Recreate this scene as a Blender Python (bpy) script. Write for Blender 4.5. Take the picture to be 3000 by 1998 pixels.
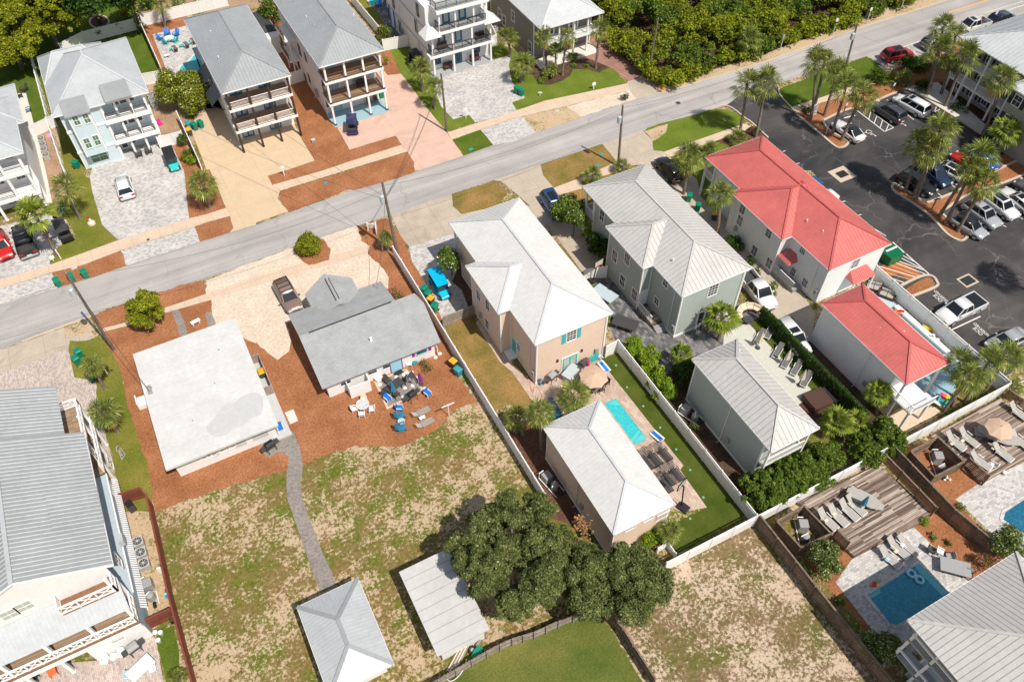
import bpy,bmesh,math,random
import numpy as np
from mathutils import Vector,Matrix
R_=math.radians
for o in list(bpy.data.objects):bpy.data.objects.remove(o)
SC=bpy.context.scene
COL=SC.collection
random.seed(7);RNG=np.random.default_rng(7)
CAM_H,FPX=64.0,2333.0
_p,_r,_y=R_(50.39923),R_(-0.49733),R_(27.36377)
def _rot():
 c,s=math.cos,math.sin
 M=np.array([[1,0,0],[0,0,-1],[0,1,0]],float)
 P=np.array([[1,0,0],[0,c(_p),-s(_p)],[0,s(_p),c(_p)]])
 Z=np.array([[c(_r),-s(_r),0],[s(_r),c(_r),0],[0,0,1]])
 Y=np.array([[c(_y),-s(_y),0],[s(_y),c(_y),0],[0,0,1]])
 return Z@P@M@Y
CR=_rot()
cd=bpy.data.cameras.new('camera');cd.sensor_width=36;cd.sensor_fit='HORIZONTAL'
cd.lens=FPX*36/3000;cd.clip_end=2000;cd.clip_start=1
cam=bpy.data.objects.new('camera',cd);COL.objects.link(cam)
m4=Matrix.Identity(4)
for i in range(3):
 m4[i][0]=CR[0][i];m4[i][1]=-CR[1][i];m4[i][2]=-CR[2][i]
m4[2][3]=CAM_H
cam.matrix_world=m4
SC.camera=cam
SUN_EL,SUN_AZ=R_(57),R_(-73)
w=bpy.data.worlds.new('World');SC.world=w;w.use_nodes=True
nt=w.node_tree
sky=nt.nodes.new('ShaderNodeTexSky');sky.sky_type='NISHITA';sky.sun_disc=False
sky.sun_elevation=SUN_EL;sky.sun_rotation=R_(90)-SUN_AZ
hs=nt.nodes.new('ShaderNodeHueSaturation');hs.inputs['Saturation'].default_value=0.62;nt.links.new(sky.outputs[0],hs.inputs['Color'])
bg=nt.nodes['Background'];nt.links.new(hs.outputs[0],bg.inputs[0]);bg.inputs[1].default_value=0.10
sl=bpy.data.lights.new('sun','SUN');sl.energy=4.3;sl.angle=R_(0.5);sl.color=(1.0,0.94,0.85)
so=bpy.data.objects.new('sun',sl);COL.objects.link(so)
sd=Vector((math.cos(SUN_EL)*math.cos(SUN_AZ),math.cos(SUN_EL)*math.sin(SUN_AZ),math.sin(SUN_EL)))
so.rotation_euler=sd.to_track_quat('Z','Y').to_euler();so.location=(0,0,60)
SC.view_settings.view_transform='Standard';SC.view_settings.look='None'
SC.view_settings.exposure=0.25;SC.view_settings.gamma=1
SC.cycles.max_bounces=6;SC.cycles.transparent_max_bounces=8
TX=(0,750,1500,2250);TY=(0,500,1000,1498)
def ray(c,r,x,y):
 u=TX[c]+x/3.136;v=TY[r]+y/3.136
 return CR.T@np.array([(u-1500)/FPX,(v-999)/FPX,1.0])
def G(c,r,x,y,z=0.0):
 d=ray(c,r,x,y);s=(z-CAM_H)/d[2]
 return(d[0]*s,d[1]*s)
def GY(c,r,x,y,Y):
 d=ray(c,r,x,y);s=Y/d[1];return(d[0]*s,CAM_H+d[2]*s)
def GX(c,r,x,y,X):
 d=ray(c,r,x,y);s=X/d[0];return(d[1]*s,CAM_H+d[2]*s)
def top(base,c,r,x,y):
 d=ray(c,r,x,y);best=None
 for i in range(0,1500):
  z=i*0.012;s=(z-CAM_H)/d[2];q=(d[0]*s,d[1]*s)
  e=math.hypot(q[0]-base[0],q[1]-base[1])
  if best is None or e<best[0]:best=(e,q[0],q[1],z)
 return best[1:]
def PL(s,z=0.0):
 out=[];c=r=0
 for w_ in s.split():
  if ':' in w_:
   a,w_=w_.split(':');c,r=int(a[0]),int(a[1])
  if not w_:continue
  x,y=w_.split(',');out.append(G(c,r,float(x),float(y),z))
 return out
MT={}
def N(nt,t,**k):
 n=nt.nodes.new(t)
 for a,b in k.items():setattr(n,a,b)
 return n
def newmat(name):
 m=bpy.data.materials.new(name);m.use_nodes=True;MT[name]=m
 return m,m.node_tree,m.node_tree.nodes['Principled BSDF']
def rgb(c):return(c[0],c[1],c[2],1)
def ramp(nt,fac,stops,interp='LINEAR'):
 r=N(nt,'ShaderNodeValToRGB');e=r.color_ramp;e.interpolation=interp
 while len(e.elements)<len(stops):e.elements.new(0.5)
 for k,(p,c)in enumerate(stops):
  e.elements[k].position=p;e.elements[k].color=rgb(c)if len(c)==3 else c
 nt.links.new(fac,r.inputs[0]);return r.outputs[0]
def noise(nt,scale,detail=4,rough=0.6,vec=None,dist=0):
 n=N(nt,'ShaderNodeTexNoise');n.inputs['Scale'].default_value=scale
 n.inputs['Detail'].default_value=detail;n.inputs['Roughness'].default_value=rough
 n.inputs['Distortion'].default_value=dist
 if vec is None:vec=coord(nt)
 nt.links.new(vec,n.inputs['Vector']);return n.outputs['Fac']
def coord(nt,rot=0,sc=(1,1,1)):
 t=N(nt,'ShaderNodeTexCoord');mp=N(nt,'ShaderNodeMapping')
 mp.inputs['Rotation'].default_value=(0,0,rot);mp.inputs['Scale'].default_value=sc
 nt.links.new(t.outputs['Object'],mp.inputs['Vector']);return mp.outputs[0]
def mix(nt,f,a,b,mode='MIX'):
 m=N(nt,'ShaderNodeMix',data_type='RGBA',blend_type=mode)
 if isinstance(f,float):m.inputs[0].default_value=f
 else:nt.links.new(f,m.inputs[0])
 for s,i in((a,6),(b,7)):
  if isinstance(s,tuple):m.inputs[i].default_value=rgb(s)
  else:nt.links.new(s,m.inputs[i])
 return m.outputs[2]
def bump(nt,b,h,strength,dist=0.05):
 n=N(nt,'ShaderNodeBump');n.inputs['Strength'].default_value=strength;n.inputs['Distance'].default_value=dist
 nt.links.new(h,n.inputs['Height']);nt.links.new(n.outputs[0],b.inputs['Normal'])
def mottle(name,c1,c2,scale=1.0,fine=9.0,rough=0.9,bmp=0.3,spec=0.3,metal=0.0,fineamt=0.35):
 m,nt,b=newmat(name)
 big=noise(nt,scale,5,0.6);sm=noise(nt,fine,3,0.7)
 base=ramp(nt,big,[(0.3,c1),(0.7,c2)])
 lo=tuple(max(0,1-fineamt)for _ in range(3));hi=tuple(1+fineamt*0.6 for _ in range(3))
 f=ramp(nt,sm,[(0.3,lo),(0.7,hi)])
 nt.links.new(mix(nt,1.0,base,f,'MULTIPLY'),b.inputs['Base Color'])
 b.inputs['Roughness'].default_value=rough;b.inputs['Metallic'].default_value=metal
 b.inputs['Specular IOR Level'].default_value=spec
 if bmp:bump(nt,b,sm,bmp,0.04)
 return m
def plain(name,c,rough=0.5,metal=0.0,spec=0.5,var=0.06,coat=0):
 m,nt,b=newmat(name)
 n=noise(nt,2.3,4,0.65)
 lo=tuple(x*(1-var)for x in c);hi=tuple(min(1,x*(1+var))for x in c)
 nt.links.new(ramp(nt,n,[(0.3,lo),(0.7,hi)]),b.inputs['Base Color'])
 b.inputs['Roughness'].default_value=rough;b.inputs['Metallic'].default_value=metal
 b.inputs['Specular IOR Level'].default_value=spec
 if coat:b.inputs['Coat Weight'].default_value=coat;b.inputs['Coat Roughness'].default_value=0.08
 return m
def pavers(name,cols,mortar,bw=0.4,bh=0.2,rot=0.0,patch=0.5):
 m,nt,b=newmat(name)
 v=coord(nt,rot)
 br=N(nt,'ShaderNodeTexBrick');br.inputs['Scale'].default_value=1.0
 br.inputs['Brick Width'].default_value=bw;br.inputs['Row Height'].default_value=bh
 br.inputs['Mortar Size'].default_value=0.012;br.inputs['Bias'].default_value=0
 br.inputs['Color1'].default_value=(0,0,0,1);br.inputs['Color2'].default_value=(1,1,1,1)
 br.inputs['Mortar'].default_value=(0.5,0.5,0.5,1);nt.links.new(v,br.inputs['Vector'])
 sep=N(nt,'ShaderNodeSeparateColor');nt.links.new(br.outputs[0],sep.inputs[0])
 k=len(cols)
 colr=ramp(nt,sep.outputs[0],[(0.08+0.84*i/(k-1),c)for i,c in enumerate(cols)])
 big=noise(nt,0.35,4,0.6)
 colr=mix(nt,1.0,colr,ramp(nt,big,[(0.3,(1-patch*.35,)*3),(0.7,(1+patch*.25,)*3)]),'MULTIPLY')
 nt.links.new(mix(nt,br.outputs['Fac'],colr,mortar),b.inputs['Base Color'])
 b.inputs['Roughness'].default_value=0.9;b.inputs['Specular IOR Level'].default_value=0.2
 return m
def slabs(name,c1,c2,w=1.5,joint=(0.2,0.15,0.1),rot=0.0,stain=None):
 m,nt,b=newmat(name)
 v=coord(nt,rot)
 br=N(nt,'ShaderNodeTexBrick');br.offset=0
 br.inputs['Scale'].default_value=1;br.inputs['Brick Width'].default_value=w;br.inputs['Row Height'].default_value=w
 br.inputs['Mortar Size'].default_value=0.015;br.inputs['Mortar Smooth'].default_value=0.2
 nt.links.new(v,br.inputs['Vector'])
 base=ramp(nt,noise(nt,0.5,6,0.65),[(0.3,c1),(0.7,c2)])
 fine=ramp(nt,noise(nt,6,4,0.7),[(0.3,(.86,)*3),(0.7,(1.08,)*3)])
 base=mix(nt,1.0,base,fine,'MULTIPLY')
 if stain:
  base=mix(nt,ramp(nt,noise(nt,0.22,5,0.7,dist=1.0),[(0.52,(0,0,0)),(0.68,(.6,.6,.6))]),base,stain)
 nt.links.new(mix(nt,br.outputs['Fac'],base,joint),b.inputs['Base Color'])
 b.inputs['Roughness'].default_value=0.9;b.inputs['Specular IOR Level'].default_value=0.2
 return m
def patchy(name,grass,dry,sand,lo=0.42,hi=0.55,scale=0.5):
 """sand showing through thin grass, in clumps"""
 m,nt,b=newmat(name)
 g=ramp(nt,noise(nt,0.3,6,0.7,dist=0.3),[(0.40,grass),(0.56,dry)])
 g=mix(nt,1.0,g,ramp(nt,noise(nt,3.2,5,0.75),[(0.3,(.55,)*3),(0.7,(1.5,)*3)]),'MULTIPLY')
 big=noise(nt,0.13,2,0.5);mid=noise(nt,scale,5,0.75,dist=0.25);fn=noise(nt,3.6,5,0.75,dist=0.3)
 a=N(nt,'ShaderNodeMath',operation='MULTIPLY_ADD');nt.links.new(big,a.inputs[0]);a.inputs[1].default_value=0.52
 a2=N(nt,'ShaderNodeMath',operation='MULTIPLY');nt.links.new(mid,a2.inputs[0]);a2.inputs[1].default_value=0.55
 nt.links.new(a2.outputs[0],a.inputs[2])
 a3=N(nt,'ShaderNodeMath',operation='MULTIPLY_ADD');nt.links.new(fn,a3.inputs[0]);a3.inputs[1].default_value=0.80
 nt.links.new(a.outputs[0],a3.inputs[2])
 f=ramp(nt,a3.outputs[0],[(lo+.42,(0,0,0)),(hi+.40,(1,1,1))])
 s=mix(nt,1.0,sand,ramp(nt,noise(nt,7,3,0.7),[(0.3,(.78,)*3),(0.7,(1.15,)*3)]),'MULTIPLY')
 nt.links.new(mix(nt,f,g,s),b.inputs['Base Color'])
 b.inputs['Roughness'].default_value=1;b.inputs['Specular IOR Level'].default_value=0.05
 bump(nt,b,fn,0.5,0.08)
 return m
def asphalt(name,c1,c2,crack,cs=0.16,amt=0.5,tracks=None):
 m,nt,b=newmat(name)
 base=ramp(nt,noise(nt,0.12,5,0.6,dist=0.8),[(0.32,c1),(0.68,c2)])
 fine=ramp(nt,noise(nt,9,3,0.7),[(0.3,(.85,)*3),(0.7,(1.12,)*3)])
 base=mix(nt,1.0,base,fine,'MULTIPLY')
 if tracks:
  v=coord(nt,R_(tracks[0]),(0.03,1.1,1));s=noise(nt,0.9,4,0.6,vec=v)
  base=mix(nt,1.0,base,ramp(nt,s,[(0.35,(1-tracks[1],)*3),(0.65,(1+tracks[1]*.7,)*3)]),'MULTIPLY')
 vo=N(nt,'ShaderNodeTexVoronoi',feature='DISTANCE_TO_EDGE');vo.inputs['Scale'].default_value=cs
 c0=coord(nt);nz=N(nt,'ShaderNodeTexNoise');nz.inputs['Scale'].default_value=0.6;nz.inputs['Detail'].default_value=6
 nt.links.new(c0,nz.inputs['Vector'])
 mv=N(nt,'ShaderNodeMix',data_type='VECTOR');mv.inputs[0].default_value=0.55
 ad=N(nt,'ShaderNodeVectorMath',operation='MULTIPLY_ADD');nt.links.new(nz.outputs['Color'],ad.inputs[0])
 ad.inputs[1].default_value=(3,3,0);nt.links.new(c0,ad.inputs[2]);nt.links.new(ad.outputs[0],vo.inputs['Vector'])
 e=ramp(nt,vo.outputs['Distance'],[(0.0,(amt,)*3),(0.012,(0,0,0))])
 mask=ramp(nt,noise(nt,0.25,3,0.5),[(0.42,(0,0,0)),(0.6,(1,1,1))])
 e=mix(nt,1.0,e,mask,'MULTIPLY')
 nt.links.new(mix(nt,e,base,crack),b.inputs['Base Color'])
 b.inputs['Roughness'].default_value=0.85;b.inputs['Specular IOR Level'].default_value=0.25
 return m
def leafmat(name,c1,c2,c3=None,trans=0.35,rough=0.75):
 m,nt,b=newmat(name)
 g=N(nt,'ShaderNodeNewGeometry')
 st=[(0.0,c1),(0.75,c2)]+([(1.0,c3)]if c3 else[])
 col=ramp(nt,g.outputs['Random Per Island'],st)
 col=mix(nt,1.0,col,ramp(nt,noise(nt,0.8,4,0.65),[(0.3,(.62,)*3),(0.7,(1.4,)*3)]),'MULTIPLY')
 nt.links.new(col,b.inputs['Base Color']);b.inputs['Roughness'].default_value=rough
 b.inputs['Specular IOR Level'].default_value=0.12
 tr=N(nt,'ShaderNodeBsdfTranslucent');nt.links.new(col,tr.inputs[0])
 ms=N(nt,'ShaderNodeMixShader');ms.inputs[0].default_value=trans
 nt.links.new(b.outputs[0],ms.inputs[1]);nt.links.new(tr.outputs[0],ms.inputs[2])
 nt.links.new(ms.outputs[0],nt.nodes['Material Output'].inputs[0])
 return m
def wood(name,cols,bw,blen,rot,gap=(0.05,0.03,0.02)):
 """boards laid in rows with different weathering on each"""
 m,nt,b=newmat(name)
 v=coord(nt,rot)
 br=N(nt,'ShaderNodeTexBrick');br.inputs['Scale'].default_value=1
 br.inputs['Brick Width'].default_value=blen;br.inputs['Row Height'].default_value=bw
 br.inputs['Mortar Size'].default_value=0.01;br.offset=0.37;br.offset_frequency=2
 br.inputs['Color1'].default_value=(0,0,0,1);br.inputs['Color2'].default_value=(1,1,1,1)
 nt.links.new(v,br.inputs['Vector'])
 sep=N(nt,'ShaderNodeSeparateColor');nt.links.new(br.outputs[0],sep.inputs[0])
 k=len(cols);c=ramp(nt,sep.outputs[0],[(0.05+0.9*i/(k-1),q)for i,q in enumerate(cols)])
 gr=noise(nt,3.0,5,0.7,vec=coord(nt,rot,(0.35,5,1)))
 c=mix(nt,1.0,c,ramp(nt,gr,[(0.3,(.6,)*3),(0.7,(1.3,)*3)]),'MULTIPLY')
 nt.links.new(mix(nt,br.outputs['Fac'],c,gap),b.inputs['Base Color'])
 b.inputs['Roughness'].default_value=0.85;b.inputs['Specular IOR Level'].default_value=0.2
 return m
def shingles(name,c1,c2):
 m,nt,b=newmat(name)
 br=N(nt,'ShaderNodeTexBrick');br.inputs['Scale'].default_value=1
 br.inputs['Brick Width'].default_value=0.34;br.inputs['Row Height'].default_value=0.16;br.inputs['Mortar Size'].default_value=0.012
 br.inputs['Color1'].default_value=rgb(c1);br.inputs['Color2'].default_value=rgb(c2)
 br.inputs['Mortar'].default_value=rgb(tuple(x*.62 for x in c1));nt.links.new(coord(nt),br.inputs['Vector'])
 n=ramp(nt,noise(nt,0.6,5,0.7),[(0.3,(.86,)*3),(0.7,(1.1,)*3)])
 nt.links.new(mix(nt,1.0,br.outputs[0],n,'MULTIPLY'),b.inputs['Base Color'])
 b.inputs['Roughness'].default_value=0.95;b.inputs['Specular IOR Level'].default_value=0.15
 return m
def water(name,c):
 m,nt,b=newmat(name)
 col=ramp(nt,noise(nt,1.6,4,0.6,dist=1.0),[(0.3,tuple(x*.86 for x in c)),(0.7,tuple(x*1.1 for x in c))])
 vo=N(nt,'ShaderNodeTexVoronoi',feature='DISTANCE_TO_EDGE');vo.inputs['Scale'].default_value=2.6;vo.inputs['Randomness'].default_value=1
 v2=N(nt,'ShaderNodeTexNoise');v2.inputs['Scale'].default_value=1.5;ad=N(nt,'ShaderNodeVectorMath',operation='MULTIPLY_ADD');c0=coord(nt)
 nt.links.new(c0,v2.inputs['Vector']);nt.links.new(v2.outputs['Color'],ad.inputs[0]);ad.inputs[1].default_value=(.6,.6,0);nt.links.new(c0,ad.inputs[2]);nt.links.new(ad.outputs[0],vo.inputs['Vector'])
 col=mix(nt,ramp(nt,vo.outputs['Distance'],[(0,(.4,)*3),(.1,(0,0,0))]),col,tuple(min(1,x*1.5+.05)for x in c))  # caustic light painted as a paler web in the water colour
 nt.links.new(col,b.inputs['Base Color']);b.inputs['Roughness'].default_value=0.06
 bump(nt,b,noise(nt,5,3,0.6),0.12,0.05)
 return m
patchy('sparse_lot',(0.105,0.128,0.018),(0.185,0.132,0.048),(0.48,0.36,0.24),0.515,0.615,0.8)
patchy('sandy_lot',(0.12,0.115,0.032),(0.18,0.125,0.065),(0.52,0.40,0.30),0.505,0.605,0.8)
patchy('verge',(0.13,0.14,0.03),(0.22,0.17,0.07),(0.50,0.37,0.24),0.35,0.5,0.8)
patchy('beach_sand',(0.36,0.27,0.14),(0.42,0.32,0.19),(0.60,0.49,0.36),0.2,0.38,0.8)
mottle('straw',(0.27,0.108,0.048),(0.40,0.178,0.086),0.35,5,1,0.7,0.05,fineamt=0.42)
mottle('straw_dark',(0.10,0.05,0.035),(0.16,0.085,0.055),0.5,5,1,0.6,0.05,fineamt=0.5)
mottle('lawn_green',(0.060,0.110,0.012),(0.115,0.150,0.022),0.35,7,1,0.6,0.05)
mottle('lawn_bright',(0.095,0.145,0.016),(0.165,0.20,0.032),0.3,7,1,0.6,0.05)
mottle('lawn_yellow',(0.11,0.145,0.018),(0.235,0.20,0.045),0.28,6,1,0.6,0.05)
mottle('lawn_dry',(0.13,0.125,0.028),(0.34,0.20,0.075),0.3,5,1,0.6,0.05)
mottle('turf',(0.045,0.075,0.010),(0.10,0.115,0.022),0.4,8,1,0.4,0.05,fineamt=0.2)
mottle('dirt',(0.30,0.19,0.12),(0.44,0.30,0.20),0.6,5,1,0.5,0.05)
mottle('soil',(0.05,0.035,0.025),(0.13,0.08,0.05),0.8,4,1,0.5,0.05)
mottle('sand',(0.57,0.46,0.36),(0.66,0.56,0.45),0.5,3.5,1,0.5,0.05,fineamt=0.24)
asphalt('road',(0.335,0.312,0.298),(0.415,0.388,0.367),(0.20,0.18,0.17),0.10,0.5,(2,0.17))
mottle('lawn_round',(0.06,0.105,0.018),(0.20,0.185,0.05),0.16,7,1,0.6,0.05)
asphalt('lot',(0.032,0.032,0.036),(0.088,0.080,0.076),(0.22,0.19,0.165),0.17,0.8,(60,0.14))
slabs('walk',(0.55,0.42,0.31),(0.62,0.48,0.36),1.55,(0.36,0.26,0.18),0)
slabs('drive_tan',(0.53,0.40,0.26),(0.60,0.46,0.31),4.5,(0.38,0.28,0.2),0,(0.5,0.43,0.34))
slabs('drive_pink',(0.55,0.37,0.29),(0.62,0.43,0.345),5.5,(0.42,0.28,0.22),0,(0.38,0.25,0.19))
slabs('drive_grey',(0.40,0.34,0.27),(0.50,0.42,0.33),3.4,(0.22,0.18,0.15),0.02,(0.30,0.25,0.2))
slabs('slab_white',(0.6,0.56,0.5),(0.66,0.62,0.56),3.0,(0.4,0.38,0.35),0)
pavers('paver_grey',[(0.36,0.35,0.345),(0.46,0.44,0.425),(0.53,0.505,0.48),(0.57,0.54,0.51)],(0.34,0.32,0.3),0.32,0.20,R_(0))
pavers('paver_pink',[(0.36,0.30,0.29),(0.47,0.39,0.34),(0.56,0.43,0.35),(0.52,0.47,0.43)],(0.34,0.28,0.25),0.26,0.15,R_(90))
pavers('paver_pool',[(0.44,0.32,0.26),(0.50,0.38,0.30),(0.55,0.43,0.34)],(0.32,0.24,0.19),0.45,0.25,R_(90))
pavers('paver_dark',[(0.10,0.10,0.105),(0.16,0.155,0.155),(0.24,0.23,0.22)],(0.07,0.07,0.07),0.5,0.3,R_(90))
pavers('brick_drive',[(0.27,0.13,0.10),(0.34,0.175,0.135),(0.38,0.21,0.17)],(0.25,0.15,0.12),0.22,0.11,R_(45))
pavers('path_grey',[(0.20,0.175,0.16),(0.27,0.24,0.215),(0.31,0.28,0.25)],(0.2,0.17,0.15),0.22,0.11,R_(0))
slabs('kerb',(0.50,0.41,0.32),(0.55,0.46,0.36),3,(0.4,0.33,0.26))
plain('paint_white',(0.68,0.66,0.62),0.8,var=0.12)
plain('paint_yellow',(0.75,0.36,0.05),0.8,var=0.1)
plain('paint_faded',(0.52,0.36,0.22),0.9,var=0.1)
for nme,c in dict(white_wall=(0.76,0.75,0.73),pale_blue=(0.55,0.65,0.68),peach=(0.74,0.56,0.43),sage=(0.38,0.43,0.39),pinkwhite=(0.72,0.66,0.64),taupe=(0.24,0.21,0.185),grey_blue=(0.40,0.47,0.52),hotel_wall=(0.36,0.33,0.28),trim=(0.80,0.79,0.77),soffit=(0.62,0.6,0.57)).items():
 mottle(nme,tuple(x*.95 for x in c),c,0.5,3,0.75,0.05,0.25,fineamt=0.05)
def metalroof(name,c,rough=0.42,var=0.05,metal=0.0):
 mottle(name,tuple(x*(1-var*1.7)for x in c),tuple(min(1,x*(1+var))for x in c),0.4,2.5,rough,0.02,0.4,metal,0.08)
metalroof('roof_grey',(0.285,0.30,0.305));metalroof('roof_white',(0.615,0.605,0.585),0.42,0.03);metalroof('roof_sage',(0.49,0.475,0.45))
metalroof('roof_red',(0.54,0.135,0.12),0.5,0.08);metalroof('roof_silver',(0.42,0.44,0.45));metalroof('roof_light',(0.50,0.515,0.52))
metalroof('roof_redtrim',(0.45,0.09,0.08),0.5)
metalroof('seam_dark',(0.33,0.32,0.31));metalroof('seam_light',(0.62,0.63,0.63));metalroof('flat_white',(0.57,0.565,0.55),0.7,0.05)  # dark seam colour adds painted shadow to the sage roof ribs
metalroof('flat_grey',(0.50,0.49,0.475),0.7,0.04)
shingles('shingle',(0.33,0.34,0.34),(0.37,0.375,0.37))
wood('deck_grey',[(0.12,0.085,0.065),(0.23,0.17,0.135),(0.33,0.25,0.205),(0.50,0.42,0.36)],0.14,3.2,0.0)
wood('deck_tan',[(0.26,0.17,0.11),(0.34,0.23,0.15),(0.40,0.28,0.19)],0.14,3.0,0.0)
mottle('wood_fence',(0.15,0.11,0.08),(0.27,0.20,0.145),1.2,6,0.9,0.3,0.1,fineamt=0.4)
mottle('wood_grey',(0.24,0.20,0.165),(0.38,0.32,0.27),1.2,6,0.9,0.3,0.1,fineamt=0.4)
mottle('wood_red',(0.17,0.05,0.03),(0.23,0.07,0.045),1.2,6,0.7,0.1,0.2,fineamt=0.15)
mottle('wood_brown',(0.20,0.10,0.055),(0.27,0.14,0.08),1.2,6,0.8,0.1,0.2,fineamt=0.2)
mottle('pole_wood',(0.12,0.095,0.07),(0.24,0.20,0.155),1.5,8,0.9,0.3,0.1,fineamt=0.35)
mottle('bark',(0.13,0.10,0.08),(0.24,0.19,0.15),1.5,6,1,0.6,0.05,fineamt=0.5)
mottle('palm_bark',(0.17,0.13,0.105),(0.29,0.235,0.19),2.0,7,1,0.6,0.05,fineamt=0.4)
for nme,c,rg in(('black',(0.015,0.015,0.016),.5),('charcoal',(0.05,0.05,0.052),.6),('bin_green',(0.0,0.20,0.115),.45),('bin_teal',(0.04,0.27,0.30),.5),('bin_yellow',(0.75,0.36,0.01),.5),('turquoise',(0.02,0.46,0.44),.5),('blue',(0.01,0.16,0.55),.5),('seablue',(0.02,0.19,0.32),.6),('cyan',(0.0,0.42,0.70),.3),('white',(0.78,0.77,0.75),.5),('cream',(0.66,0.56,0.42),.6),('tan',(0.52,0.36,0.26),.8),('orange',(0.70,0.15,0.04),.5),('pink',(0.75,0.03,0.25),.5),('yellow',(0.8,0.50,0.02),.4),('redp',(0.55,0.03,0.02),.4),('teal_trim',(0.04,0.42,0.42),.5),('blue_trim',(0.015,0.15,0.27),.5),('bronze',(0.13,0.075,0.035),.5),('dark_post',(0.035,0.024,0.02),.6),('umber',(0.07,0.03,0.02),.8),('grey',(0.30,0.30,0.30),.6),('lightgrey',(0.48,0.48,0.47),.6),('lounge_grey',(0.36,0.34,0.31),.7),('sling',(0.13,0.125,0.12),.8),('purple',(0.25,0.02,0.22),.6),('skyblue',(0.30,0.58,0.72),.6),('deck_pale',(0.50,0.49,0.43),.8),('pink_toy',(0.75,0.25,0.45),.5),('green_metal',(0.0,0.13,0.05),.4),('rust',(0.38,0.12,0.03),.9),('transformer',(0.42,0.46,0.48),.4),('ac_grey',(0.40,0.38,0.355),.6),('tyre',(0.02,0.02,0.021),.8),('rim',(0.35,0.35,0.36),.3),('blue_floor',(0.27,0.42,0.48),.6),('shutter_black',(0.02,0.022,0.025),.5),('porch_grey',(0.33,0.34,0.34),.7),('window_green',(0.08,0.17,0.10),.15),('pale_blind',(0.42,0.44,0.38),.3),('headlight',(0.6,0.62,0.62),.15),('taillight',(0.35,0.01,0.01),.2),('pool_cover',(0.42,0.52,0.55),.5)):
 plain(nme,c,rg)
plain('glass',(0.030,0.040,0.048),0.06,spec=0.6,var=0.5)
plain('car_glass',(0.012,0.016,0.02),0.05,spec=0.6,var=0.1)
for nme,c in dict(car_white=(0.72,0.72,0.72),car_black=(0.012,0.013,0.015),car_red=(0.36,0.012,0.018),car_blue=(0.01,0.10,0.30),car_navy=(0.012,0.03,0.07),car_silver=(0.36,0.38,0.40),car_dgrey=(0.05,0.055,0.065),car_grey=(0.11,0.115,0.12),car_brown=(0.23,0.155,0.125),car_brightred=(0.55,0.015,0.012),cart_navy=(0.02,0.025,0.10)).items():
 plain(nme,c,0.28,0.15,0.5,0.03,coat=0.6)
water('pool_light',(0.04,0.44,0.47));water('pool_blue',(0.012,0.21,0.30));water('pool_shaded',(0.012,0.11,0.19))  # darkest water: shade over the right-edge pool is put into its colour
plain('pool_tile',(0.10,0.42,0.45),0.3);plain('pool_step',(0.10,0.50,0.52),0.3)
leafmat('leaf_oak',(0.04,0.062,0.016),(0.15,0.175,0.05),(0.29,0.30,0.12),0.25)
leafmat('leaf_magnolia',(0.08,0.12,0.008),(0.26,0.28,0.018),(0.46,0.41,0.03),0.3)
leafmat('leaf_scrub',(0.08,0.115,0.008),(0.24,0.27,0.016),(0.40,0.38,0.03),0.3)
leafmat('leaf_shrub',(0.04,0.08,0.010),(0.12,0.18,0.024),(0.24,0.30,0.045),0.3)
leafmat('leaf_lime',(0.10,0.20,0.01),(0.22,0.32,0.02),(0.32,0.38,0.04),0.3)
leafmat('leaf_dark',(0.012,0.035,0.006),(0.045,0.09,0.013),(0.08,0.13,0.02),0.15)  # darkened a little to paint in the shade on the ivy wall
leafmat('leaf_myrtle',(0.05,0.09,0.012),(0.14,0.19,0.025),(0.62,0.58,0.42),0.3)
leafmat('leaf_palm',(0.07,0.105,0.02),(0.23,0.27,0.055),(0.55,0.52,0.17),0.3,0.4)
leafmat('leaf_palmlime',(0.09,0.14,0.015),(0.24,0.30,0.04),(0.42,0.43,0.09),0.3,0.45)
leafmat('frond_dead',(0.24,0.15,0.05),(0.45,0.30,0.10),(0.55,0.40,0.12),0.2,0.8)
leafmat('flower_white',(0.6,0.56,0.45),(0.7,0.66,0.55),None,0.2)
leafmat('flower_pink',(0.55,0.08,0.12),(0.62,0.20,0.25),None,0.2)
leafmat('moss',(0.30,0.29,0.22),(0.42,0.40,0.31),None,0.1)
leafmat('leaf_rust',(0.26,0.12,0.05),(0.40,0.22,0.11),None,0.2)
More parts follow.
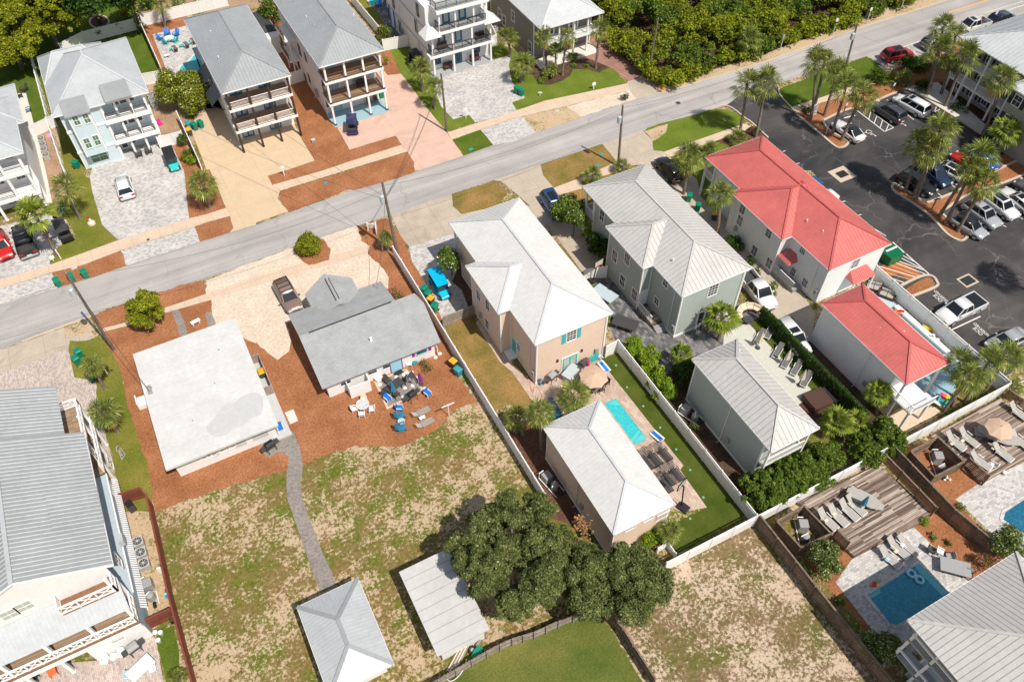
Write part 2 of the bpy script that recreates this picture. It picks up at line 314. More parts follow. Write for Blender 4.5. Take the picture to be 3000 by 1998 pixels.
class MB:
 def __init__(s):s.v=[];s.f=[];s.m=[]
 def face(s,pts,m=0):
  k=len(s.v);s.v+=[tuple(p)for p in pts];s.f.append(tuple(range(k,k+len(pts))));s.m.append(m);return s
 def box(s,x0,y0,z0,x1,y1,z1,m=0):
  k=len(s.v)
  s.v+=[(x0,y0,z0),(x1,y0,z0),(x1,y1,z0),(x0,y1,z0),(x0,y0,z1),(x1,y0,z1),(x1,y1,z1),(x0,y1,z1)]
  for q in((0,3,2,1),(4,5,6,7),(0,1,5,4),(1,2,6,5),(2,3,7,6),(3,0,4,7)):
   s.f.append(tuple(k+i for i in q));s.m.append(m)
  return s
 def bar(s,a,b,w,h=None,m=0,up=(0,0,1)):
  """box beam from a to b, w across, h along up"""
  a=Vector(a);b=Vector(b);d=(b-a).normalized();u=Vector(up)
  if abs(d.dot(u))>0.98:u=Vector((1,0,0))
  sd_=d.cross(u).normalized();u=sd_.cross(d).normalized();h=w if h is None else h
  k=len(s.v)
  for p in(a,b):
   for i,j in((-1,-1),(1,-1),(1,1),(-1,1)):s.v.append(tuple(p+sd_*(i*w/2)+u*(j*h/2)))
  for q in((0,1,2,3),(7,6,5,4),(0,4,5,1),(1,5,6,2),(2,6,7,3),(3,7,4,0)):
   s.f.append(tuple(k+i for i in q));s.m.append(m)
  return s
 def tube(s,pts,rad,n=8,m=0,caps=True):
  pts=[Vector(p)for p in pts];rad=rad if isinstance(rad,(list,tuple))else[rad]*len(pts)
  k=len(s.v)
  for i,p in enumerate(pts):
   d=(pts[min(i+1,len(pts)-1)]-pts[max(i-1,0)]).normalized()
   u=Vector((0,0,1))if abs(d.z)<.9 else Vector((1,0,0));a=d.cross(u).normalized();b=d.cross(a)
   for j in range(n):
    t=2*math.pi*j/n;s.v.append(tuple(p+(a*math.cos(t)+b*math.sin(t))*rad[i]))
  for i in range(len(pts)-1):
   for j in range(n):
    q=(j+1)%n;s.f.append((k+i*n+j,k+i*n+q,k+(i+1)*n+q,k+(i+1)*n+j));s.m.append(m)
  if caps:
   s.f.append(tuple(k+j for j in range(n)));s.m.append(m)
   s.f.append(tuple(k+(len(pts)-1)*n+j for j in reversed(range(n))));s.m.append(m)
  return s
 def cyl(s,x,y,z0,z1,r0,r1=None,n=12,m=0):return s.tube([(x,y,z0),(x,y,z1)],[r0,r0 if r1 is None else r1],n,m)
 def prism(s,poly,z0,z1,m=0):
  k=len(s.v);n=len(poly)
  s.v+=[(p[0],p[1],z0)for p in poly]+[(p[0],p[1],z1)for p in poly]
  s.f.append(tuple(k+i for i in reversed(range(n))));s.m.append(m)
  s.f.append(tuple(k+n+i for i in range(n)));s.m.append(m)
  for i in range(n):
   j=(i+1)%n;s.f.append((k+i,k+j,k+n+j,k+n+i));s.m.append(m)
  return s
 def loft(s,rings,m=0,caps=True):
  k=len(s.v);n=len(rings[0])
  for r in rings:s.v+=[tuple(p)for p in r]
  for i in range(len(rings)-1):
   for j in range(n):
    q=(j+1)%n;s.f.append((k+i*n+j,k+i*n+q,k+(i+1)*n+q,k+(i+1)*n+j));s.m.append(m)
  if caps:
   s.f.append(tuple(k+j for j in reversed(range(n))));s.m.append(m)
   s.f.append(tuple(k+(len(rings)-1)*n+j for j in range(n)));s.m.append(m)
  return s
 def data(s,name,mats):
  me=bpy.data.meshes.new(name);me.from_pydata(s.v,[],s.f)
  for q in(mats if isinstance(mats,(list,tuple))else[mats]):me.materials.append(MT[q])
  if any(s.m):me.polygons.foreach_set('material_index',s.m)
  bm=bmesh.new();bm.from_mesh(me);bmesh.ops.recalc_face_normals(bm,faces=bm.faces);bm.to_mesh(me);bm.free()
  me.update();return me
 def build(s,name,mats,parent=None,loc=(0,0,0),rz=0,smooth=False,bevel=0):
  me=s.data(name,mats)
  if smooth:me.polygons.foreach_set('use_smooth',[True]*len(me.polygons))
  o=put(name,me,parent,loc,rz)
  if bevel:
   md=o.modifiers.new('bevel','BEVEL');md.width=bevel;md.segments=2;md.limit_method='ANGLE';md.angle_limit=R_(40)
  return o
def put(name,me,parent=None,loc=(0,0,0),rz=0):
 o=bpy.data.objects.new(name,me);COL.objects.link(o);o.location=loc
 if rz:o.rotation_euler=(0,0,rz)
 if parent:o.parent=parent
 return o
def tag(o,label,cat,group=None,kind=None):
 o['label']=label;o['category']=cat
 if group:o['group']=group
 if kind:o['kind']=kind
 return o
def thing(name,label,cat,loc=(0,0,0),rz=0,group=None):
 o=bpy.data.objects.new(name,None);COL.objects.link(o);o.empty_display_size=.3
 o.location=loc if len(loc)==3 else(loc[0],loc[1],0);o.rotation_euler=(0,0,rz)
 return tag(o,label,cat,group)
KIDS={}
def children(o):return[c for c in ALLKIDS(o)]
def ALLKIDS(o):return[c for c in COL.objects if c.parent is o]
def tree_of(o):
 return[(c,tree_of(c))for c in ALLKIDS(o)]
PROTO={}
def dup(key,maker,label,cat,loc,rz=0,group=None,scale=1,name=None):
 """first use builds the thing, later uses copy it with its parts; each gets its own label"""
 loc=loc if len(loc)==3 else(loc[0],loc[1],0)
 if key not in PROTO:
  r=maker();PROTO[key]=(r,tree_of(r))
 else:
  src,tr=PROTO[key]
  r=src.copy();COL.objects.link(r)
  def rec(lst,par):
   for c,sub in lst:
    k=c.copy();COL.objects.link(k);k.parent=par;rec(sub,k)
  rec(tr,r)
 r.location=loc;r.rotation_euler=(0,0,rz)
 r.scale=(scale,)*3 if not isinstance(scale,tuple)else scale
 if name:r.name=name
 tag(r,label,cat);
 if group:r['group']=group
 elif 'group' in r:del r['group']
 return r
def jag(poly,amp,step=0.7,seed=1):
 rr=random.Random(seed);out=[]
 for i in range(len(poly)):
  a,b=poly[i],poly[(i+1)%len(poly)];L=math.hypot(b[0]-a[0],b[1]-a[1]);n=max(1,int(L/step))
  for k in range(n):
   t=k/n;out.append((a[0]+(b[0]-a[0])*t+rr.uniform(-amp,amp),a[1]+(b[1]-a[1])*t+rr.uniform(-amp,amp)))
 return out
def sheet(name,mat,poly,lvl,amp=0,step=.7,kind='structure'):
 if isinstance(poly,str):poly=PL(poly)
 if amp:poly=jag(poly,amp,step,len(poly))
 z=0.004*lvl+0.002
 m=MB().face([(p[0],p[1],z)for p in poly]);me=m.data(name,mat)
 if me.polygons[0].normal.z<0:me.flip_normals()
 o=put(name,me);o['kind']=kind;return o
def curve_kerb(name,pts,wd=0.16,h=0.13,mat='kerb'):
 m=MB()
 for a,b in zip(pts[:-1],pts[1:]):m.bar((a[0],a[1],h/2),(b[0],b[1],h/2),wd,h)
 o=m.build(name,mat);o['kind']='structure';return o
def smoothpoly(pts,n=6,closed=True):
 out=[];L=len(pts)
 rng_=range(L if closed else L-1)
 for i in rng_:
  p0,p1,p2,p3=(pts[(i+k-1)%L]if closed else pts[min(max(i+k-1,0),L-1)]for k in range(4))
  for k in range(n):
   t=k/n
   out.append(tuple(.5*((2*p1[q])+(-p0[q]+p2[q])*t+(2*p0[q]-5*p1[q]+4*p2[q]-p3[q])*t*t+(-p0[q]+3*p1[q]-3*p2[q]+p3[q])*t**3)for q in(0,1)))
 if not closed:out.append(pts[-1])
 return out
def seams(mb,poly,spacing,w=0.05,h=0.045,m=1,down=None):
 """ribs running down the slope of a flat convex roof face"""
 P=[Vector(p)for p in poly];n=(P[1]-P[0]).cross(P[2]-P[0]).normalized()
 if n.z<0:n=-n
 dn=Vector((n.x,n.y,0));
 if dn.length<1e-4 or down:dn=Vector(down or(1,0,0))
 dn=(dn-n*dn.dot(n)).normalized();ac=n.cross(dn).normalized()
 o=P[0];uv=[((p-o).dot(ac),(p-o).dot(dn))for p in P]
 lo,hi=min(q[0]for q in uv),max(q[0]for q in uv);k=math.ceil((lo+.08)/spacing)
 base=(o.dot(ac))%spacing
 u=math.floor(lo/spacing)*spacing-base
 while u<hi:
  u+=spacing
  if u<lo+.04 or u>hi-.04:continue
  vs=[]
  for i in range(len(uv)):
   (a0,b0),(a1,b1)=uv[i],uv[(i+1)%len(uv)]
   if(a0-u)*(a1-u)<0:t=(u-a0)/(a1-a0);vs.append(b0+(b1-b0)*t)
  if len(vs)<2:continue
  v0,v1=min(vs),max(vs)
  if v1-v0<.15:continue
  a=o+ac*u+dn*v0+n*(h/2+.001);b=o+ac*u+dn*v1+n*(h/2+.001)
  mb.bar(a,b,w,h,m,up=n)
def roof_face(mb,poly,sp,w=.05,h=.045,thick=.12,down=None,m=1):
 mb.face(poly)
 if sp:seams(mb,poly,sp,w,h,m,down)
def ridge_caps(mb,lines,w=.22,m=2):
 for a,b in lines:
  a=Vector(a);b=Vector(b);d=(b-a).normalized()*.02
  mb.bar(a+Vector((0,0,.035)),b+Vector((0,0,.035)),w,.05,m)
def hip_roof(par,x0,y0,x1,y1,z,zr,axis='Y',ins=(None,None),sp=.45,mats=('roof_grey','roof_grey','roof_grey'),w=.04,h=.02,thick=.16,name='roof',fascia='trim',gable=(False,False),capw=.22):
 """hip (or gable) roof on the eave rectangle; ins = how far each ridge end stands in from its eave"""
 mb=MB();xm,ym=(x0+x1)/2,(y0+y1)/2
 half=(x1-x0)/2 if axis=='Y' else(y1-y0)/2
 i0,i1=(half if q is None else q for q in ins)
 A,B,C_,D=(x0,y0,z),(x1,y0,z),(x1,y1,z),(x0,y1,z)
 if axis=='Y':
  r0=(xm,y0+i0,zr);r1=(xm,y1-i1,zr)
  faces=[(A,r0,r1,D),(B,C_,r1,r0),(A,B,r0),(C_,D,r1)]
  ends=((A,B,r0),(C_,D,r1));caps=[(r0,r1),(A,r0),(B,r0),(C_,r1),(D,r1)]
 else:
  r0=(x0+i0,ym,zr);r1=(x1-i1,ym,zr)
  faces=[(A,B,r1,r0),(C_,D,r0,r1),(D,A,r0),(B,C_,r1)]
  caps=[(r0,r1),(A,r0),(D,r0),(C_,r1),(B,r1)]
 gf=[]
 for q,f in enumerate(faces):
  g=(q==2 and gable[0])or(q==3 and gable[1])
  if g:gf.append(f);continue
  roof_face(mb,f,sp,w,h)
 if gable[0]:caps=[c for c in caps if c[1]!=r0 or c[0]==r1]
 if gable[1]:caps=[c for c in caps if c[1]!=r1 or c==(r0,r1)]
 ridge_caps(mb,caps,capw)
 o=mb.build(name,list(mats),par)
 t=thick;fm=MB()
 e=.03
 fm.box(x0-e,y0-e,z-t,x1+e,y0+.02,z-.004);fm.box(x0-e,y1-.02,z-t,x1+e,y1+e,z-.004)
 fm.box(x0-e,y0+.02,z-t,x0+.02,y1-.02,z-.004);fm.box(x1-.02,y0+.02,z-t,x1+e,y1-.02,z-.004)
 fm.face([(x0,y0,z-t+.03),(x1,y0,z-t+.03),(x1,y1,z-t+.03),(x0,y1,z-t+.03)])
 fo=fm.build('fascia',fascia,par)
 for f in gf:
  MB().face([(p[0],p[1],p[2])for p in f]).build('gable_wall',fascia,par)
 return o
def block(par,x0,y0,x1,y1,z0,z1,mat,name='wall',corner=True):
 o=MB().box(x0,y0,z0,x1,y1,z1).build(name,mat,par)
 if corner:
  e=.012;w_=.13
  for(x,sx)in((x0,1),(x1,-1)):
   for(y,sy)in((y0,1),(y1,-1)):
    MB().box(min(x-sx*e,x+sx*w_),min(y-sy*e,y+sy*w_),z0,max(x-sx*e,x+sx*w_),max(y-sy*e,y+sy*w_),z1-.02).build('corner_board','trim',par)
 return o
WCACHE={}
def window(par,face,a,plane,zc,w=.9,h=1.5,frame='trim',pane='glass',mun=(2,2),name='window',fw=.1,shutters=None):
 """face S/N/W/E; a = position along the wall, plane = wall coordinate, zc = middle height"""
 key=(w,h,frame,pane,mun,fw)
 if key not in WCACHE:
  f=MB();d=.05
  f.box(-w/2-fw,-d,-h/2-fw,-w/2,0,h/2+fw);f.box(w/2,-d,-h/2-fw,w/2+fw,0,h/2+fw)
  f.box(-w/2,-d,h/2,w/2,0,h/2+fw);f.box(-w/2,-d-.03,-h/2-fw,w/2,0,-h/2)
  for i in range(1,mun[0]):
   x=-w/2+w*i/mun[0];f.box(x-.018,-.035,-h/2,x+.018,-.012,h/2)
  for i in range(1,mun[1]):
   z=-h/2+h*i/mun[1];q=.03 if(mun[1]==2 or i==mun[1]//2)else .016
   f.box(-w/2,-.038,z-q,w/2,-.015,z+q)
  p=MB().box(-w/2,-.02,-h/2,w/2,-.006,h/2)
  WCACHE[key]=(f.data('window',frame),p.data('pane',pane))
 rz={'S':0,'N':math.pi,'W':-math.pi/2,'E':math.pi/2}[face]
 loc=(a,plane,zc)if face in 'SN' else(plane,a,zc)
 o=put(name,WCACHE[key][0],par,loc,rz);put('pane',WCACHE[key][1],o)
 if shutters:
  for s in(-1,1):
   MB().box(s*(w/2+fw+.04)if s>0 else-(w/2+fw+.04+w*.42),-.045,-h/2-.05,(w/2+fw+.04+w*.42)if s>0 else s*(w/2+fw+.04),-.001,h/2+.05).build('shutter',shutters,o)
 return o
def door(par,face,a,plane,z0=0.0,w=1.0,h=2.1,col='teal_trim',glass=False,frame='trim',name='door'):
 rz={'S':0,'N':math.pi,'W':-math.pi/2,'E':math.pi/2}[face]
 loc=(a,plane,z0)if face in 'SN' else(plane,a,z0)
 f=MB().box(-w/2,-.04,0,w/2,-.002,h)
 o=f.build(name,col,par,loc,rz)
 fr=MB();fr.box(-w/2-.1,-.06,0,-w/2,0,h+.1);fr.box(w/2,-.06,0,w/2+.1,0,h+.1);fr.box(-w/2,-.06,h,w/2,0,h+.1)
 fr.build('frame',frame,o)
 if glass:
  g=MB()
  if w>1.3:
   g.box(-w/2+.16,-.05,.25,-.12,-.041,h-.2);g.box(.12,-.05,.25,w/2-.16,-.041,h-.2)
  else:g.box(-w/2+.18,-.05,.3,w/2-.18,-.041,h-.2)
  g.build('glazing','glass' if glass is True else glass,o)
 MB().box(w/2-.12,-.09,.98,w/2-.07,-.04,1.08).build('handle','grey',o)
 return o
def railing(par,a,b,z,h=1.0,mat='trim',post=None,gap=.13,name='railing',horiz=0,pw=.035):
 a=Vector((a[0],a[1],z));b=Vector((b[0],b[1],z));L=(b-a).length;m=MB();U=Vector((0,0,1))
 m.bar(a+U*h,b+U*h,.08,.05)
 if horiz:
  for i in range(horiz):
   zz=h*(i+.6)/(horiz+.3);m.bar(a+U*zz,b+U*zz,.03,.045)
  n=max(1,round(L/1.5))
  for i in range(n+1):p=a.lerp(b,i/n);m.bar(p+U*.02,p+U*h,.05,.05)
 else:
  m.bar(a+U*.12,b+U*.12,.05,.05);n=max(2,round(L/gap))
  for i in range(1,n):p=a.lerp(b,i/n);m.bar(p+U*.12,p+U*(h-.02),pw,pw)
 return m.build(name,mat,par)
def xrailing(par,a,b,z,n,h=1.0,mat='trim',inner='trim',name='railing'):
 a=Vector((a[0],a[1],z));b=Vector((b[0],b[1],z));m=MB();U=Vector((0,0,1))
 m.bar(a+U*h,b+U*h,.14,.08);m.bar(a+U*.12,b+U*.12,.09,.08)
 for i in range(n+1):p=a.lerp(b,i/n);m.bar(p,p+U*h,.11,.11)
 for i in range(n):
  p,q=a.lerp(b,i/n),a.lerp(b,(i+1)/n);m.bar(p+U*.14,q+U*(h-.05),.05,.07);m.bar(p+U*(h-.05),q+U*.14,.045,.07)
 return m.build(name,mat,par)
def post(par,x,y,z0,z1,w=.2,mat='trim',name='post'):
 m=MB().box(x-w/2,y-w/2,z0,x+w/2,y+w/2,z1);m.box(x-w*.62,y-w*.62,z0+.003,x+w*.62,y+w*.62,z0+.14)
 return m.build(name,mat,par)
def vent(par,x,y,z):return MB().cyl(x,y,z,z+.3,.07,.07,8).build('vent_pipe','white',par)
def vinyl_fence(label,pts,h=1.83,lattice=True,step=2.4,group=None,cap=True,mat='white',name='vinyl_fence'):
 th=thing(name,label,'fence',(pts[0][0],pts[0][1],0),group=group);ox,oy=pts[0][0],pts[0][1]
 pm=MB();lm=MB();cnt=0
 for(a,b)in zip(pts[:-1],pts[1:]):
  a=Vector((a[0]-ox,a[1]-oy,0));b=Vector((b[0]-ox,b[1]-oy,0));L=(b-a).length;n=max(1,round(L/step));d=(b-a).normalized()
  top_=h-(.38 if lattice else .05)
  pm.bar(a+Vector((0,0,top_/2+.04)),b+Vector((0,0,top_/2+.04)),.045,top_-.04)
  pm.bar(a+Vector((0,0,top_)),b+Vector((0,0,top_)),.09,.07)
  if lattice:
   lm.bar(a+Vector((0,0,h-.03)),b+Vector((0,0,h-.03)),.09,.06)
   k=max(2,int(L/.16))
   for i in range(k):
    p=a.lerp(b,i/k);q=a.lerp(b,min(1,(i+1.4)/k))
    lm.bar(p+Vector((0,0,top_)),q+Vector((0,0,h-.04)),.02,.03)
    lm.bar(p+Vector((0,0,h-.04)),q+Vector((0,0,top_)),.018,.03)
  for i in range(n+1):
   if i==0 and cnt>0:continue
   p=a.lerp(b,i/n)
   if cnt<95:MB().box(-.065,-.065,0,.065,.065,h+.05).tube([(0,0,h+.05),(0,0,h+.14)],[.1,.02],4).build('post',mat,th,p)
   cnt+=1
 pm.build('panel',mat,th)
 if lattice:lm.build('lattice',mat,th)
 return th
def board_fence(label,pts,h=1.85,mat='wood_fence',step=2.4,group=None,cap=True,name='wood_fence',board=.14):
 th=thing(name,label,'fence',(pts[0][0],pts[0][1],0),group=group);ox,oy=pts[0][0],pts[0][1];pm=MB();rm=MB();rr=random.Random(3)
 first=True
 for(a,b)in zip(pts[:-1],pts[1:]):
  a=Vector((a[0]-ox,a[1]-oy,0));b=Vector((b[0]-ox,b[1]-oy,0));L=(b-a).length;n=max(1,int(L/board));d=(b-a).normalized();nn=Vector((-d.y,d.x,0))
  for i in range(n):
   p=a.lerp(b,i/n);q=a.lerp(b,(i+.9)/n);hh=h+rr.uniform(-.04,.04);off=nn*rr.uniform(-.01,.01)
   pm.bar(p+Vector((0,0,hh/2))+off,q+Vector((0,0,hh/2))+off,.03,hh)
  for z in(.35,h-.3):rm.bar(a-nn*.045+Vector((0,0,z)),b-nn*.045+Vector((0,0,z)),.05,.09)
  if cap:rm.bar(a+Vector((0,0,h+.05)),b+Vector((0,0,h+.05)),.15,.04)
  k=max(1,round(L/step))
  for i in range(0 if first else 1,k+1):p=a.lerp(b,i/k)-nn*.1;MB().box(-.05,-.05,0,.05,.05,h+.1).build('post',mat,th,p)
  first=False
 pm.build('board_panel',mat,th);rm.build('rail',mat,th)
 return th
def leaf_mesh(name,centers,normals,size,mats,ratio=.6,rng=RNG,midx=None,jitter=.55):
 """one small pointed leaf-clump face per centre, turned roughly outwards"""
 n=len(centers);c=np.asarray(centers,float);nm=np.asarray(normals,float)+rng.normal(0,jitter,(n,3))
 nm/=np.linalg.norm(nm,axis=1)[:,None]+1e-9
 t=np.cross(nm,rng.normal(0,1,(n,3)));t/=np.linalg.norm(t,axis=1)[:,None]+1e-9;b=np.cross(nm,t)
 s=(np.asarray(size)*rng.uniform(.6,1.3,n))[:,None]
 v=np.empty((n,4,3));v[:,0]=c-t*s;v[:,1]=c-b*s*ratio+nm*s*.15;v[:,2]=c+t*s;v[:,3]=c+b*s*ratio+nm*s*.15
 me=bpy.data.meshes.new(name);me.vertices.add(n*4);me.vertices.foreach_set('co',v.reshape(-1))
 me.loops.add(n*4);me.loops.foreach_set('vertex_index',np.arange(n*4,dtype=np.int32))
 me.polygons.add(n);me.polygons.foreach_set('loop_start',np.arange(0,n*4,4,dtype=np.int32))
 try:me.polygons.foreach_set('loop_total',np.full(n,4,dtype=np.int32))
 except Exception:pass
 for q in(mats if isinstance(mats,(list,tuple))else[mats]):me.materials.append(MT[q])
 if midx is not None:me.polygons.foreach_set('material_index',np.asarray(midx,dtype=np.int32))
 me.update(calc_edges=True);return me
def clump_points(cl,per,rng,shell=.55):
 """cl: list of (x,y,z,r). Points in the outer part of each clump, upper side denser"""
 P=[];Nn=[]
 for(x,y,z,r)in cl:
  k=max(8,int(per*r*r));d=rng.normal(0,1,(k,3));d/=np.linalg.norm(d,axis=1)[:,None]
  d[:,2]=np.where(d[:,2]<-.35,-d[:,2],d[:,2])
  rad=r*(shell+(1-shell)*rng.random(k)**.5)*(1+.12*rng.normal(0,1,k));P.append(np.array([x,y,z])+d*rad[:,None]);Nn.append(d+np.array([0,0,.35]))
 return np.concatenate(P),np.concatenate(Nn)
def crown_clumps(rx,ry,rz,zc,rc,n,rng,flat=.25):
 """clump centres over an uneven dome of half-axes rx, ry, rz"""
 out=[];tries=0
 while len(out)<n and tries<n*30:
  tries+=1
  d=rng.normal(0,1,3);d/=np.linalg.norm(d)
  if d[2]<-flat:continue
  q=rng.uniform(.55,.95)if rng.random()<.75 else rng.uniform(.1,.55)
  p=d*np.array([rx,ry,rz])*q;out.append((p[0],p[1],zc+p[2],rc*rng.uniform(.65,1.25)))
 return out
def lobes(cl,k,q,rng):
 """break each lobe into smaller leaf bunches over its upper surface"""
 out=[]
 for(x,y,z,r)in cl:
  for i in range(k):
   d=rng.normal(0,1,3);d/=np.linalg.norm(d);d[2]=abs(d[2])if rng.random()<.8 else d[2]
   rr_=r*q*rng.uniform(.55,1.3);out.append((x+d[0]*r*.85,y+d[1]*r*.85,max(.3,z+d[2]*r*.8),rr_))
 return out
def limbs(mb,base,zt,cl,r0,rng,n=6):
 mb.tube([base,(base[0]+.05,base[1],zt*.5),(base[0]+.1,base[1],zt)],[r0*1.25,r0*.9,r0*.75],9)
 idx=rng.permutation(len(cl))[:n]
 for i in idx:
  c=cl[i];a=Vector((base[0]+.1,base[1],zt*.85));b=Vector(c[:3]);md=a.lerp(b,.5)+Vector((0,0,-.15*(b-a).length))
  mb.tube([a,md,b],[r0*.5,r0*.32,r0*.1],6)
def tree(label,base,cx,cy,rx,ry,ztop,zc,rc=1.0,n=40,per=70,leaf='leaf_oak',lsize=.16,trunk=.25,name='tree',cat='tree',bark='bark',seed=1,group=None,extra=None,flat=.25,trunkz=None,sub=None):
 """base = foot; (cx,cy) = centre of crown on plan"""
 rng=np.random.default_rng(seed);th=thing(name,label,cat,(base[0],base[1],0),group=group)
 cl=crown_clumps(rx,ry,ztop-zc,zc,rc,n,rng,flat);cl=[(a+cx-base[0],b+cy-base[1],c,r)for a,b,c,r in cl]
 P,Nn=clump_points(lobes(cl,sub[0],sub[1],rng)if sub else cl,per,rng,.7 if sub else .55);mats=[leaf];mi=None
 if extra:
  mats.append(extra[0]);mi=(rng.random(len(P))<extra[1]).astype(int)
  if len(extra)>2:mi=mi*(Nn[:,2]>.2)
 put('crown',leaf_mesh('crown',P,Nn,lsize,mats,.6,rng,mi),th)
 mb=MB();limbs(mb,(0,0,-.05),trunkz or zc*.7,cl,trunk,rng);mb.build('trunk',bark,th,smooth=True)
 return th
def shrub(label,x,y,rx,ry,h,leaf='leaf_shrub',n=14,per=110,lsize=.09,seed=1,name='shrub',cat='shrub',group=None,extra=None,rz=0,sub=None):
 rng=np.random.default_rng(seed);th=thing(name,label,cat,(x,y,0),rz,group=group);rc=min(rx,ry)*.5
 cl=crown_clumps(rx,ry,h*.62,h*.36,min(rc,h*.4),n,rng,.15);P,Nn=clump_points(lobes(cl,sub[0],sub[1],rng)if sub else cl,per,rng,.4)
 P[:,2]=np.maximum(P[:,2],.03);mats=[leaf];mi=None
 if extra:mats.append(extra[0]);mi=((rng.random(len(P))<extra[1])&(Nn[:,2]>.1)).astype(int)
 put('foliage',leaf_mesh('foliage',P,Nn,lsize,mats,.6,rng,mi),th)
 mb=MB()
 for i in range(4):t=rng.uniform(0,6.28);mb.tube([(0,0,0),(math.cos(t)*rx*.4,math.sin(t)*ry*.4,h*.5)],[.035,.015],5)
 mb.build('stem','bark',th);return th
def frond_geo(rng,n,R,leaf_idx,dead=False,lime=False,elev=(-30,80),fan=15):
 """sabal fan fronds: stalk plus a pleated fan of narrow drooping blades"""
 V=[];F=[];M=[];st=MB()
 for i in range(n):
  az=2.399*i+rng.uniform(-.25,.25);t=(i+.5)/n;el=R_(elev[1]+(elev[0]-elev[1])*t+rng.uniform(-9,9))
  d=np.array([math.cos(az)*math.cos(el),math.sin(az)*math.cos(el),math.sin(el)]);sd_=np.array([-math.sin(az),math.cos(az),0]);up=np.cross(d,sd_)*-1;up=up if up[2]>0 else-up
  pl=R*rng.uniform(.42,.58);hub=d*pl+np.array([0,0,-.12*pl*math.cos(el)])
  st.tube([(0,0,0),tuple(hub)],[.03,.018],4)
  bl=R*rng.uniform(.52,.68);spread=R_(rng.uniform(95,125))if not dead else R_(50)
  for k in range(fan):
   a=-spread+2*spread*k/(fan-1);L=bl*(1-.28*abs(a/spread)**2)*rng.uniform(.88,1.06)
   dd=d*math.cos(a)+sd_*math.sin(a);ww=L*.055*(1.5 if lime else .95)
   wv=np.cross(dd,up);wv/=np.linalg.norm(wv)+1e-9
   droop=rng.uniform(.1,.32)*(2 if dead else 1)
   p0=hub;p1=hub+dd*L*.55+up*.05*L-np.array([0,0,droop*.12*L]);p2=hub+dd*L-np.array([0,0,droop*L+.02])
   b=len(V);V+=[p0,p1-wv*ww,p1+wv*ww,p2];F+=[(b,b+1,b+2),(b+1,b+3,b+2)];M+=[leaf_idx]*2
 return V,F,st
def palm_meshes(seed,lime=False,dead=0,R=1.75,n=26):
 rng=np.random.default_rng(seed)
 V,F,st=frond_geo(rng,n,R,0,lime=lime,elev=(-38,82))
 me=bpy.data.meshes.new('crown');me.from_pydata([tuple(v)for v in V]+st.v,[],F+[tuple(q+len(V)for q in f)for f in st.f])
 me.materials.append(MT['leaf_palmlime' if lime else 'leaf_palm']);me.update();dm=None
 if dead:
  V,F,st=frond_geo(rng,dead,R*.85,0,dead=True,elev=(-78,-35))
  dm=bpy.data.meshes.new('dead_frond');dm.from_pydata([tuple(v)for v in V]+st.v,[],F+[tuple(q+len(V)for q in f)for f in st.f]);dm.materials.append(MT['frond_dead']);dm.update()
 return me,dm
PALM={}
def palm(label,base,crown,R=1.9,kind='a',group='sabal palms',rough=False,r0=.17,seed=None,name='palm_tree'):
 """base = ground point, crown = (x, y, z) of the growing tip"""
 if kind=='a' and int(abs(base[0]*7))%2:kind='e'
 key=kind
 if key not in PALM:PALM[key]=palm_meshes({'a':11,'b':12,'c':13,'l':14,'d':15,'e':16}[kind[0]],kind[0]=='l',9 if kind[0]in 'cd' else(5 if kind[0]=='b' else 0),1.75,{'a':24,'b':27,'c':22,'d':26,'l':20,'e':21}[kind[0]])
 th=thing(name,label,'palm tree',(base[0],base[1],0),group=group)
 dx,dy,z=crown[0]-base[0],crown[1]-base[1],crown[2];mb=MB();k=9;rr=random.Random(int(abs(base[0]*31+base[1])))
 pts=[];rad=[]
 for i in range(k):
  t=i/(k-1);s=t*t*.5+t*.5;pts.append((dx*s,dy*s,z*t));rad.append((r0*(1.25 if i==0 else 1.0)*(1-.18*t))*(1+rr.uniform(-.04,.04)))
 mb.tube(pts,rad,9)
 if rough:
  for i in range(70):
   t=rr.uniform(.25,.97);a=rr.uniform(0,6.28);s=t*t*.5+t*.5;p=Vector((dx*s,dy*s,z*t));o=Vector((math.cos(a),math.sin(a),.9));mb.bar(p+Vector((o.x,o.y,0))*r0*.8,p+o*r0*1.9,.05,.03)
 mb.build('trunk','palm_bark',th,smooth=False);s=R/1.75
 c=put('crown',PALM[key][0],th,(dx,dy,z-.05),rr.uniform(0,6.28));c.scale=(s*rr.uniform(.88,1.12),s*rr.uniform(.88,1.12),s*rr.uniform(.85,1.2));c.rotation_euler=(rr.uniform(-.18,.18),rr.uniform(-.18,.18),rr.uniform(0,6.28))
 if PALM[key][1]:d=put('dead_frond',PALM[key][1],th,(dx,dy,z-.15),rr.uniform(0,6.28));d.scale=(s,s,s)
 return th
g0=MB().face([(-400,-300,0),(600,-300,0),(600,700,0),(-400,700,0)]).build('ground','sparse_lot');g0['kind']='structure'
sheet('sandy_lot','sandy_lot','23:1365,560 2230,130 33:-60,300 900,1400 1400,2200 23:1500,2200 1290,1568 1150,1280 1000,1060 1100,700',1,.25)
sheet('road','road','01:-1600,1740 0,1240 850,975 1160,880 1840,655 2110,570 2352,500 11:450,335 900,178 1230,95 10:1500,1568 1905,1435 2180,1335 20:0,1308 220,1222 640,1078 1140,912 1390,855 30:0,545 900,235 1640,0 3600,-640 3600,60 2352,140 1480,480 1340,525 1060,610 900,520 0,800 20:2352,690 1970,970 1200,1205 830,1325 11:1800,215 1220,412 950,505 380,690 0,830 01:1880,1000 870,1330 220,1568 02:-1600,640',3)
sheet('pavement','walk','01:-1500,1450 0,1000 465,865 620,810 1090,640 1740,440 1890,405 2075,345 2110,420 1905,475 1790,515 1110,735 760,870 480,935 0,1090 -1500,1540',6)
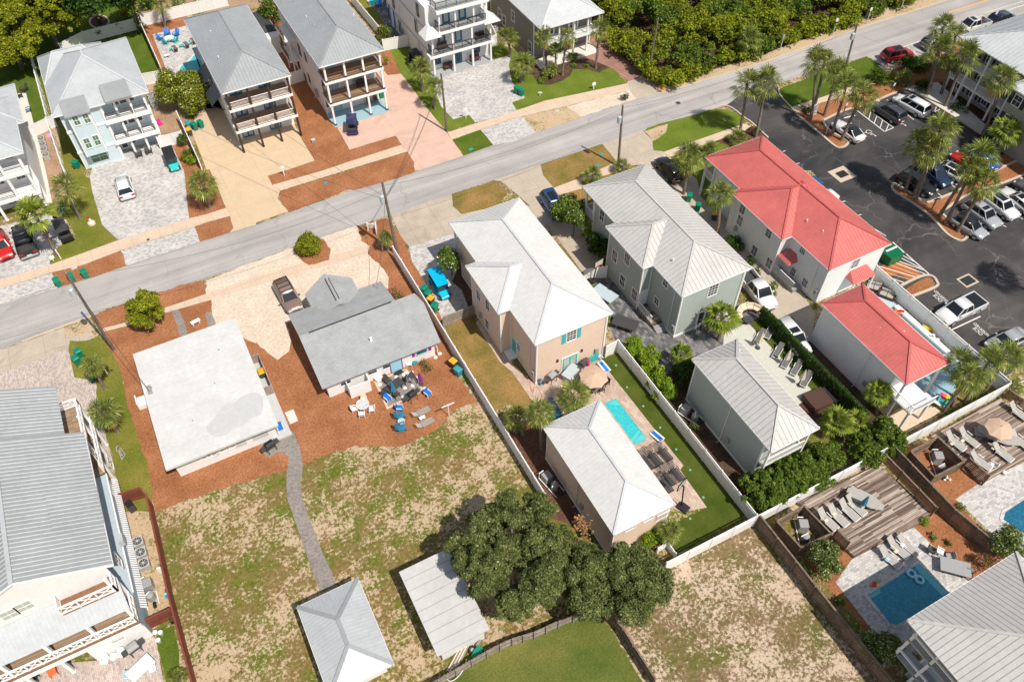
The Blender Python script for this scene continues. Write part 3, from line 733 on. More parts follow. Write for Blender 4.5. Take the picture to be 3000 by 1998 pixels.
sheet('pavement','walk','11:150,135 620,0 10:850,1490 1335,1335 1390,1395 930,1535 11:220,188',6)
sheet('pavement','walk','10:1760,1220 2352,1035 20:300,930 1060,770 1085,830 620,950 0,1095 10:1800,1285',6)
sheet('driveway','paver_grey','01:-1600,380 0,510 60,500 400,400 610,450 600,640 530,705 455,790 465,865 0,1000 -1500,1450',4)
sheet('driveway','paver_grey','01:-1500,1540 0,1090 480,940 492,1012 530,1080 0,1240 -1600,1740',4)
sheet('lawn','lawn_yellow','00:530,1150 760,1200 900,1568 01:740,0 800,60 830,80 850,200 940,500 1000,560 1090,640 620,810 465,860 455,790 530,710 700,600 610,450 480,440 480,310 620,250 600,0 00:590,1568',4,.08)
sheet('driveway','paver_grey','01:825,65 00:860,1500 1500,1240 1620,1380 1690,1568 01:1700,60 1725,340 1740,440 1090,640 1000,560 940,500 850,200',4.5)
sheet('driveway','paver_grey','01:1110,738 1790,517 1840,655 1160,877',4.5)
sheet('mulch_bed','straw','01:490,940 760,870 1110,735 1140,780 1160,875 830,990 540,1075 505,1060',5,.06)
sheet('mulch_bed','straw','01:1790,515 2110,420 2145,530 2110,570 1840,655',5,.06)
sheet('mulch_bed','straw','00:1575,1330 1680,1300 1870,1568 01:1920,0 2075,345 1890,405 1740,440 1725,330 1700,50 1690,0',5,.06)
sheet('yard','dirt','00:1340,790 1500,700 1800,1300 1500,1330 1400,1000',4,.1)
sheet('yard','dirt','00:290,1150 480,1170 600,1568 01:600,0 480,300 420,200 300,-100',4.2,.05)
sheet('yard_slab','slab_white','00:150,860 240,860 420,1568 01:480,300 400,300 200,-300',5)
sheet('lawn','lawn_green','00:-600,700 0,650 300,560 470,1120 280,1160 230,900 -600,800',4)
sheet('lawn','lawn_green','00:300,560 1290,230 1470,650 1310,695 900,900 500,1130',4)
sheet('lawn','lawn_green','00:-900,-700 1200,-700 1200,0 1300,240 740,420 300,560 -900,860',3)
sheet('mulch_bed','straw','00:1310,250 1700,150 2000,700 1520,700',4.5)
sheet('patio','paver_grey','00:1400,322 1750,230 2352,800 2352,1000 1900,1000 1800,700 1540,672',5)
sheet('yard','dirt','00:1200,-700 3200,-700 10:1000,0 00:1600,140 1300,235 1190,0',3.5)
sheet('driveway','drive_tan','00:1750,1180 1880,920 2352,700 10:200,800 400,1250 540,1480 280,1568 11:110,50 150,135 220,190 200,260 300,375 0,480 01:2352,500 2110,570 2145,530 2110,420 2075,345 1990,130 1925,-10 00:1900,1568',5)
sheet('mulch_bed','straw','10:60,150 240,200 330,500 450,700 640,1040 730,1145 860,1380 1285,1250 1340,1335 850,1490 610,1568 11:150,137 108,50 280,0 10:540,1480 410,1250 300,900 100,500',5.5,.05)
sheet('mulch_bed','straw','11:205,215 240,185 860,0 10:1390,1395 1450,1490 1455,1568 11:1460,5 1430,30 1230,92 910,180 860,170 450,330 420,345 300,375 240,310',5,.06)
sheet('driveway','drive_pink','10:700,1100 800,800 1100,600 1150,500 1160,640 1210,695 1330,680 1390,750 1560,980 1750,1220 1800,1285 1905,1435 1500,1568 11:1460,0 10:1455,1540 1390,1395 1340,1335 1285,1250 860,1380 730,1145',4.5)
sheet('mulch_bed','straw','10:1150,490 1240,480 1325,675 1210,695 1150,600',5.2,.05)
sheet('lawn','lawn_bright','10:1230,470 1400,430 1500,600 1640,700 1660,900 1700,980 1810,1100 1960,1060 2015,1130 1760,1215 1560,985 1390,750 1325,670',4.8,.04)
sheet('lawn','lawn_yellow','10:880,-80 1010,-80 1250,360 1200,360',4.4)
sheet('patio','paver_dark','10:1010,-80 1250,-80 1460,440 1380,470 1240,350',4.2)
sheet('lawn','lawn_green','10:1808,1290 2060,1190 2180,1335 1910,1432',4.8,.03)
sheet('driveway','paver_grey','10:1640,690 2160,560 2352,500 20:-30,600 0,760 120,900 0,945 40,1010 10:2352,1040 2010,1130 1960,1060 1810,1100 1700,980 1670,900',4.6)
sheet('driveway','paver_grey','10:2065,1198 20:0,1097 100,1075 220,1222 0,1308 10:2180,1335',4.6)
sheet('lawn','lawn_bright','10:2120,450 2220,400 20:0,450 210,560 660,500 920,630 1055,765 620,900 350,940 40,1010 0,945 115,905 0,760 10:2165,560',4.2,.04)
sheet('mulch_bed','soil',PL('20:190,540 320,520 640,500 860,560 900,620 800,672 700,640 560,640 530,700 470,740 350,785 240,775 190,690 110,690 120,600'),5.2,.06)
sheet('driveway','brick_drive','20:560,560 600,400 830,320 960,480 1210,705 1070,750 920,630 700,540',5.4)
sheet('house_slab','slab_white','20:200,560 700,380 800,480 560,560 260,640',5.6)
sheet('driveway','drive_grey','20:1065,750 1210,705 1392,856 1140,912 1085,830 1055,765',5.4)
sheet('verge','verge','20:100,1075 560,965 700,1020 640,1078 220,1222',4.6,.04)
sheet('verge','sand','20:500,985 620,950 1085,830 1140,912 900,990 640,1078 600,1050',5,.08)
sheet('verge','verge','20:1210,705 1392,856 2352,562 30:900,245 1640,8 2600,-330 2600,-420 1640,-110 1150,0 700,200 0,450 20:2352,510 1700,690 1460,780',4.4,.2)
sheet('driveway','drive_grey','01:250,1568 590,1440 600,1540 840,1480 880,1530 02:780,0 625,65 0,300 -1500,700 -1500,560',4)
sheet('driveway','paver_pink','02:0,296 625,66 685,332 880,368 905,520 980,900 1050,1150 700,1200 -900,800 -1500,700',4.5)
sheet('lawn','lawn_yellow','02:625,65 640,0 01:800,1568 900,1515 960,1568 02:1000,60 1060,160 1130,330 1170,560 1250,820 1350,1130 1400,1340 1380,1568 1110,1568 1060,1160 985,850 960,700 885,480 880,368 685,330',4.8,.1)
sheet('verge','verge','01:588,1442 830,1350 880,1465 660,1532 600,1535',5,.05)
sheet('mulch_bed','straw','01:870,1332 960,1278 1180,1218 1400,1142 1700,1042 1850,1010 1900,1050 11:0,860 600,760 900,600 930,520 1200,432 1318,585 1360,650 1410,760 1430,830 1530,990 1600,1100 1760,1362 1700,1395 12:1750,0 1850,300 2030,560 1850,610 1700,760 1640,830 1500,890 1350,960 1200,970 900,960 700,1030 520,1080 430,1160 300,1185 150,1215 0,1240 02:2352,1262 2100,1330 1900,1400 1650,1480 1450,1568 1410,1568 1340,1130 1245,820 1150,560 1120,330 1040,160 980,60 01:950,1490 900,1440',3.6,.15,.28)
sheet('sand_driveway','sand','01:1900,1010 2352,832 11:0,832 380,692 930,508 930,540 980,650 1045,690 1020,760 1130,860 1225,985 1210,1100 1100,1300 500,1300 280,1400 330,1568 12:300,100 190,170 100,110 0,-10 02:2352,20 2200,-60 01:2150,1355 1985,1420 1945,1300 1935,1200 1890,1130 1905,1060',5,.12,.5)
sheet('pavement','walk','01:945,1450 1190,1388 1240,1410 960,1480',5.4)
sheet('pavement','walk','01:1490,1268 1700,1200 1900,1130 2352,975 11:0,975 640,790 1045,690 1025,765 640,872 0,1060 01:2352,1060 1900,1200 1510,1310',5.4)
sheet('path','path_grey',PL('01:1575,1290 1640,1275 1700,1400 1730,1510 1660,1540 1620,1400'),6)
sheet('path','path_grey','01:1882,1318 1900,1306 1940,1300 1985,1405 1915,1432',6)
sheet('mulch_bed','straw',PL('11:335,700 450,640 620,622 690,730 660,820 490,872 400,810'),6,.12)
sheet('path','path_grey',[p for p in smoothpoly(PL('12:55,935 180,860 320,820 380,920 410,1010 430,1160 410,1300 430,1450 470,1568 13:600,350 730,660 620,720 580,715 450,350 330,0 12:290,1450 280,1250 300,1080 260,1030 200,1020 100,1060'),5)],6)
sheet('step_slab','slab_white','12:265,655 345,625 388,730 315,762',6)
sheet('driveway','drive_grey','11:1240,405 1798,217 1810,330 1890,402 2352,280 21:400,400 0,900 11:2352,900 1830,580 1410,700 1360,645 1320,585',4)
sheet('driveway','paver_grey','11:1405,703 1840,572 2352,700 2352,1200 2000,1270 1720,1400 1610,1130 1530,990 1430,830',4.6)
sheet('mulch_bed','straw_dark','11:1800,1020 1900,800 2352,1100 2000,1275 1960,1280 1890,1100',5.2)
sheet('driveway','drive_grey','11:2175,92 20:262,1514 21:290,50 385,160 440,260 750,500 900,900 700,1040 640,930 280,430 70,240 -100,100',4.6)
sheet('verge','lawn_dry','11:1800,215 2175,100 21:-40,200 11:2220,330 1900,397 1855,370 1812,310',5,.04)
sheet('verge','lawn_dry','20:264,1516 830,1325 965,1492 21:610,75 385,158 290,50',5,.04)
sheet('pavement','walk','21:385,160 610,75 20:965,1490 1020,1568 21:630,110 700,150 420,230',5.4)
sheet('yard','lawn_dry','21:420,215 900,0 20:1250,1510 21:1300,60 900,700 600,500',3.8)
sheet('driveway','drive_grey','20:830,1325 1200,1205 1290,1290 1390,1400 1480,1470 21:1700,80 1740,250 2300,700 2352,800 31:0,800 300,1100 430,1310 400,1568 100,1568 0,1200 21:2000,900 1300,20 20:1250,1510 1020,1530 965,1492',4.8)
sheet('lawn','lawn_bright',smoothpoly(PL('20:1240,1180 1670,1060 1850,1008 2000,1018 2100,1070 2142,1110 2120,1142 1385,1393 1290,1290'),3),5,.03)
sheet('verge','verge','20:1218,1208 1430,1140 1420,1220 1300,1300',5.4,.08)
sheet('pavement','walk','20:1390,1400 2130,1140 2200,1165 2180,1190 1450,1445',5.6)
sheet('lawn','lawn_bright','20:1450,1445 2200,1180 2352,1260 2352,1400 1900,1568 21:1900,400 1700,500 1560,150 20:1500,1520',4.6)
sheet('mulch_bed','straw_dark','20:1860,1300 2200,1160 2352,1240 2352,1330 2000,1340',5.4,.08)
sheet('yard','soil','21:1560,150 1720,120 2000,400 2352,800 2352,1200 2100,1000 1800,600',4.4)
sheet('lawn','lawn_dry','11:1730,1420 2000,1300 2200,1400 12:2260,190 22:0,280 185,545 150,640 0,600 12:2350,560 2200,640 2050,400 1800,0',4.2,.06)
sheet('patio','paver_pool','11:2050,1350 2352,1568 22:0,200 210,400 820,160 900,290 1400,920 1575,1140 1545,1180 1790,1525 1560,1568 900,1300 400,700 185,545 0,280 12:2240,190 11:2020,1400',4.6)
sheet('lawn','turf','22:820,160 980,100 1130,290 1340,560 1640,960 2250,1700 23:2150,30 1500,395 1300,250 1510,100 22:1790,1525 1545,1180 1575,1140 1400,920 900,290',4.4)
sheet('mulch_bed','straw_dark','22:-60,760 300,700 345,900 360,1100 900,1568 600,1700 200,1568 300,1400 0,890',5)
sheet('patio','paver_dark','21:740,1030 870,975 1480,1540 1560,1500 2050,1200 2352,1350 31:0,1300 150,1568 32:-400,300 22:1650,160 1400,350 1000,0 21:950,1568 860,1350',4.4)
sheet('yard','soil','22:1330,480 1430,300 1650,160 1600,560 2300,1250 2200,1500 1900,1200',5)
sheet('patio','deck_pale',[(41.0,26.8),(48.7,26.8),(48.7,37.5),(44.5,37.5),(41.0,33.5)],5)
sheet('lawn','turf',[(47.6,21.5),(48.9,21.5),(48.9,37.5),(47.6,37.5)],5.6)
sheet('patio','umber',[(44.3,23.6),(48.2,23.6),(48.2,26.75),(44.3,26.75)],5)
sheet('yard','soil',[(49.1,21),(51.7,21),(51.7,33),(49.1,33)],4.4)
sheet('patio','pool_cover',[(56.9,21.6),(63.6,21.6),(63.6,36),(56.9,36)],4)
sheet('car_park','lot','20:1970,970 2352,690 30:60,730 100,820 900,530 1080,620 1400,600 3800,-500 3800,2352 32:2352,200 2100,380 1890,80 31:1750,1525 1020,880 900,620 400,0 30:330,1568 0,1290 20:2200,1130 2130,1090',3.4)
sheet('lawn','lawn_green',smoothpoly(PL('30:110,830 280,755 600,640 900,530 1000,600 1080,690 860,760 640,870 500,895 385,930 210,990 150,960'),3),5.4,.03)
sheet('pavement','walk','30:210,990 385,930 500,895 860,760 950,775 850,850 480,950 270,1040',5.6)
sheet('mulch_bed','straw',smoothpoly(PL('30:270,1050 480,955 850,850 950,790 1180,850 1100,890 890,965 500,1110 560,1200 700,1290 720,1320 690,1345 620,1335 470,1215'),3),6,.04)
sheet('pavement','walk','30:1000,600 1080,690 1300,590 1500,510 1300,560 1060,610',5)
sheet('mulch_bed','straw','30:1000,700 1300,590 1500,500 1850,380 2000,600 1700,900 1500,780 1240,830 1180,850 950,790 900,760',5.2,.06)
sheet('path','walk','30:1280,560 1500,520 1700,420 1720,450 1480,560 1350,600',6)
sheet('pavement','slab_white','30:1240,820 1370,780 1560,760 2000,1150 1950,1240 1350,850',6)
sheet('mulch_bed','soil','30:1500,780 1800,700 2352,1300 2352,1480 2000,1400 1900,1240 1400,880',5.6)
sheet('mulch_bed','straw',PL('31:1170,140 1230,150 1330,215 1400,270 1450,300 1740,190 2080,10 2352,-120 2700,-250 2700,-60 2352,40 2150,120 1850,215 1640,350 1600,390 1700,480 1790,570 1800,610 1760,635 1640,560 1500,420 1330,290 1165,185'),6,.04)
sheet('mulch_bed','straw',smoothpoly(PL('31:1260,1100 1440,990 1510,1000 1520,1050 1480,1080 1320,1140'),4),6,.03)
sheet('mulch_bed','straw','30:2050,1560 2200,1380 2352,1480 2352,1568 31:2352,60 2200,40',6.2,.05)
curve_kerb('kerb',smoothpoly(PL('30:500,1110 560,1200 715,1290 730,1325 690,1355 620,1350 470,1225 270,1060'),4,False),.3)
curve_kerb('kerb',smoothpoly(PL('30:500,1115 700,1020 890,970 1180,850'),4,False),.3)
curve_kerb('kerb',smoothpoly(PL('30:100,820 110,880 210,990 270,1055'),4,False),.2)
curve_kerb('kerb',smoothpoly(PL('31:1400,275 1180,130 1140,150 1170,200 1330,300 1500,430 1640,580 1760,645 1820,620 1810,580 1600,400 1640,350'),4,False),.3)
curve_kerb('kerb',smoothpoly(PL('31:1640,350 1850,215 2150,120 2352,40'),4,False),.3)
curve_kerb('kerb',smoothpoly(PL('31:1460,300 1740,190 2080,10 2352,-120'),4,False),.3)
curve_kerb('kerb',smoothpoly(PL('31:1220,1060 1400,975 1500,970 1548,1020 1540,1070 1330,1155'),4,False),.3)
curve_kerb('kerb',smoothpoly(PL('30:1330,840 1950,1230 2352,1500'),4,False),.2)
curve_kerb('kerb',smoothpoly(PL('20:1790,1020 1970,975 2140,1090 2200,1130 2352,1270'),4,False),.2)
curve_kerb('kerb',PL('01:200,1571 590,1425 870,1325'),.25,.03)
curve_kerb('kerb',PL('20:1390,855 2352,560 30:900,240 1640,5'),.22,.03)
def stripe(a,b,w=.1,mat='paint_white',lvl=5,name='road_marking'):
 a=Vector(a);b=Vector(b);d=(b-a).normalized();n=Vector((-d.y,d.x))*w/2
 return sheet(name,mat,[a+n,a-n,b-n,b+n],lvl)
def st(s,**k):p=PL(s);return stripe(p[0],p[1],**k)
st('30:1660,118 2030,0',w=.22,mat='paint_yellow');st('30:2030,0 2700,-215',w=.22,mat='paint_yellow')
st('30:1000,520 1400,380',w=.12);st('30:2190,100 2352,50',w=.12);st('30:1400,380 1800,240',w=.12);st('30:1320,480 1390,525',w=.1);st('30:2352,12 2000,120',w=.08)
st('30:1640,125 1760,190',w=.1,mat='paint_faded');st('20:1620,912 1660,905',w=.12,mat='paint_faded');st('20:1850,840 2030,790',w=.08,mat='paint_faded')
st('30:820,1020 1070,1212',w=.14);st('30:890,990 875,1050',w=.09);st('30:890,990 1150,1175',w=.1);st('30:1070,1212 1155,1176',w=.12);st('30:700,1088 800,1062',w=.2)
for a,b in(((945,1030),(925,1095)),((1000,1070),(975,1135)),((1052,1110),(1030,1175)),((1108,1148),(1085,1200))):stripe(G(3,0,*a),G(3,0,*b),.1)
st('30:1230,1020 1340,1105',w=.12);st('30:1490,1010 1530,1032',w=.1);st('30:1530,1032 1580,1008',w=.1);st('30:1548,980 1530,1030',w=.09);st('30:1090,920 1120,935',w=.12)
for s in('31:680,290 710,280','31:830,412 858,404','31:985,540 1085,604','31:1725,130 1810,95','31:1560,210 1600,240','31:1690,135 1730,165','31:2160,505 2190,520','31:1720,340 1745,355','31:2320,435 2340,448','31:2010,575 2035,590','30:135,1396 160,1388','30:262,1508 290,1500'):st(s,w=.1)
st('31:1690,1462 1952,1340',w=.12);st('32:2290,390 2352,365',w=.12);st('31:1145,658 1505,975',w=.13)
for k,s in enumerate(('1160,708 1280,770','1150,736 1345,838','1140,762 1400,895','1090,795 1430,915','1150,840 1440,950','1060,845 1390,968','1020,880 1390,990','1030,920 1310,1005','1130,990 1250,1030','1120,985 1200,1040')):
 st('31:'+s,w=.12,mat='paint_white' if k not in(5,7)else 'paint_faded')
sheet('rust_stain','rust',smoothpoly(PL('31:1090,840 1200,830 1300,880 1400,960 1340,1000 1200,960 1100,960 1040,900'),3),4.2,.15)
def ground_text(txt,pos,rz,size,mat='paint_white',ext=.004,name='painted_lettering',sx=1):
 cu=bpy.data.curves.new(name,'FONT');cu.body=txt;cu.size=size;cu.align_x='CENTER';cu.align_y='CENTER';cu.extrude=ext;cu.offset=size*.004
 tmp=bpy.data.objects.new('t',cu);COL.objects.link(tmp);dg=bpy.context.evaluated_depsgraph_get();me=bpy.data.meshes.new_from_object(tmp.evaluated_get(dg));bpy.data.objects.remove(tmp)
 me.materials.clear();me.materials.append(MT[mat]);me.name=name;o=put(name,me,None,pos,rz);o.scale=(sx,1,1);return o
for(cx_,cy_)in((1593,1158),(1961,1462)):
 for t_,dx,dy,sz in(('OCE',-32,14,.62),('RESERVED',0,0,.5)):
  p=G(3,1,cx_+dx,cy_+dy);o=ground_text(t_,(p[0],p[1],.03),R_(88),sz,sx=.92);o['kind']='structure'
def wheelchair(pos,rz):
 m=MB()
 arc=[(.38*math.cos(R_(a)),-.25+.38*math.sin(R_(a)),0)for a in range(150,400,20)]
 for a,b in zip(arc[:-1],arc[1:]):m.bar(a,b,.09,.006)
 for a,b in(((-.12,.62,0),(-.08,-.02,0)),((-.08,.0,0),(.34,.0,0)),((.34,.02,0),(.5,-.42,0)),((.48,-.42,0),(.66,-.36,0)),((-.1,.3,0),(.28,.3,0))):m.bar(a,b,.1,.006)
 m.cyl(-.13,.78,-.003,.003,.12,n=10);o=m.build('accessible_parking_marking','paint_white',None,pos,rz);o['kind']='structure';return o
p=G(3,0,940,1225);wheelchair((p[0],p[1],.03),R_(180));p=G(3,0,1215,1130);wheelchair((p[0],p[1],.03),R_(180))
LAWN=PL('13:1400,2200 1500,1800 1640,1568 1850,1500 2120,1330 2352,1210 23:0,1235 200,1160 400,1050 660,960 820,970 950,1150 1050,1330 1200,1568 1500,2200')
sheet('lawn','lawn_round',LAWN,2,.05)
sheet('dry_leaves','dirt','23:880,900 1000,920 1060,1010 1130,1180 1150,1330 1080,1230 950,1000',3,.2)
sheet('yard','straw','32:1180,1010 1560,880 1980,1270 2100,1300 1720,1440 33:1900,100 2700,900 2000,900 1300,60 32:1500,1380',2.4,.06)
sheet('yard','straw','33:0,60 60,90 300,400 1340,100 1480,0 1560,60 2100,560 1500,1100 900,1100 500,640',2.2)
sheet('patio','paver_grey','33:620,650 800,400 1340,145 1560,360 2200,1000 1300,1300 950,1080',4)
sheet('patio','paver_grey','32:1720,1450 1960,1290 2352,1110 2900,800 3300,1568 33:2700,500 2100,240 1960,110 1840,0',4)
sheet('yard','beach_sand','32:1000,760 1380,500 1570,640 1500,700 1210,850 1160,940 1040,900',4.2,.1)
sheet('patio','blue_floor','32:1140,600 1290,330 1640,200 1850,330 1850,420 1740,440 1600,540 1500,560 1380,520',4.6)
for a_,b_ in(('01:0,1370 2352,620',0),('11:0,620 2352,-90',0),('20:0,1410 2352,640',0),('01:0,1330 1500,840',0),('20:640,1240 1700,900',0)):st(a_,w=.035,mat='grey',lvl=3.6,name='road_seam')
for k_ in range(26):
 x_=-14+k_*6.1
 y0_=76.6+.012*x_;y1_=69.0+.012*x_
 stripe((x_,y0_),(x_+.3,y1_),.03,'grey',3.5,'road_seam')
def house(name,label,x,y,cat='house'):return thing(name,label,cat,(0,0,0))
def wS(h,Y,c,r,x,y,w=.9,hh=1.4,**k):a,z=GY(c,r,x,y,Y);return window(h,'S',a,Y,z,w,hh,**k)
def wW(h,X,c,r,x,y,w=.9,hh=1.4,**k):a,z=GX(c,r,x,y,X);return window(h,'W',a,X,z,w,hh,**k)
H=house('two_storey_house','peach two-storey house with white metal hip roof and turquoise shutters',27,50)
hip_roof(H,23.45,40.65,32.0,59.8,6.7,8.75,ins=(4.45,4.3),sp=.42,mats=('roof_white','roof_white','roof_light'),w=.045)
hip_roof(H,22.2,45.75,28.6,53.05,6.69,8.3,axis='X',ins=(3.3,.3),sp=.42,mats=('roof_white','roof_white','roof_light'),w=.045,name='wing_roof')
block(H,23.8,40.95,31.7,58.0,.0,6.6,'peach');block(H,22.6,46.15,23.79,52.7,0,6.6,'peach','wing_wall')
MB().box(23.75,40.9,0,31.75,57.95,.25).build('plinth','trim',H)
wS(H,40.95,2,1,545,1515,1.0,1.35,mun=(3,4),shutters='teal_trim')
a,z=GY(2,2,528,190,40.95);door(H,'S',a,40.95,.3,1.7,2.0,'teal_trim','pale_blind')
for p in((2045,1145),(2128,1235),(2125,1410)):wW(H,22.6,1,1,*p,w=.75,hh=1.35)
wW(H,23.8,2,2,60,50,w=.7,hh=.9);wW(H,23.8,1,1,2215,1520,w=.6,hh=1.6)
door(H,'W',45.4,23.8,.15,.95,2.1,'teal_trim');MB().box(22.9,44.8,0,23.79,46.1,.2).build('doorstep','trim',H)
for a_ in((415,175),(638,80)):p=GY(2,2,*a_,40.95);MB().box(p[0]-.09,40.8,p[1]-.15,p[0]+.09,40.94,p[1]+.15).build('wall_lamp','black',H)
for yy in(59.3,57.95):[post(H,xx,yy,0,6.6,.2)for xx in(23.9,31.6)]
MB().box(23.8,58.02,2.9,31.7,59.45,3.1).build('porch_floor','deck_pale',H);railing(H,(23.9,58.1),(23.9,59.3),3.1);railing(H,(23.9,59.3),(31.6,59.3),3.1)
for q in((26.0,50.5),(30.2,52.0),(30.0,46.8),(25.5,43.0)):vent(H,q[0],q[1],7.4)
H=house('guest_house','small peach guest house with white hip roof beside the swimming pool',23,27)
hip_roof(H,20.18,21.65,26.1,33.35,5.2,6.65,ins=(3.0,2.9),sp=.38,mats=('roof_white','roof_white','roof_light'),w=.04)
block(H,20.5,22.0,25.8,33.0,0,5.1,'peach')
wS(H,22.0,2,3,1085,150,.9,.5);wS(H,22.0,2,3,1255,60,.9,.5)
post(H,26.0,22.1,0,5.1,.18);post(H,26.0,24.0,0,5.1,.18);railing(H,(24.7,21.85),(25.95,21.85),2.9)
MB().box(20.45,21.95,0,25.85,33.05,.22).build('plinth','trim',H);vent(H,24.6,26.4,5.7);vent(H,23.6,23.1,5.4)
H=house('two_storey_house','sage green two-storey house with pale grey standing-seam roof',43,48)
RS=('roof_sage','seam_dark','roof_sage')
hip_roof(H,39.05,39.2,47.6,58.15,6.7,8.6,ins=(4.35,3.95),sp=.5,mats=RS,w=.045)
hip_roof(H,37.85,44.25,43.6,51.35,6.69,8.45,axis='X',ins=(3.4,.3),sp=.5,mats=RS,w=.045,name='wing_roof')
block(H,39.4,39.5,47.3,55.9,0,6.6,'sage');block(H,38.2,44.6,39.39,51.0,0,6.6,'sage','wing_wall')
MB().box(39.35,39.45,0,47.35,55.95,.3).build('plinth','trim',H)
for p in((945,785),(1060,810),(1015,1012),(1125,1140)):wW(H,38.2,2,1,*p,w=.85,hh=1.5,mun=(3,2),pane='glass')
wW(H,39.4,2,1,1412,1033,w=.7,hh=.9);wW(H,39.4,2,1,1330,1200,w=.7,hh=.9)
wS(H,39.5,2,1,1845,1098,1.1,1.5,mun=(3,4));a,z=GY(2,1,1770,1320,39.5);door(H,'S',a,39.5,.4,1.9,2.1,'white',True)
door(H,'S',38.8,44.6,.55,.9,2.1,'white')
MB().box(38.15,41.6,0,39.35,44.55,.5).build('side_deck','deck_grey',H);railing(H,(38.2,41.9),(38.2,44.5),.5)
for k in range(3):MB().box(38.2,41.25-.3*k,0,39.3,41.55-.3*k,.38-.12*k).build('step','grey',H)
for xx in(39.5,47.2):post(H,xx,57.7,0,6.6,.2)
post(H,39.5,56.1,0,6.6,.2);wW(H,39.4,2,1,828,415,w=.8,hh=1.5)
MB().box(39.4,55.95,2.95,47.3,57.8,3.15).build('porch_floor','deck_pale',H);railing(H,(39.5,56.1),(39.5,57.7),3.15);railing(H,(39.5,57.7),(47.2,57.7),3.15)
block(H,42.8,38.2,46.0,39.4,0,.45,'deck_grey','back_deck',False);railing(H,(42.8,38.2),(46.0,38.2),.45)
for q in((41.6,43.6),(44.8,47.6),(40.6,43.2)):vent(H,q[0],q[1],7.5)
H=house('pool_house','sage green pool house with pale grey seamed roof behind the vinyl fence',38,27)
hip_roof(H,35.63,21.4,40.85,32.75,6.2,7.8,ins=(2.8,2.75),sp=.5,mats=RS,w=.045)
block(H,35.9,22.4,40.5,32.4,0,6.1,'sage');MB().box(35.86,22.36,0,40.54,32.44,.3).build('plinth','trim',H)
for xx in(36.0,40.4):post(H,xx,21.8,0,6.1,.18)
railing(H,(36.0,21.8),(40.4,21.8),3.1);MB().box(35.9,21.75,2.9,40.5,22.38,3.08).build('porch_floor','deck_pale',H)
vent(H,39.5,31.0,6.9)
H=house('two_storey_house','white two-storey house with coral red metal hip roof',60,46);RR=('roof_red','roof_red','roof_redtrim')
hip_roof(H,55.35,35.95,63.9,57.2,5.5,7.65,ins=(4.15,4.1),sp=.42,mats=RR,w=.04,fascia='trim')
hip_roof(H,54.05,41.8,60.6,50.65,5.49,7.6,axis='X',ins=(4.4,.3),sp=.42,mats=RR,w=.04,name='wing_roof')
block(H,55.75,36.3,63.6,55.2,0,5.4,'white_wall');block(H,54.4,42.15,55.74,50.3,0,5.4,'white_wall','wing_wall')
for c,r,x,y in((2,1,2120,350),(2,1,2095,460),(2,1,2228,735),(3,1,10,570),(3,1,10,850)):wW(H,54.4,c,r,x,y,w=.8,hh=1.25,mun=(2,4))
for x,y in((322,728),(230,930),(340,1030)):wW(H,55.75,3,1,x,y,w=.7,hh=1.0,mun=(3,4))
wS(H,36.3,3,1,800,855,1.0,1.2,mun=(2,4))
def awning(h,face,a,plane,z,w,d,drop,mat,name='awning'):
 rz={'S':0,'W':-math.pi/2,'E':math.pi/2}[face];m=MB()
 A,B=(-w/2,-d,z-drop),(w/2,-d,z-drop);C_,D=(w/2-.35*d,0,z),(-w/2+.35*d,0,z)
 roof_face(m,[A,B,C_,D],.25,.03,.03);m.face([A,D,(-w/2,0,z-drop)]);m.face([B,(w/2,0,z-drop),C_])
 m.face([(-w/2,0,z-drop),(w/2,0,z-drop),B,A])
 return m.build(name,[mat,mat],h,(a,plane,0)if face=='S' else(plane,a,0),rz)
a,z=GY(3,1,780,1000,36.3);awning(H,'S',a,36.3,3.2,3.2,1.3,.75,'roof_red')
for xx in(a-1.4,a+1.4):post(H,xx,35.1,0,2.45,.14)
a,z=GX(3,1,150,800,55.75);awning(H,'W',41.2,55.75,3.6,1.9,1.25,.8,'roof_red');door(H,'W',41.2,55.75,.5,.9,2.1,'white')
MB().box(54.5,38.6,0,55.72,42.1,.5).build('side_stair','grey',H);railing(H,(54.5,38.7),(54.5,42.0),.5)
for xx in(55.6,63.5):post(H,xx,56.9,0,5.4,.22)
post(H,55.6,55.3,0,5.4,.2);MB().box(55.7,55.22,2.7,63.6,56.95,2.9).build('porch_floor','deck_pale',H);railing(H,(55.6,55.3),(55.6,56.9),2.9);railing(H,(55.6,56.9),(63.5,56.9),2.9)
for q in((57.3,42.1),(57.6,40.0)):vent(H,q[0],q[1],6.5)
H=house('pool_house','low white pool house with coral red metal hip roof',54,27)
hip_roof(H,51.4,21.5,56.95,32.9,5.6,7.0,ins=(2.95,2.6),sp=.36,mats=RR,w=.035)
block(H,51.7,22.9,56.6,32.6,0,5.5,'white_wall',corner=False)
for xx in(51.8,56.5):post(H,xx,21.8,0,5.5,.22)
MB().box(51.6,19.9,2.7,54.6,22.88,2.86).build('deck','white',H);railing(H,(51.6,19.9),(54.6,19.9),2.86);railing(H,(51.6,19.9),(51.6,22.8),2.86)
for q in((51.8,20.1),(54.4,20.1)):post(H,q[0],q[1],0,2.7,.2)
st_=MB()
for k in range(9):st_.box(54.7+.28*k,20.0,2.6-.28*k,54.98+.28*k,21.1,2.66-.28*k)
st_.build('stairs','white',H)
for q in((53.4,27.3),(55.0,25.9)):vent(H,q[0],q[1],6.3)
H=house('cottage','single-storey white cottage with flat white membrane roof and grey puddle stain',-5,54)
m=MB();x0,y0,x1,y1=-10.56,46.2,-.35,61.0;m.box(x0,y0,2.62,x1,y1,2.86);m.build('roof','flat_white',H)
sm=MB()
for k in range(1,8):yy=y0+(y1-y0)*k/8;sm.box(x0+.05,yy-.015,2.861,x1-.05,yy+.015,2.874)
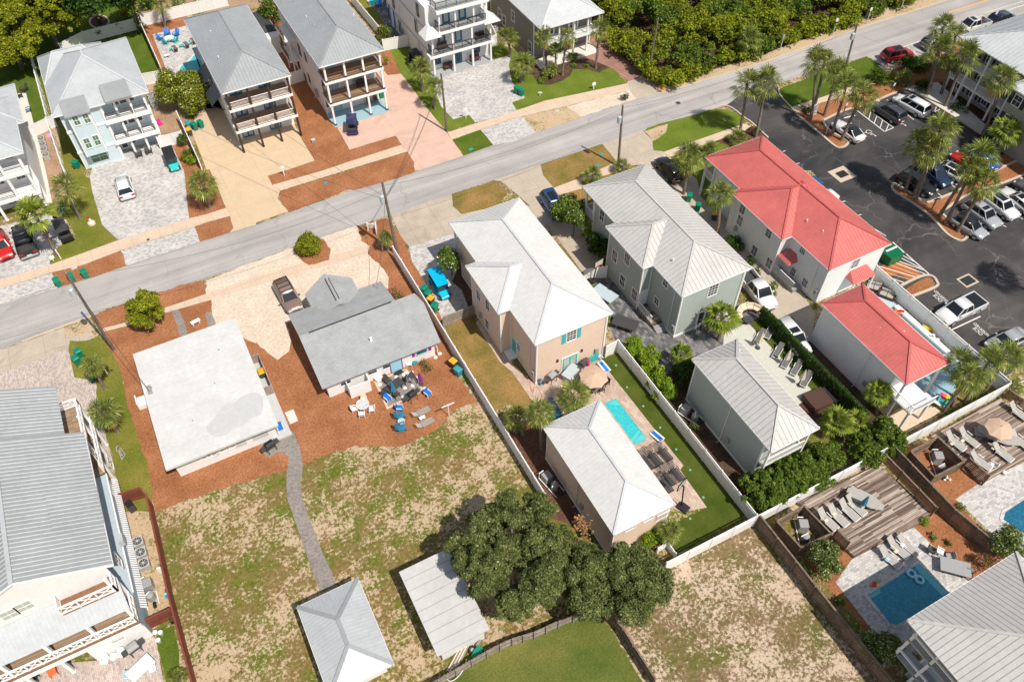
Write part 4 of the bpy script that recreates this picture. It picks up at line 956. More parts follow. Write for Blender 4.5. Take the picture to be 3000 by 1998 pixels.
sm.build('roof_seam','lightgrey',H)
P_=PL('02:1890,790 1940,740 1990,680 2060,590 2160,560 2230,500 2352,470 12:60,520 55,650 -30,700 02:2250,760 2140,800 2090,850 2000,875 1930,850',2.864)
MB().face([(p[0],p[1],2.867)for p in smoothpoly(P_,3)]).build('puddle_stain','lightgrey',H)
block(H,-9.95,47.0,-.75,60.6,0,2.61,'white_wall',corner=False)
for cx_,cy_ in((1890,1045),(1945,1040),(2060,990),(2118,965)):a,z=GY(0,2,cx_,cy_,47.0);window(H,'S',a,47.0,1.55,.75,.8,pane='pale_blind')
m=MB()
for a0,a1 in((-6.6,-6.0),(-4.6,-3.4),(-2.9,-1.3)):
 for k in range(int((a1-a0)/.1)):m.bar((a0+k*.1,46.96,.9),(a0+k*.1,46.96,2.3),.05,.04)
m.build('storm_shutter','lightgrey',H)
MB().box(-1.2,46.55,0,.48,46.98,.25).box(-.7,47.0,0,.45,56.6,.22).build('side_porch','lightgrey',H)
board=MB().box(-.45,52.0,.22,.42,52.08,1.5).box(.36,52.1,.22,.42,56.5,1.45).box(-.45,56.5,.22,.42,56.58,1.45);board.build('wooden_screen','wood_grey',H)
MB().box(-11.8,56.3,0,-9.96,57.5,.55).box(-11.8,56.3,0.55,-11.7,57.5,1.0).build('entry_step','white',H)
for q in((-4.3,53.6),(-7.2,50.3),(-2.9,57.5)):MB().cyl(q[0],q[1],2.86,3.0,.06,.06,8).build('vent_pipe','grey',H)
MB().box(-10.2,55.2,2.86,-9.8,56.3,2.95).tube([(-10,55.3,2.95),(-9.7,55.8,3.1),(-10.1,56.2,2.95)],.03,5).build('cable_entry','grey',H)
H=house('cottage','single-storey white cottage with grey asphalt shingle gable roof',11,54)
m=MB();zr,ze,yr=3.75,2.45,54.7;t=.14
def slab(m,pts):
 m.face([(p[0],p[1],p[2])for p in pts]);m.face([(p[0],p[1],p[2]-t)for p in reversed(pts)])
 for i in range(len(pts)):a,b=pts[i],pts[(i+1)%len(pts)];m.face([a,(a[0],a[1],a[2]-t),(b[0],b[1],b[2]-t),b])
slab(m,[(4.6,48.5,ze),(17.05,48.5,ze),(17.4,53.2,zr-.31),(17.0,yr-.02,zr-.01),(4.6,yr,zr)])
slab(m,[(4.6,yr+.005,zr-.004),(14.85,yr+.005,zr-.004),(14.85,59.2,ze),(4.6,59.2,ze)])
zw=3.35
slab(m,[(7.05,61.1,ze+.06),(7.05,57.3,ze+.06),(9.65,57.3,zw),(9.65,62.2,zw)]);slab(m,[(9.66,62.2,zw),(9.66,57.3,zw),(12.25,57.3,ze+.06),(12.25,61.1,ze+.06)])
m.build('roof','shingle',H)
m=MB();m.box(5.6,yr-.1,zr+.002,14.4,yr+.02,zr+.05).box(9.5,57.9,zw+.005,9.58,61.4,zw+.05).box(9.9,58.0,zw-.05,9.95,61.4,zw+.02);m.build('ridge_vent','black',H)
MB().box(10.7,51.3,2.9,10.95,51.5,3.5).build('vent_pipe','white',H)
block(H,5.1,49.05,16.5,53.9,0,2.43,'white_wall',corner=False);block(H,5.1,53.91,14.4,58.7,0,2.43,'white_wall','rear_wall',False);block(H,7.5,58.71,11.8,60.7,0,2.4,'white_wall','wing_wall',False)
g=MB();g.face([(5.1,49.05,2.43),(5.1,58.7,2.43),(5.1,54.7,3.5)]);g.face([(7.5,60.7,2.4),(11.8,60.7,2.4),(9.65,60.7,3.2)]);g.face([(14.4,53.9,2.43),(14.4,58.7,2.43),(14.4,54.7,3.5)]);g.build('gable_wall','white_wall',H)
for x_,w_ in((830,1.0),(1070,.9),(1195,.7)):
 a,z=GY(1,2,x_,400-(x_-830)*.47,49.05);window(H,'S',a,49.05,1.5,w_,.9,pane='glass',mun=(1,2))
a,z=GY(1,2,1520,90,49.05);o=window(H,'S',a,49.05,1.5,1.1,.7,frame='skyblue',mun=(1,2));[MB().box(min(s_*.75,s_*1.05),-.04,-.4,max(s_*.75,s_*1.05),-.002,.35).build('shutter','purple',o)for s_ in(-1,1)]
a,z=GY(1,2,1290,230,49.05);door(H,'S',a,49.05,.05,1.15,2.0,'skyblue',frame='purple')
MB().box(6.95,47.9,0,9.1,47.98,1.7).box(6.95,47.99,0,7.03,49.0,1.7).box(9.02,47.99,0,9.1,49.0,1.7).build('outdoor_shower','white',H)
for q in((17.35,49.3),):MB().tube([(16.55,49.1,2.4),(16.75,48.95,1.2),(16.75,48.9,0)],.05,6).build('downpipe','white',H)
MB().tube([(14.1,58.0,2.6),(14.1,58.0,3.7),(14.1,58.2,3.8)],.03,6).build('service_mast','grey',H)
H=house('shed','white shed with silver ribbed metal hip roof at the end of the grey path',-1.6,25,'shed')
hip_roof(H,-4.17,21.45,.9,29.0,2.75,3.85,ins=(2.45,2.85),sp=.3,mats=('roof_silver','roof_light','roof_grey'),w=.035,h=.03,capw=.3)
block(H,-3.85,22.1,.3,28.5,0,2.65,'white_wall',corner=False)
H=house('shed','low white shed with flat pale panel roof in front of the oak tree',6,24,'shed')
MB().box(4.0,20.35,2.75,8.4,27.85,2.92).build('roof','flat_grey',H)
m=MB()
for k in range(1,8):yy=20.35+7.5*k/8;m.box(4.03,yy-.016,2.921,8.37,yy+.016,2.95)
m.build('roof_seam','seam_dark',H)
block(H,4.45,20.85,8.1,27.4,0,2.74,'white_wall',corner=False)
H=house('three_storey_house','pale blue three-storey house with grey ribbed gable roof and crisscross balcony rails',-20,44)
RG=('roof_grey','seam_light','roof_silver');m=MB();zr,ze,xr,xe,xw=12.0,9.2,-20.25,-14.6,-26.2
def rf(m,poly,sp=.36):m.face(poly);seams(m,poly,sp,.035,.04,1)
k_=(zr-ze)/(xe-xr)
rf(m,[(xr,35.3,zr),(xe,35.2,ze),(xe,48.2,ze),(xr,48.2,zr)]);xs=-15.85;rf(m,[(xr,48.21,zr),(xs,48.21,zr-(xs-xr)*k_),(xs,53.6,zr-(xs-xr)*k_),(xr,53.6,zr)])
rf(m,[(xr-.01,53.6,zr),(xw,53.6,ze),(xw,35.3,ze),(xr-.01,35.3,zr)])
m.bar((xr,35.25,zr+.03),(xr,53.65,zr+.03),.3,.06,2);m.build('roof',list(RG),H)
m=MB();m.face([(xr,35.3,zr-.15),(xe,35.25,ze-.15),(xe,48.2,ze-.15),(xr,48.2,zr-.15)]);m.bar((xe,35.2,ze-.09),(xe,48.2,ze-.09),.06,.16)
m.bar((xr,35.26,zr-.1),(xe,35.2,ze-.1),.05,.18).bar((xr,35.26,zr-.1),(xw,35.26,ze-.1),.05,.18);m.build('fascia','trim',H)
m=MB();dz=-.06;m.face([(-17.6,39.0,zr-(2.65)*k_+.07),(xe+.05,38.9,ze+.09),(xe+.05,42.4,ze+.09),(-17.7,42.4,zr-2.55*k_+.07)]);seams(m,m_:=[(-17.6,39.0,zr-(2.65)*k_+.07),(xe+.05,38.9,ze+.09),(xe+.05,42.4,ze+.09),(-17.7,42.4,zr-2.55*k_+.07)],.36,.035,.04,1);m.build('dormer_roof',['roof_grey','seam_light'],H)
X1=-15.25
MB().box(-19.5,33.5,0,X1,48.0,3.2).build('ground_floor','grey_blue',H)
MB().box(-25.6,37.5,0,-19.51,52.9,3.2).build('rear_ground_floor','white_wall',H)
MB().box(-25.6,48.01,3.3,-17.2,53.0,ze-.2).build('rear_wall','white_wall',H)
MB().box(-25.6,35.6,3.35,X1+.01,35.64,9.0).face([(-25.6,35.6,9.0),(X1,35.6,9.0),(X1,35.6,9.35),(xr,35.6,11.85),(-25.6,35.6,9.3)]).build('front_wall','white_wall',H)
MB().box(-19.52,33.46,0,X1+.02,33.49,3.2).build('lower_front_wall','white_wall',H)
MB().box(-27,33.3,3.21,X1+.05,35.58,3.35).build('deck','deck_tan',H);MB().box(-27,33.2,3.0,X1+.1,33.29,3.38).build('deck_edge','wood_brown',H)
MB().box(-27,33.1,2.75,X1+.1,33.19,3.2).build('deck_beam','trim',H)
xrailing(H,(-27,33.35),(X1,33.35),3.36,12);xrailing(H,(X1-.02,33.35),(X1-.02,35.5),3.36,2)
m=MB();lt=[(-27,35.58,6.9),(X1+.1,35.58,6.9),(X1+.1,33.55,5.35),(-27,33.55,5.35)];m.face(lt);seams(m,lt,.3,.04,.03,1,down=(0,-1,0));m.face([(p[0],p[1],p[2]-.1)for p in lt]);m.build('balcony_roof',['roof_silver','roof_light'],H)
for xx in(X1-.1,-18.2,-21.2,-24.2):post(H,xx,33.6,3.35,5.35,.24)
UBx0=-19.1;zb=6.92
MB().box(UBx0,34.35,zb,X1+.05,35.58,zb+.1).build('upper_deck','wood_brown',H);xrailing(H,(UBx0,34.4),(X1,34.4),zb+.1,3);xrailing(H,(X1,34.4),(X1,35.5),zb+.1,1);railing(H,(UBx0,34.4),(UBx0,35.5),zb+.1)
post(H,X1-.1,34.5,zb,9.0,.22)
for p in((-21.4,5.6),):pass
for c_ in((225,870),(85,945)):a,z=GY(0,3,*c_,35.6);window(H,'S',a,35.6,max(z,7.9),1.0,1.1,pane='pale_blind',fw=.13)
a,z=GY(0,3,1080,1170,33.46);window(H,'S',a,33.46,2.0,.9,.8,pane='pale_blind')
for c_ in((0,2,870,1040),(0,2,1010,1110),(0,2,1035,1370),(0,3,1085,450)):a,z=GX(*c_,X1);window(H,'E',a,X1,z,.8,1.3,pane='glass')
MB().box(X1+.02,36,3.1,X1+.12,48,3.3).build('water_table','trim',H)
for yy in(49.5,51.8,53.7):post(H,X1-.1,yy,0,7.3,.2)
MB().box(-17.19,48.1,6.2,X1+.05,53.9,6.35).build('side_deck','deck_tan',H);xrailing(H,(X1,48.2),(X1,53.8),6.36,5);xrailing(H,(-17.1,53.8),(X1,53.8),6.36,1)
MB().box(-17.19,48.1,3.2,X1+.05,53.9,3.34).build('lower_side_deck','deck_tan',H);xrailing(H,(X1,48.2),(X1,53.8),3.36,5)
MB().box(X1+.03,40.1,3.6,X1+.45,40.9,4.3).build('window_unit','transformer',H)
louv=MB()
for k in range(60):yy=35.2+.22*k;louv.bar((X1+.42,yy,1.5),(X1+.04,yy,2.0),.14,.04)
louv.build('lean_to_slats','white',H)
for xx in(-21.3,-23.8):post(H,xx,33.5,0,2.75,.24)
H=house('three_storey_house','large house with pale standing-seam hip roof casting shade on the pool',40,0)
hip_roof(H,34.05,-12,45.05,5.43,8.0,10.6,ins=(5.5,5.4),sp=.42,mats=('roof_sage','seam_dark','roof_sage'),w=.045)
block(H,35.6,-11.5,44.6,3.2,0,7.9,'grey_blue')
MB().box(34.5,-11.5,2.7,35.59,4.6,2.9).box(34.5,-11.5,5.5,35.59,4.6,5.7).build('porch_floor','porch_grey',H)
for yy in(4.5,2.6,.2,-2.2):
 post(H,34.6,yy,0,7.9,.2)
MB().box(34.42,-11.5,6.6,34.56,4.65,6.75).box(34.42,-11.5,3.7,34.56,4.65,3.85).build('porch_rail','trim',H)
H=house('hotel_building','beige hotel block with white balconies and black shutters',105,54,'hotel')
RL=('roof_light','roof_silver','roof_silver')
hip_roof(H,97.9,40,128,59.65,8.1,11.8,axis='X',ins=(10,10),sp=.55,mats=RL,w=.08,h=.05)
block(H,99.9,41,127,58.6,0,8.0,'hotel_wall',corner=False)
for z in(2.55,5.1):MB().box(98.1,41,z,99.88,59.0,z+.22).build('balcony_floor','trim',H)
for yy in(58.6,56.4,54.3,51.3,48.9):post(H,98.25,yy,0,8.0,.26)
for z in(2.78,5.33):
 for a,b in((58.6,56.4),(56.4,54.3),(54.3,51.3),(51.3,48.9)):railing(H,(98.25,a),(98.25,b),z,1.0)
 railing(H,(98.3,58.95),(99.9,58.95),z,1.0)
for z in(1.4,3.9,6.5):
 for yy in(57.5,55.3,53.3,50.6):
  o=window(H,'W',yy,99.9,z,.8,1.3);[MB().box(min(s_*.53,s_*.85),-.04,-.7,max(s_*.53,s_*.85),-.002,.7).build('shutter','shutter_black',o)for s_ in(-1,1)]
H=house('hotel_wing','lower hotel wing with pale roof and black shuttered windows by the car park',100,40,'hotel')
hip_roof(H,94.5,24,112,48.6,8.0,10.8,ins=(6,6),sp=.55,mats=RL,w=.08,h=.05)
block(H,94.9,24.5,111,48.2,0,7.9,'hotel_wall',corner=True)
for c_ in((3,0,2290,930),(3,0,2200,1110),(3,0,2100,1310)):
 a,z=GX(*c_,94.9);o=window(H,'W',a,94.9,z,1.0,1.3);[MB().box(min(s_*.64,s_*1.15),-.04,-.75,max(s_*.64,s_*1.15),-.002,.75).build('shutter','shutter_black',o)for s_ in(-1,1)]
H=house('three_storey_house','pale blue three-storey house with silver hip roof and white balconies',-5,104)
hip_roof(H,-10.95,97.1,.2,111.5,8.3,11.2,ins=(6.9,6.2),sp=.4,mats=('roof_silver','roof_silver','roof_light'),w=.05)
hip_roof(H,-10.9,104.5,-3,111.9,8.32,10.4,axis='X',ins=(2.2,2.2),sp=.4,mats=('roof_silver','roof_silver','roof_light'),w=.05,name='rear_roof')
WF=98.9;block(H,-10.35,97.6,-5.55,110.9,0,8.2,'pale_blue');block(H,-5.54,WF+.6,-.35,110.9,0,8.2,'pale_blue','porch_wall')
block(H,-9.5,96.4,-6.95,97.59,2.4,8.05,'pale_blue','bay_wall')
for z in(2.35,5.35):MB().box(-5.9,97.2,z,-.3,99.49,z+.42).build('porch_floor','trim',H);MB().box(-10.42,97.52,z,-5.91,97.59,z+.35).build('trim_band','trim',H)
for xx in(-5.7,-4.05,-2.3,-.6):post(H,xx,97.6,0,8.2,.26)
for z in(2.8,5.8):
 for a,b in((-5.6,-4.1),(-4.0,-2.4),(-2.2,-.7)):railing(H,(a,97.45),(b,97.45),z,.95,'charcoal',horiz=4)
for z,w_ in((1.45,1),(4.3,3),(7.2,3)):
 for k in range(w_):window(H,'S',-4.0+.95*k,WF+.6,z,.75,1.7,pane='glass',mun=(1,1))
door(H,'S',-5.0,WF+.6,.05,1.0,2.1,'white',True)
for p in((700,1110),(795,1090)):a,z=GY(0,0,*p,96.4);window(H,'S',a,96.4,z,.62,1.2,pane='window_green')
for p in((805,1318),(888,1290)):a,z=GY(0,0,*p,96.4);window(H,'S',a,96.4,z,.62,1.35,pane='window_green')
a,z=GY(0,0,930,1475,97.6);window(H,'S',a,97.6,1.3,1.9,1.3,pane='window_green',mun=(2,2))
def shed_awn(x0,x1,y0,y1,z0,z1,mat='roof_grey'):
 m=MB();q=[(x0,y0,z0),(x1,y0,z0),(x1,y1,z1),(x0,y1,z1)];m.face(q);seams(m,q,.25,.03,.03,1,down=(0,-1,0));m.face([(p[0],p[1],p[2]-.12)for p in q])
 for a,b in zip(q,q[1:]+q[:1]):m.face([a,b,(b[0],b[1],b[2]-.12),(a[0],a[1],a[2]-.12)])
 return m.build('awning_roof',[mat,mat],H)
shed_awn(-9.75,-6.8,96.1,98.4,8.35,9.35);shed_awn(-4.9,-1.75,96.6,99.0,8.7,9.7)
H=house('three_storey_house','white three-storey house with silver roof cut by the left edge of the view',-20,100)
hip_roof(H,-26.5,91.4,-14.85,104.2,8.4,11.0,ins=(5.6,5.6),sp=.4,mats=('roof_silver','roof_silver','roof_light'),w=.05)
hip_roof(H,-24.5,98.0,-14.25,107.0,8.2,10.2,ins=(4.5,4.5),sp=.4,mats=('roof_silver','roof_silver','roof_light'),w=.05,name='rear_roof')
block(H,-26,94.2,-15.45,106.5,0,8.2,'white_wall')
for z in(2.35,5.35):MB().box(-26,91.8,z,-15.4,94.19,z+.4).build('porch_floor','trim',H)
for xx in(-15.7,-17.9,-20.3,-22.7,-25):post(H,xx,92.0,0,8.3,.28)
for z in(2.76,5.76):
 for a,b in((-25,-22.8),(-22.6,-20.4),(-20.2,-18.0),(-17.8,-15.8)):railing(H,(a,91.95),(b,91.95),z,.95,'charcoal' if a<-18 else 'white',horiz=4)
for z in(1.4,4.3,7.2):
 for xx in(-16.9,-19.2,-21.4):window(H,'S',xx,94.2,z,.9,1.6,pane='glass')
H=house('three_storey_house','white three-storey house with grey roof on dark brown timber posts',12,100)
hip_roof(H,7.95,91.05,16.57,111.0,9.1,11.25,ins=(4.45,4.3),sp=.42,mats=('roof_grey','roof_silver','roof_grey'),w=.05)
block(H,8.4,94.4,16.1,110.6,0,9.0,'white_wall')
for z in(3.0,6.1):MB().box(8.2,91.3,z,16.3,94.39,z+.3).build('porch_floor','trim',H);MB().box(8.35,91.45,z+.3,16.15,94.39,z+.34).build('porch_decking','deck_tan',H)
px_=(8.4,11.0,13.5,16.1)
for xx in px_:post(H,xx,91.5,0,9.0,.24,'dark_post')
for z in(3.34,6.44):
 for a,b in zip(px_[:-1],px_[1:]):railing(H,(a+.15,91.45),(b-.15,91.45),z,.95,'white',gap=.15)
 railing(H,(16.15,91.6),(16.15,94.3),z,.95,'white',gap=.15)
for z in(.1,3.35,6.45):
 for xx in(9.9,13.6):door(H,'S',xx,94.4,z,1.6,2.1,'blue_trim','pale_blind',frame='white')
 window(H,'S',15.3,94.4,z+1.5,.8,1.0,frame='shutter_black')
for(yy,zz,ln)in((103.2,3.6,3.4),(98.6,3.2,3.4)):
 m=MB();q=[(8.38,yy,zz+1.2),(8.38,yy+ln,zz+1.2),(6.9,yy+ln,zz),(6.9,yy,zz)];m.face(q);seams(m,q,.3,.04,.03,1,down=(-1,0,0));m.face([(p[0],p[1],p[2]-.08)for p in q])
 for y_ in(yy+.1,yy+ln-.1):m.bar((6.95,y_,zz-.1),(8.38,y_,zz-1.1),.12,.12,1)
 m.build('lean_to_awning',['roof_grey','dark_post'],H)
m=MB();q=[(8.0,111.3,3.0),(13.6,111.3,3.0),(13.6,114.6,3.0),(8.0,114.6,3.0)];m.face(q);seams(m,q,.3,.05,.04,0,down=(0,1,0));
for q_ in((8.2,114.4),(13.4,114.4)):m.bar((q_[0],q_[1],0),(q_[0],q_[1],3),.2,.2,1)
m.build('patio_cover',['roof_silver','dark_post'],H)
for q in((10.2,104),(9.5,97.5)):vent(H,q[0],q[1],10.0)
H=house('three_storey_house','off-white three-storey house with grey hip roof and bronze porch railings',24,100)
hip_roof(H,20.2,91.0,28.95,112,9.1,11.45,ins=(4.2,4.3),sp=.42,mats=('roof_grey','roof_silver','roof_grey'),w=.05)
block(H,20.75,94.5,28.4,111.5,0,9.0,'pinkwhite')
for z in(3.0,6.2):MB().box(20.6,91.3,z,28.65,94.49,z+.3).build('porch_floor','trim',H);MB().box(20.75,91.42,z+.3,28.5,94.49,z+.34).build('porch_decking','deck_tan',H)
MB().box(20.6,91.0,0,28.6,94.49,.05).build('ground_slab','blue_floor',H)
px_=(20.9,23.5,26.0,28.35)
for xx in px_:post(H,xx,91.5,0,9.0,.24)
for xx in px_:
 for z in(.05,3.34,6.54):MB().box(xx-.17,91.33,z,xx+.17,91.67,z+.22).build('post_base','umber',H)
for z in(3.34,6.54):
 for a,b in zip(px_[:-1],px_[1:]):railing(H,(a+.15,91.45),(b-.15,91.45),z,.95,'bronze',gap=.16,pw=.025)
 for x_ in(20.85,28.4):railing(H,(x_,91.6),(x_,94.4),z,.95,'bronze',gap=.16,pw=.025)
for z in(.1,3.35,6.55):
 for xx in(22.4,25.6)[:1 if z<1 else 2]:door(H,'S',xx,94.5,z,1.5,2.1,'skyblue','pale_blind',frame='white')
 window(H,'S',21.3,94.5,z+1.5,.6,1.0,frame='umber',pane='glass')
for c_ in((1,0,400,460),(1,0,390,580),(1,0,455,525),(1,0,490,720),(1,0,455,715)):wW(H,20.75,*c_,w=.9 if c_[2]<420 else .6,hh=1.5 if c_[2]<420 else 1.1,frame='bronze')
MB().box(20.45,97.0,1.2,20.74,97.7,2.2).build('meter_box','grey',H)
for xx,yy in((20.5,104.5),(20.5,108.0)):post(H,xx-.7,yy,0,6.2,.15)
MB().box(19.2,104.0,6.1,20.7,108.5,6.25).box(19.2,104.0,3.0,20.7,108.5,3.15).build('side_balcony','trim',H)
for z in(3.16,6.26):railing(H,(19.3,104.1),(19.3,108.4),z,.95,'bronze',gap=.2)
for q in((22.3,101.5),(22.6,98.9),(28.0,99.0)):vent(H,q[0],q[1],10.1)
H=house('four_storey_house','tall white house with blue doors, stacked porches and black railed decks',42,103)
block(H,37.45,97.4,46.9,113,0,9.6,'white_wall');block(H,38.9,98.2,46.4,113,9.61,12.4,'white_wall','upper_wall')
YP=95.8
for z in(2.95,):MB().box(36.9,95.5,z,46.9,97.39,z+.35).build('porch_floor','trim',H);MB().box(37.1,95.6,z+.35,46.7,97.39,z+.39).build('porch_decking','porch_grey',H)
MB().box(37.0,95.4,0,46.9,97.39,.06).build('ground_slab','porch_grey',H)
for xx in(37.5,40.6,43.6,46.5):post(H,xx,YP,0,6.3,.25)
MB().box(38.6,95.5,6.2,45.9,97.39,6.55).build('second_porch_floor','trim',H);MB().box(38.8,95.6,6.55,45.7,97.39,6.59).build('second_decking','porch_grey',H)
for xx in(38.8,41.2,44.0,45.75):post(H,xx,YP,6.55,9.3,.22)
MB().box(38.3,95.3,9.3,46.2,97.39,9.75).build('third_porch_floor','trim',H);MB().box(38.5,95.4,9.75,46.0,98.19,9.8).build('roof_deck','porch_grey',H)
for z,a,b in((3.34,37.5,46.5),(6.6,38.8,45.8),(9.8,38.4,46.1)):
 railing(H,(a,95.65),(b,95.65),z,1.0,'black',horiz=5,pw=.02);railing(H,(a,95.65),(a,97.3),z,1.0,'black',horiz=5);railing(H,(b,95.65),(b,97.3),z,1.0,'black',horiz=5)
for x0 in(36.2,45.3):
 m=MB();q=[(x0,94.9),(x0+2.5,94.9),(x0+2.5,97.38),(x0,97.38)];ap=(x0+1.6,97.38,7.4)if x0<40 else(x0+.9,97.38,7.4)
 roof_face(m,[(q[0][0],q[0][1],6.3),(q[1][0],q[1][1],6.3),ap],.3,.03,.03);roof_face(m,[(q[3][0],q[3][1],6.3),(q[0][0],q[0][1],6.3),ap],.3,.03,.03);roof_face(m,[(q[1][0],q[1][1],6.3),(q[2][0],q[2][1],6.3),ap],.3,.03,.03)
 m.face([(a,b,6.28)for a,b in q]);m.build('corner_roof',['roof_white','roof_light'],H)
for z in(3.4,6.6):
 for xx in(39.6,42.2)if z<4 else(40.5,43.0):door(H,'S',xx,97.4,z,.95,2.1,'blue_trim','pale_blind',frame='blue_trim')
door(H,'S',42.0,97.4,.06,.95,2.1,'blue_trim','glass',frame='blue_trim');window(H,'S',38.7,97.4,1.5,.9,1.2,frame='blue_trim');window(H,'S',45.0,97.4,1.6,.9,1.2,frame='blue_trim')
for c_ in((1,0,1485,95),(1,0,1472,245),(1,0,1222,130),(1,0,1325,250),(1,0,1262,20)):wW(H,37.45,*c_,w=.7,hh=1.7,frame='charcoal',mun=(1,2))
for c_ in((1,0,1245,190),(1,0,1285,240)):
 a,z=GX(*c_,37.45);MB().box(37.25,a-.12,.4,37.35,a+.12,3.4).build('paddle_rack','blue',H)
MB().box(37.33,97.5,3.1,37.44,113,3.25).box(37.33,97.5,6.3,37.44,113,6.42).build('trim_band','lightgrey',H)
H=house('two_storey_house','taupe two-storey house with light roof and white porch behind palm trees',57,98)
hip_roof(H,52.1,91.0,62.5,108,5.7,8.4,ins=(5.0,5.2),sp=.35,mats=('roof_light','roof_light','roof_white'),w=.05)
block(H,52.4,93.6,62.1,107.5,0,5.6,'taupe')
for xx in(53.0,55.4,57.9,60.2,62.1):post(H,xx,91.5,0,5.6,.2)
MB().box(52.5,91.3,2.6,62.2,93.59,2.8).build('porch_floor','trim',H)
for a,b in((53.0,55.4),(55.4,57.9),(57.9,60.2),(60.2,62.1)):railing(H,(a+.1,91.45),(b-.1,91.45),2.8,.95,gap=.16)
post(H,62.1,94.0,0,2.6,.18)
for c_ in((2,0,10,150),(2,0,165,430),(1,0,2240,130),(1,0,2280,190)):wW(H,52.4,*c_,w=.9,hh=1.5)
for xx in(55,59):door(H,'S',xx,93.6,2.82,1.5,2.1,'white',True);window(H,'S',xx,93.6,1.4,1.6,1.4)
H=house('outbuilding','dark roofed white outbuilding behind the houses at the top edge',19,116,'outbuilding')
block(H,17.0,112.5,20.2,118,0,2.6,'white_wall',corner=False);hip_roof(H,14.6,114.0,20.3,121,2.7,3.6,sp=.4,mats=('charcoal','charcoal','charcoal'))
def pipe(house_label,pts):
 h=[o for o in COL.objects if o.parent is None and o.get('label','').startswith(house_label)][0]
 for x,y,z,nx,ny in pts:
  MB().tube([(x+nx*.06,y+ny*.06,z),(x+nx*.06,y+ny*.06,.1),(x+nx*.35,y+ny*.35,.05)],.045,6).build('downpipe','trim',h)
  MB().box(x+ny*.8-.18+nx*.05,y+nx*.9-.18+ny*.05,1.2,x+ny*.8+.18+nx*.1,y+nx*.9+.18+ny*.1,1.8).build('meter_box','grey',h)
pipe('peach two',[(31.5,40.95,6.4,0,-1),(23.8,42.2,6.4,-1,0),(22.6,51.5,6.4,-1,0)]);pipe('small peach',[(20.5,27.5,5,-1,0)]);pipe('sage green two',[(47.0,39.5,6.4,0,-1),(39.4,40.6,6.4,-1,0)])
pipe('sage green pool',[(35.9,27,6,-1,0)]);pipe('white two-storey',[(55.75,37.6,5.3,-1,0),(54.4,49.6,5.3,-1,0)]);pipe('low white',[(51.7,26,5.3,-1,0)]);pipe('off-white',[(20.75,99,8.9,-1,0)]);pipe('tall white',[(37.45,101,9.4,-1,0),(37.45,108,9.4,-1,0)])
WHEEL={}
def wheel(par,x,y,r=.34,w=.24,side=1,name='wheel'):
 if r not in WHEEL:
  t=MB().tube([(-w/2,0,0),(-w/2+.03,0,0),(w/2-.03,0,0),(w/2,0,0)],[r-.03,r,r,r-.03],18)
  q=MB().tube([(-.01,0,0),(.015,0,0)],[r*.62,r*.55],12)
  for k in range(5):a=k*1.2566;q.bar((.02,0,0),(.02,math.cos(a)*r*.6,math.sin(a)*r*.6),.05,.02)
  WHEEL[r]=(t.data('wheel','tyre'),q.data('rim','rim'))
 o=put(name,WHEEL[r][0],par,(x,y,r));k=put('rim',WHEEL[r][1],o,(side*w/2,0,0));
 if side<0:k.rotation_euler=(0,0,math.pi)
 return o
SPEC=dict(sedan=dict(L=4.85,W=1.86,H=1.44,belt=.92,by=(-1.95,1.05),ry=(-1.15,.30),hood=.88,tail=.98),coupe=dict(L=4.75,W=1.9,H=1.40,belt=.90,by=(-1.85,.95),ry=(-.95,.20),hood=.86,tail=.98),suv=dict(L=4.85,W=1.95,H=1.74,belt=1.08,by=(-2.25,1.15),ry=(-1.95,.48),hood=1.04,tail=1.1),van=dict(L=5.15,W=2.0,H=1.78,belt=1.06,by=(-2.42,1.62),ry=(-2.18,.75),hood=1.0,tail=1.1),hatch=dict(L=4.3,W=1.8,H=1.52,belt=.96,by=(-2.0,1.05),ry=(-1.65,.40),hood=.92,tail=1.0),pickup=dict(L=5.85,W=2.05,H=1.93,belt=1.2,by=(-.75,1.55),ry=(-.5,.85),hood=1.15,tail=1.2))
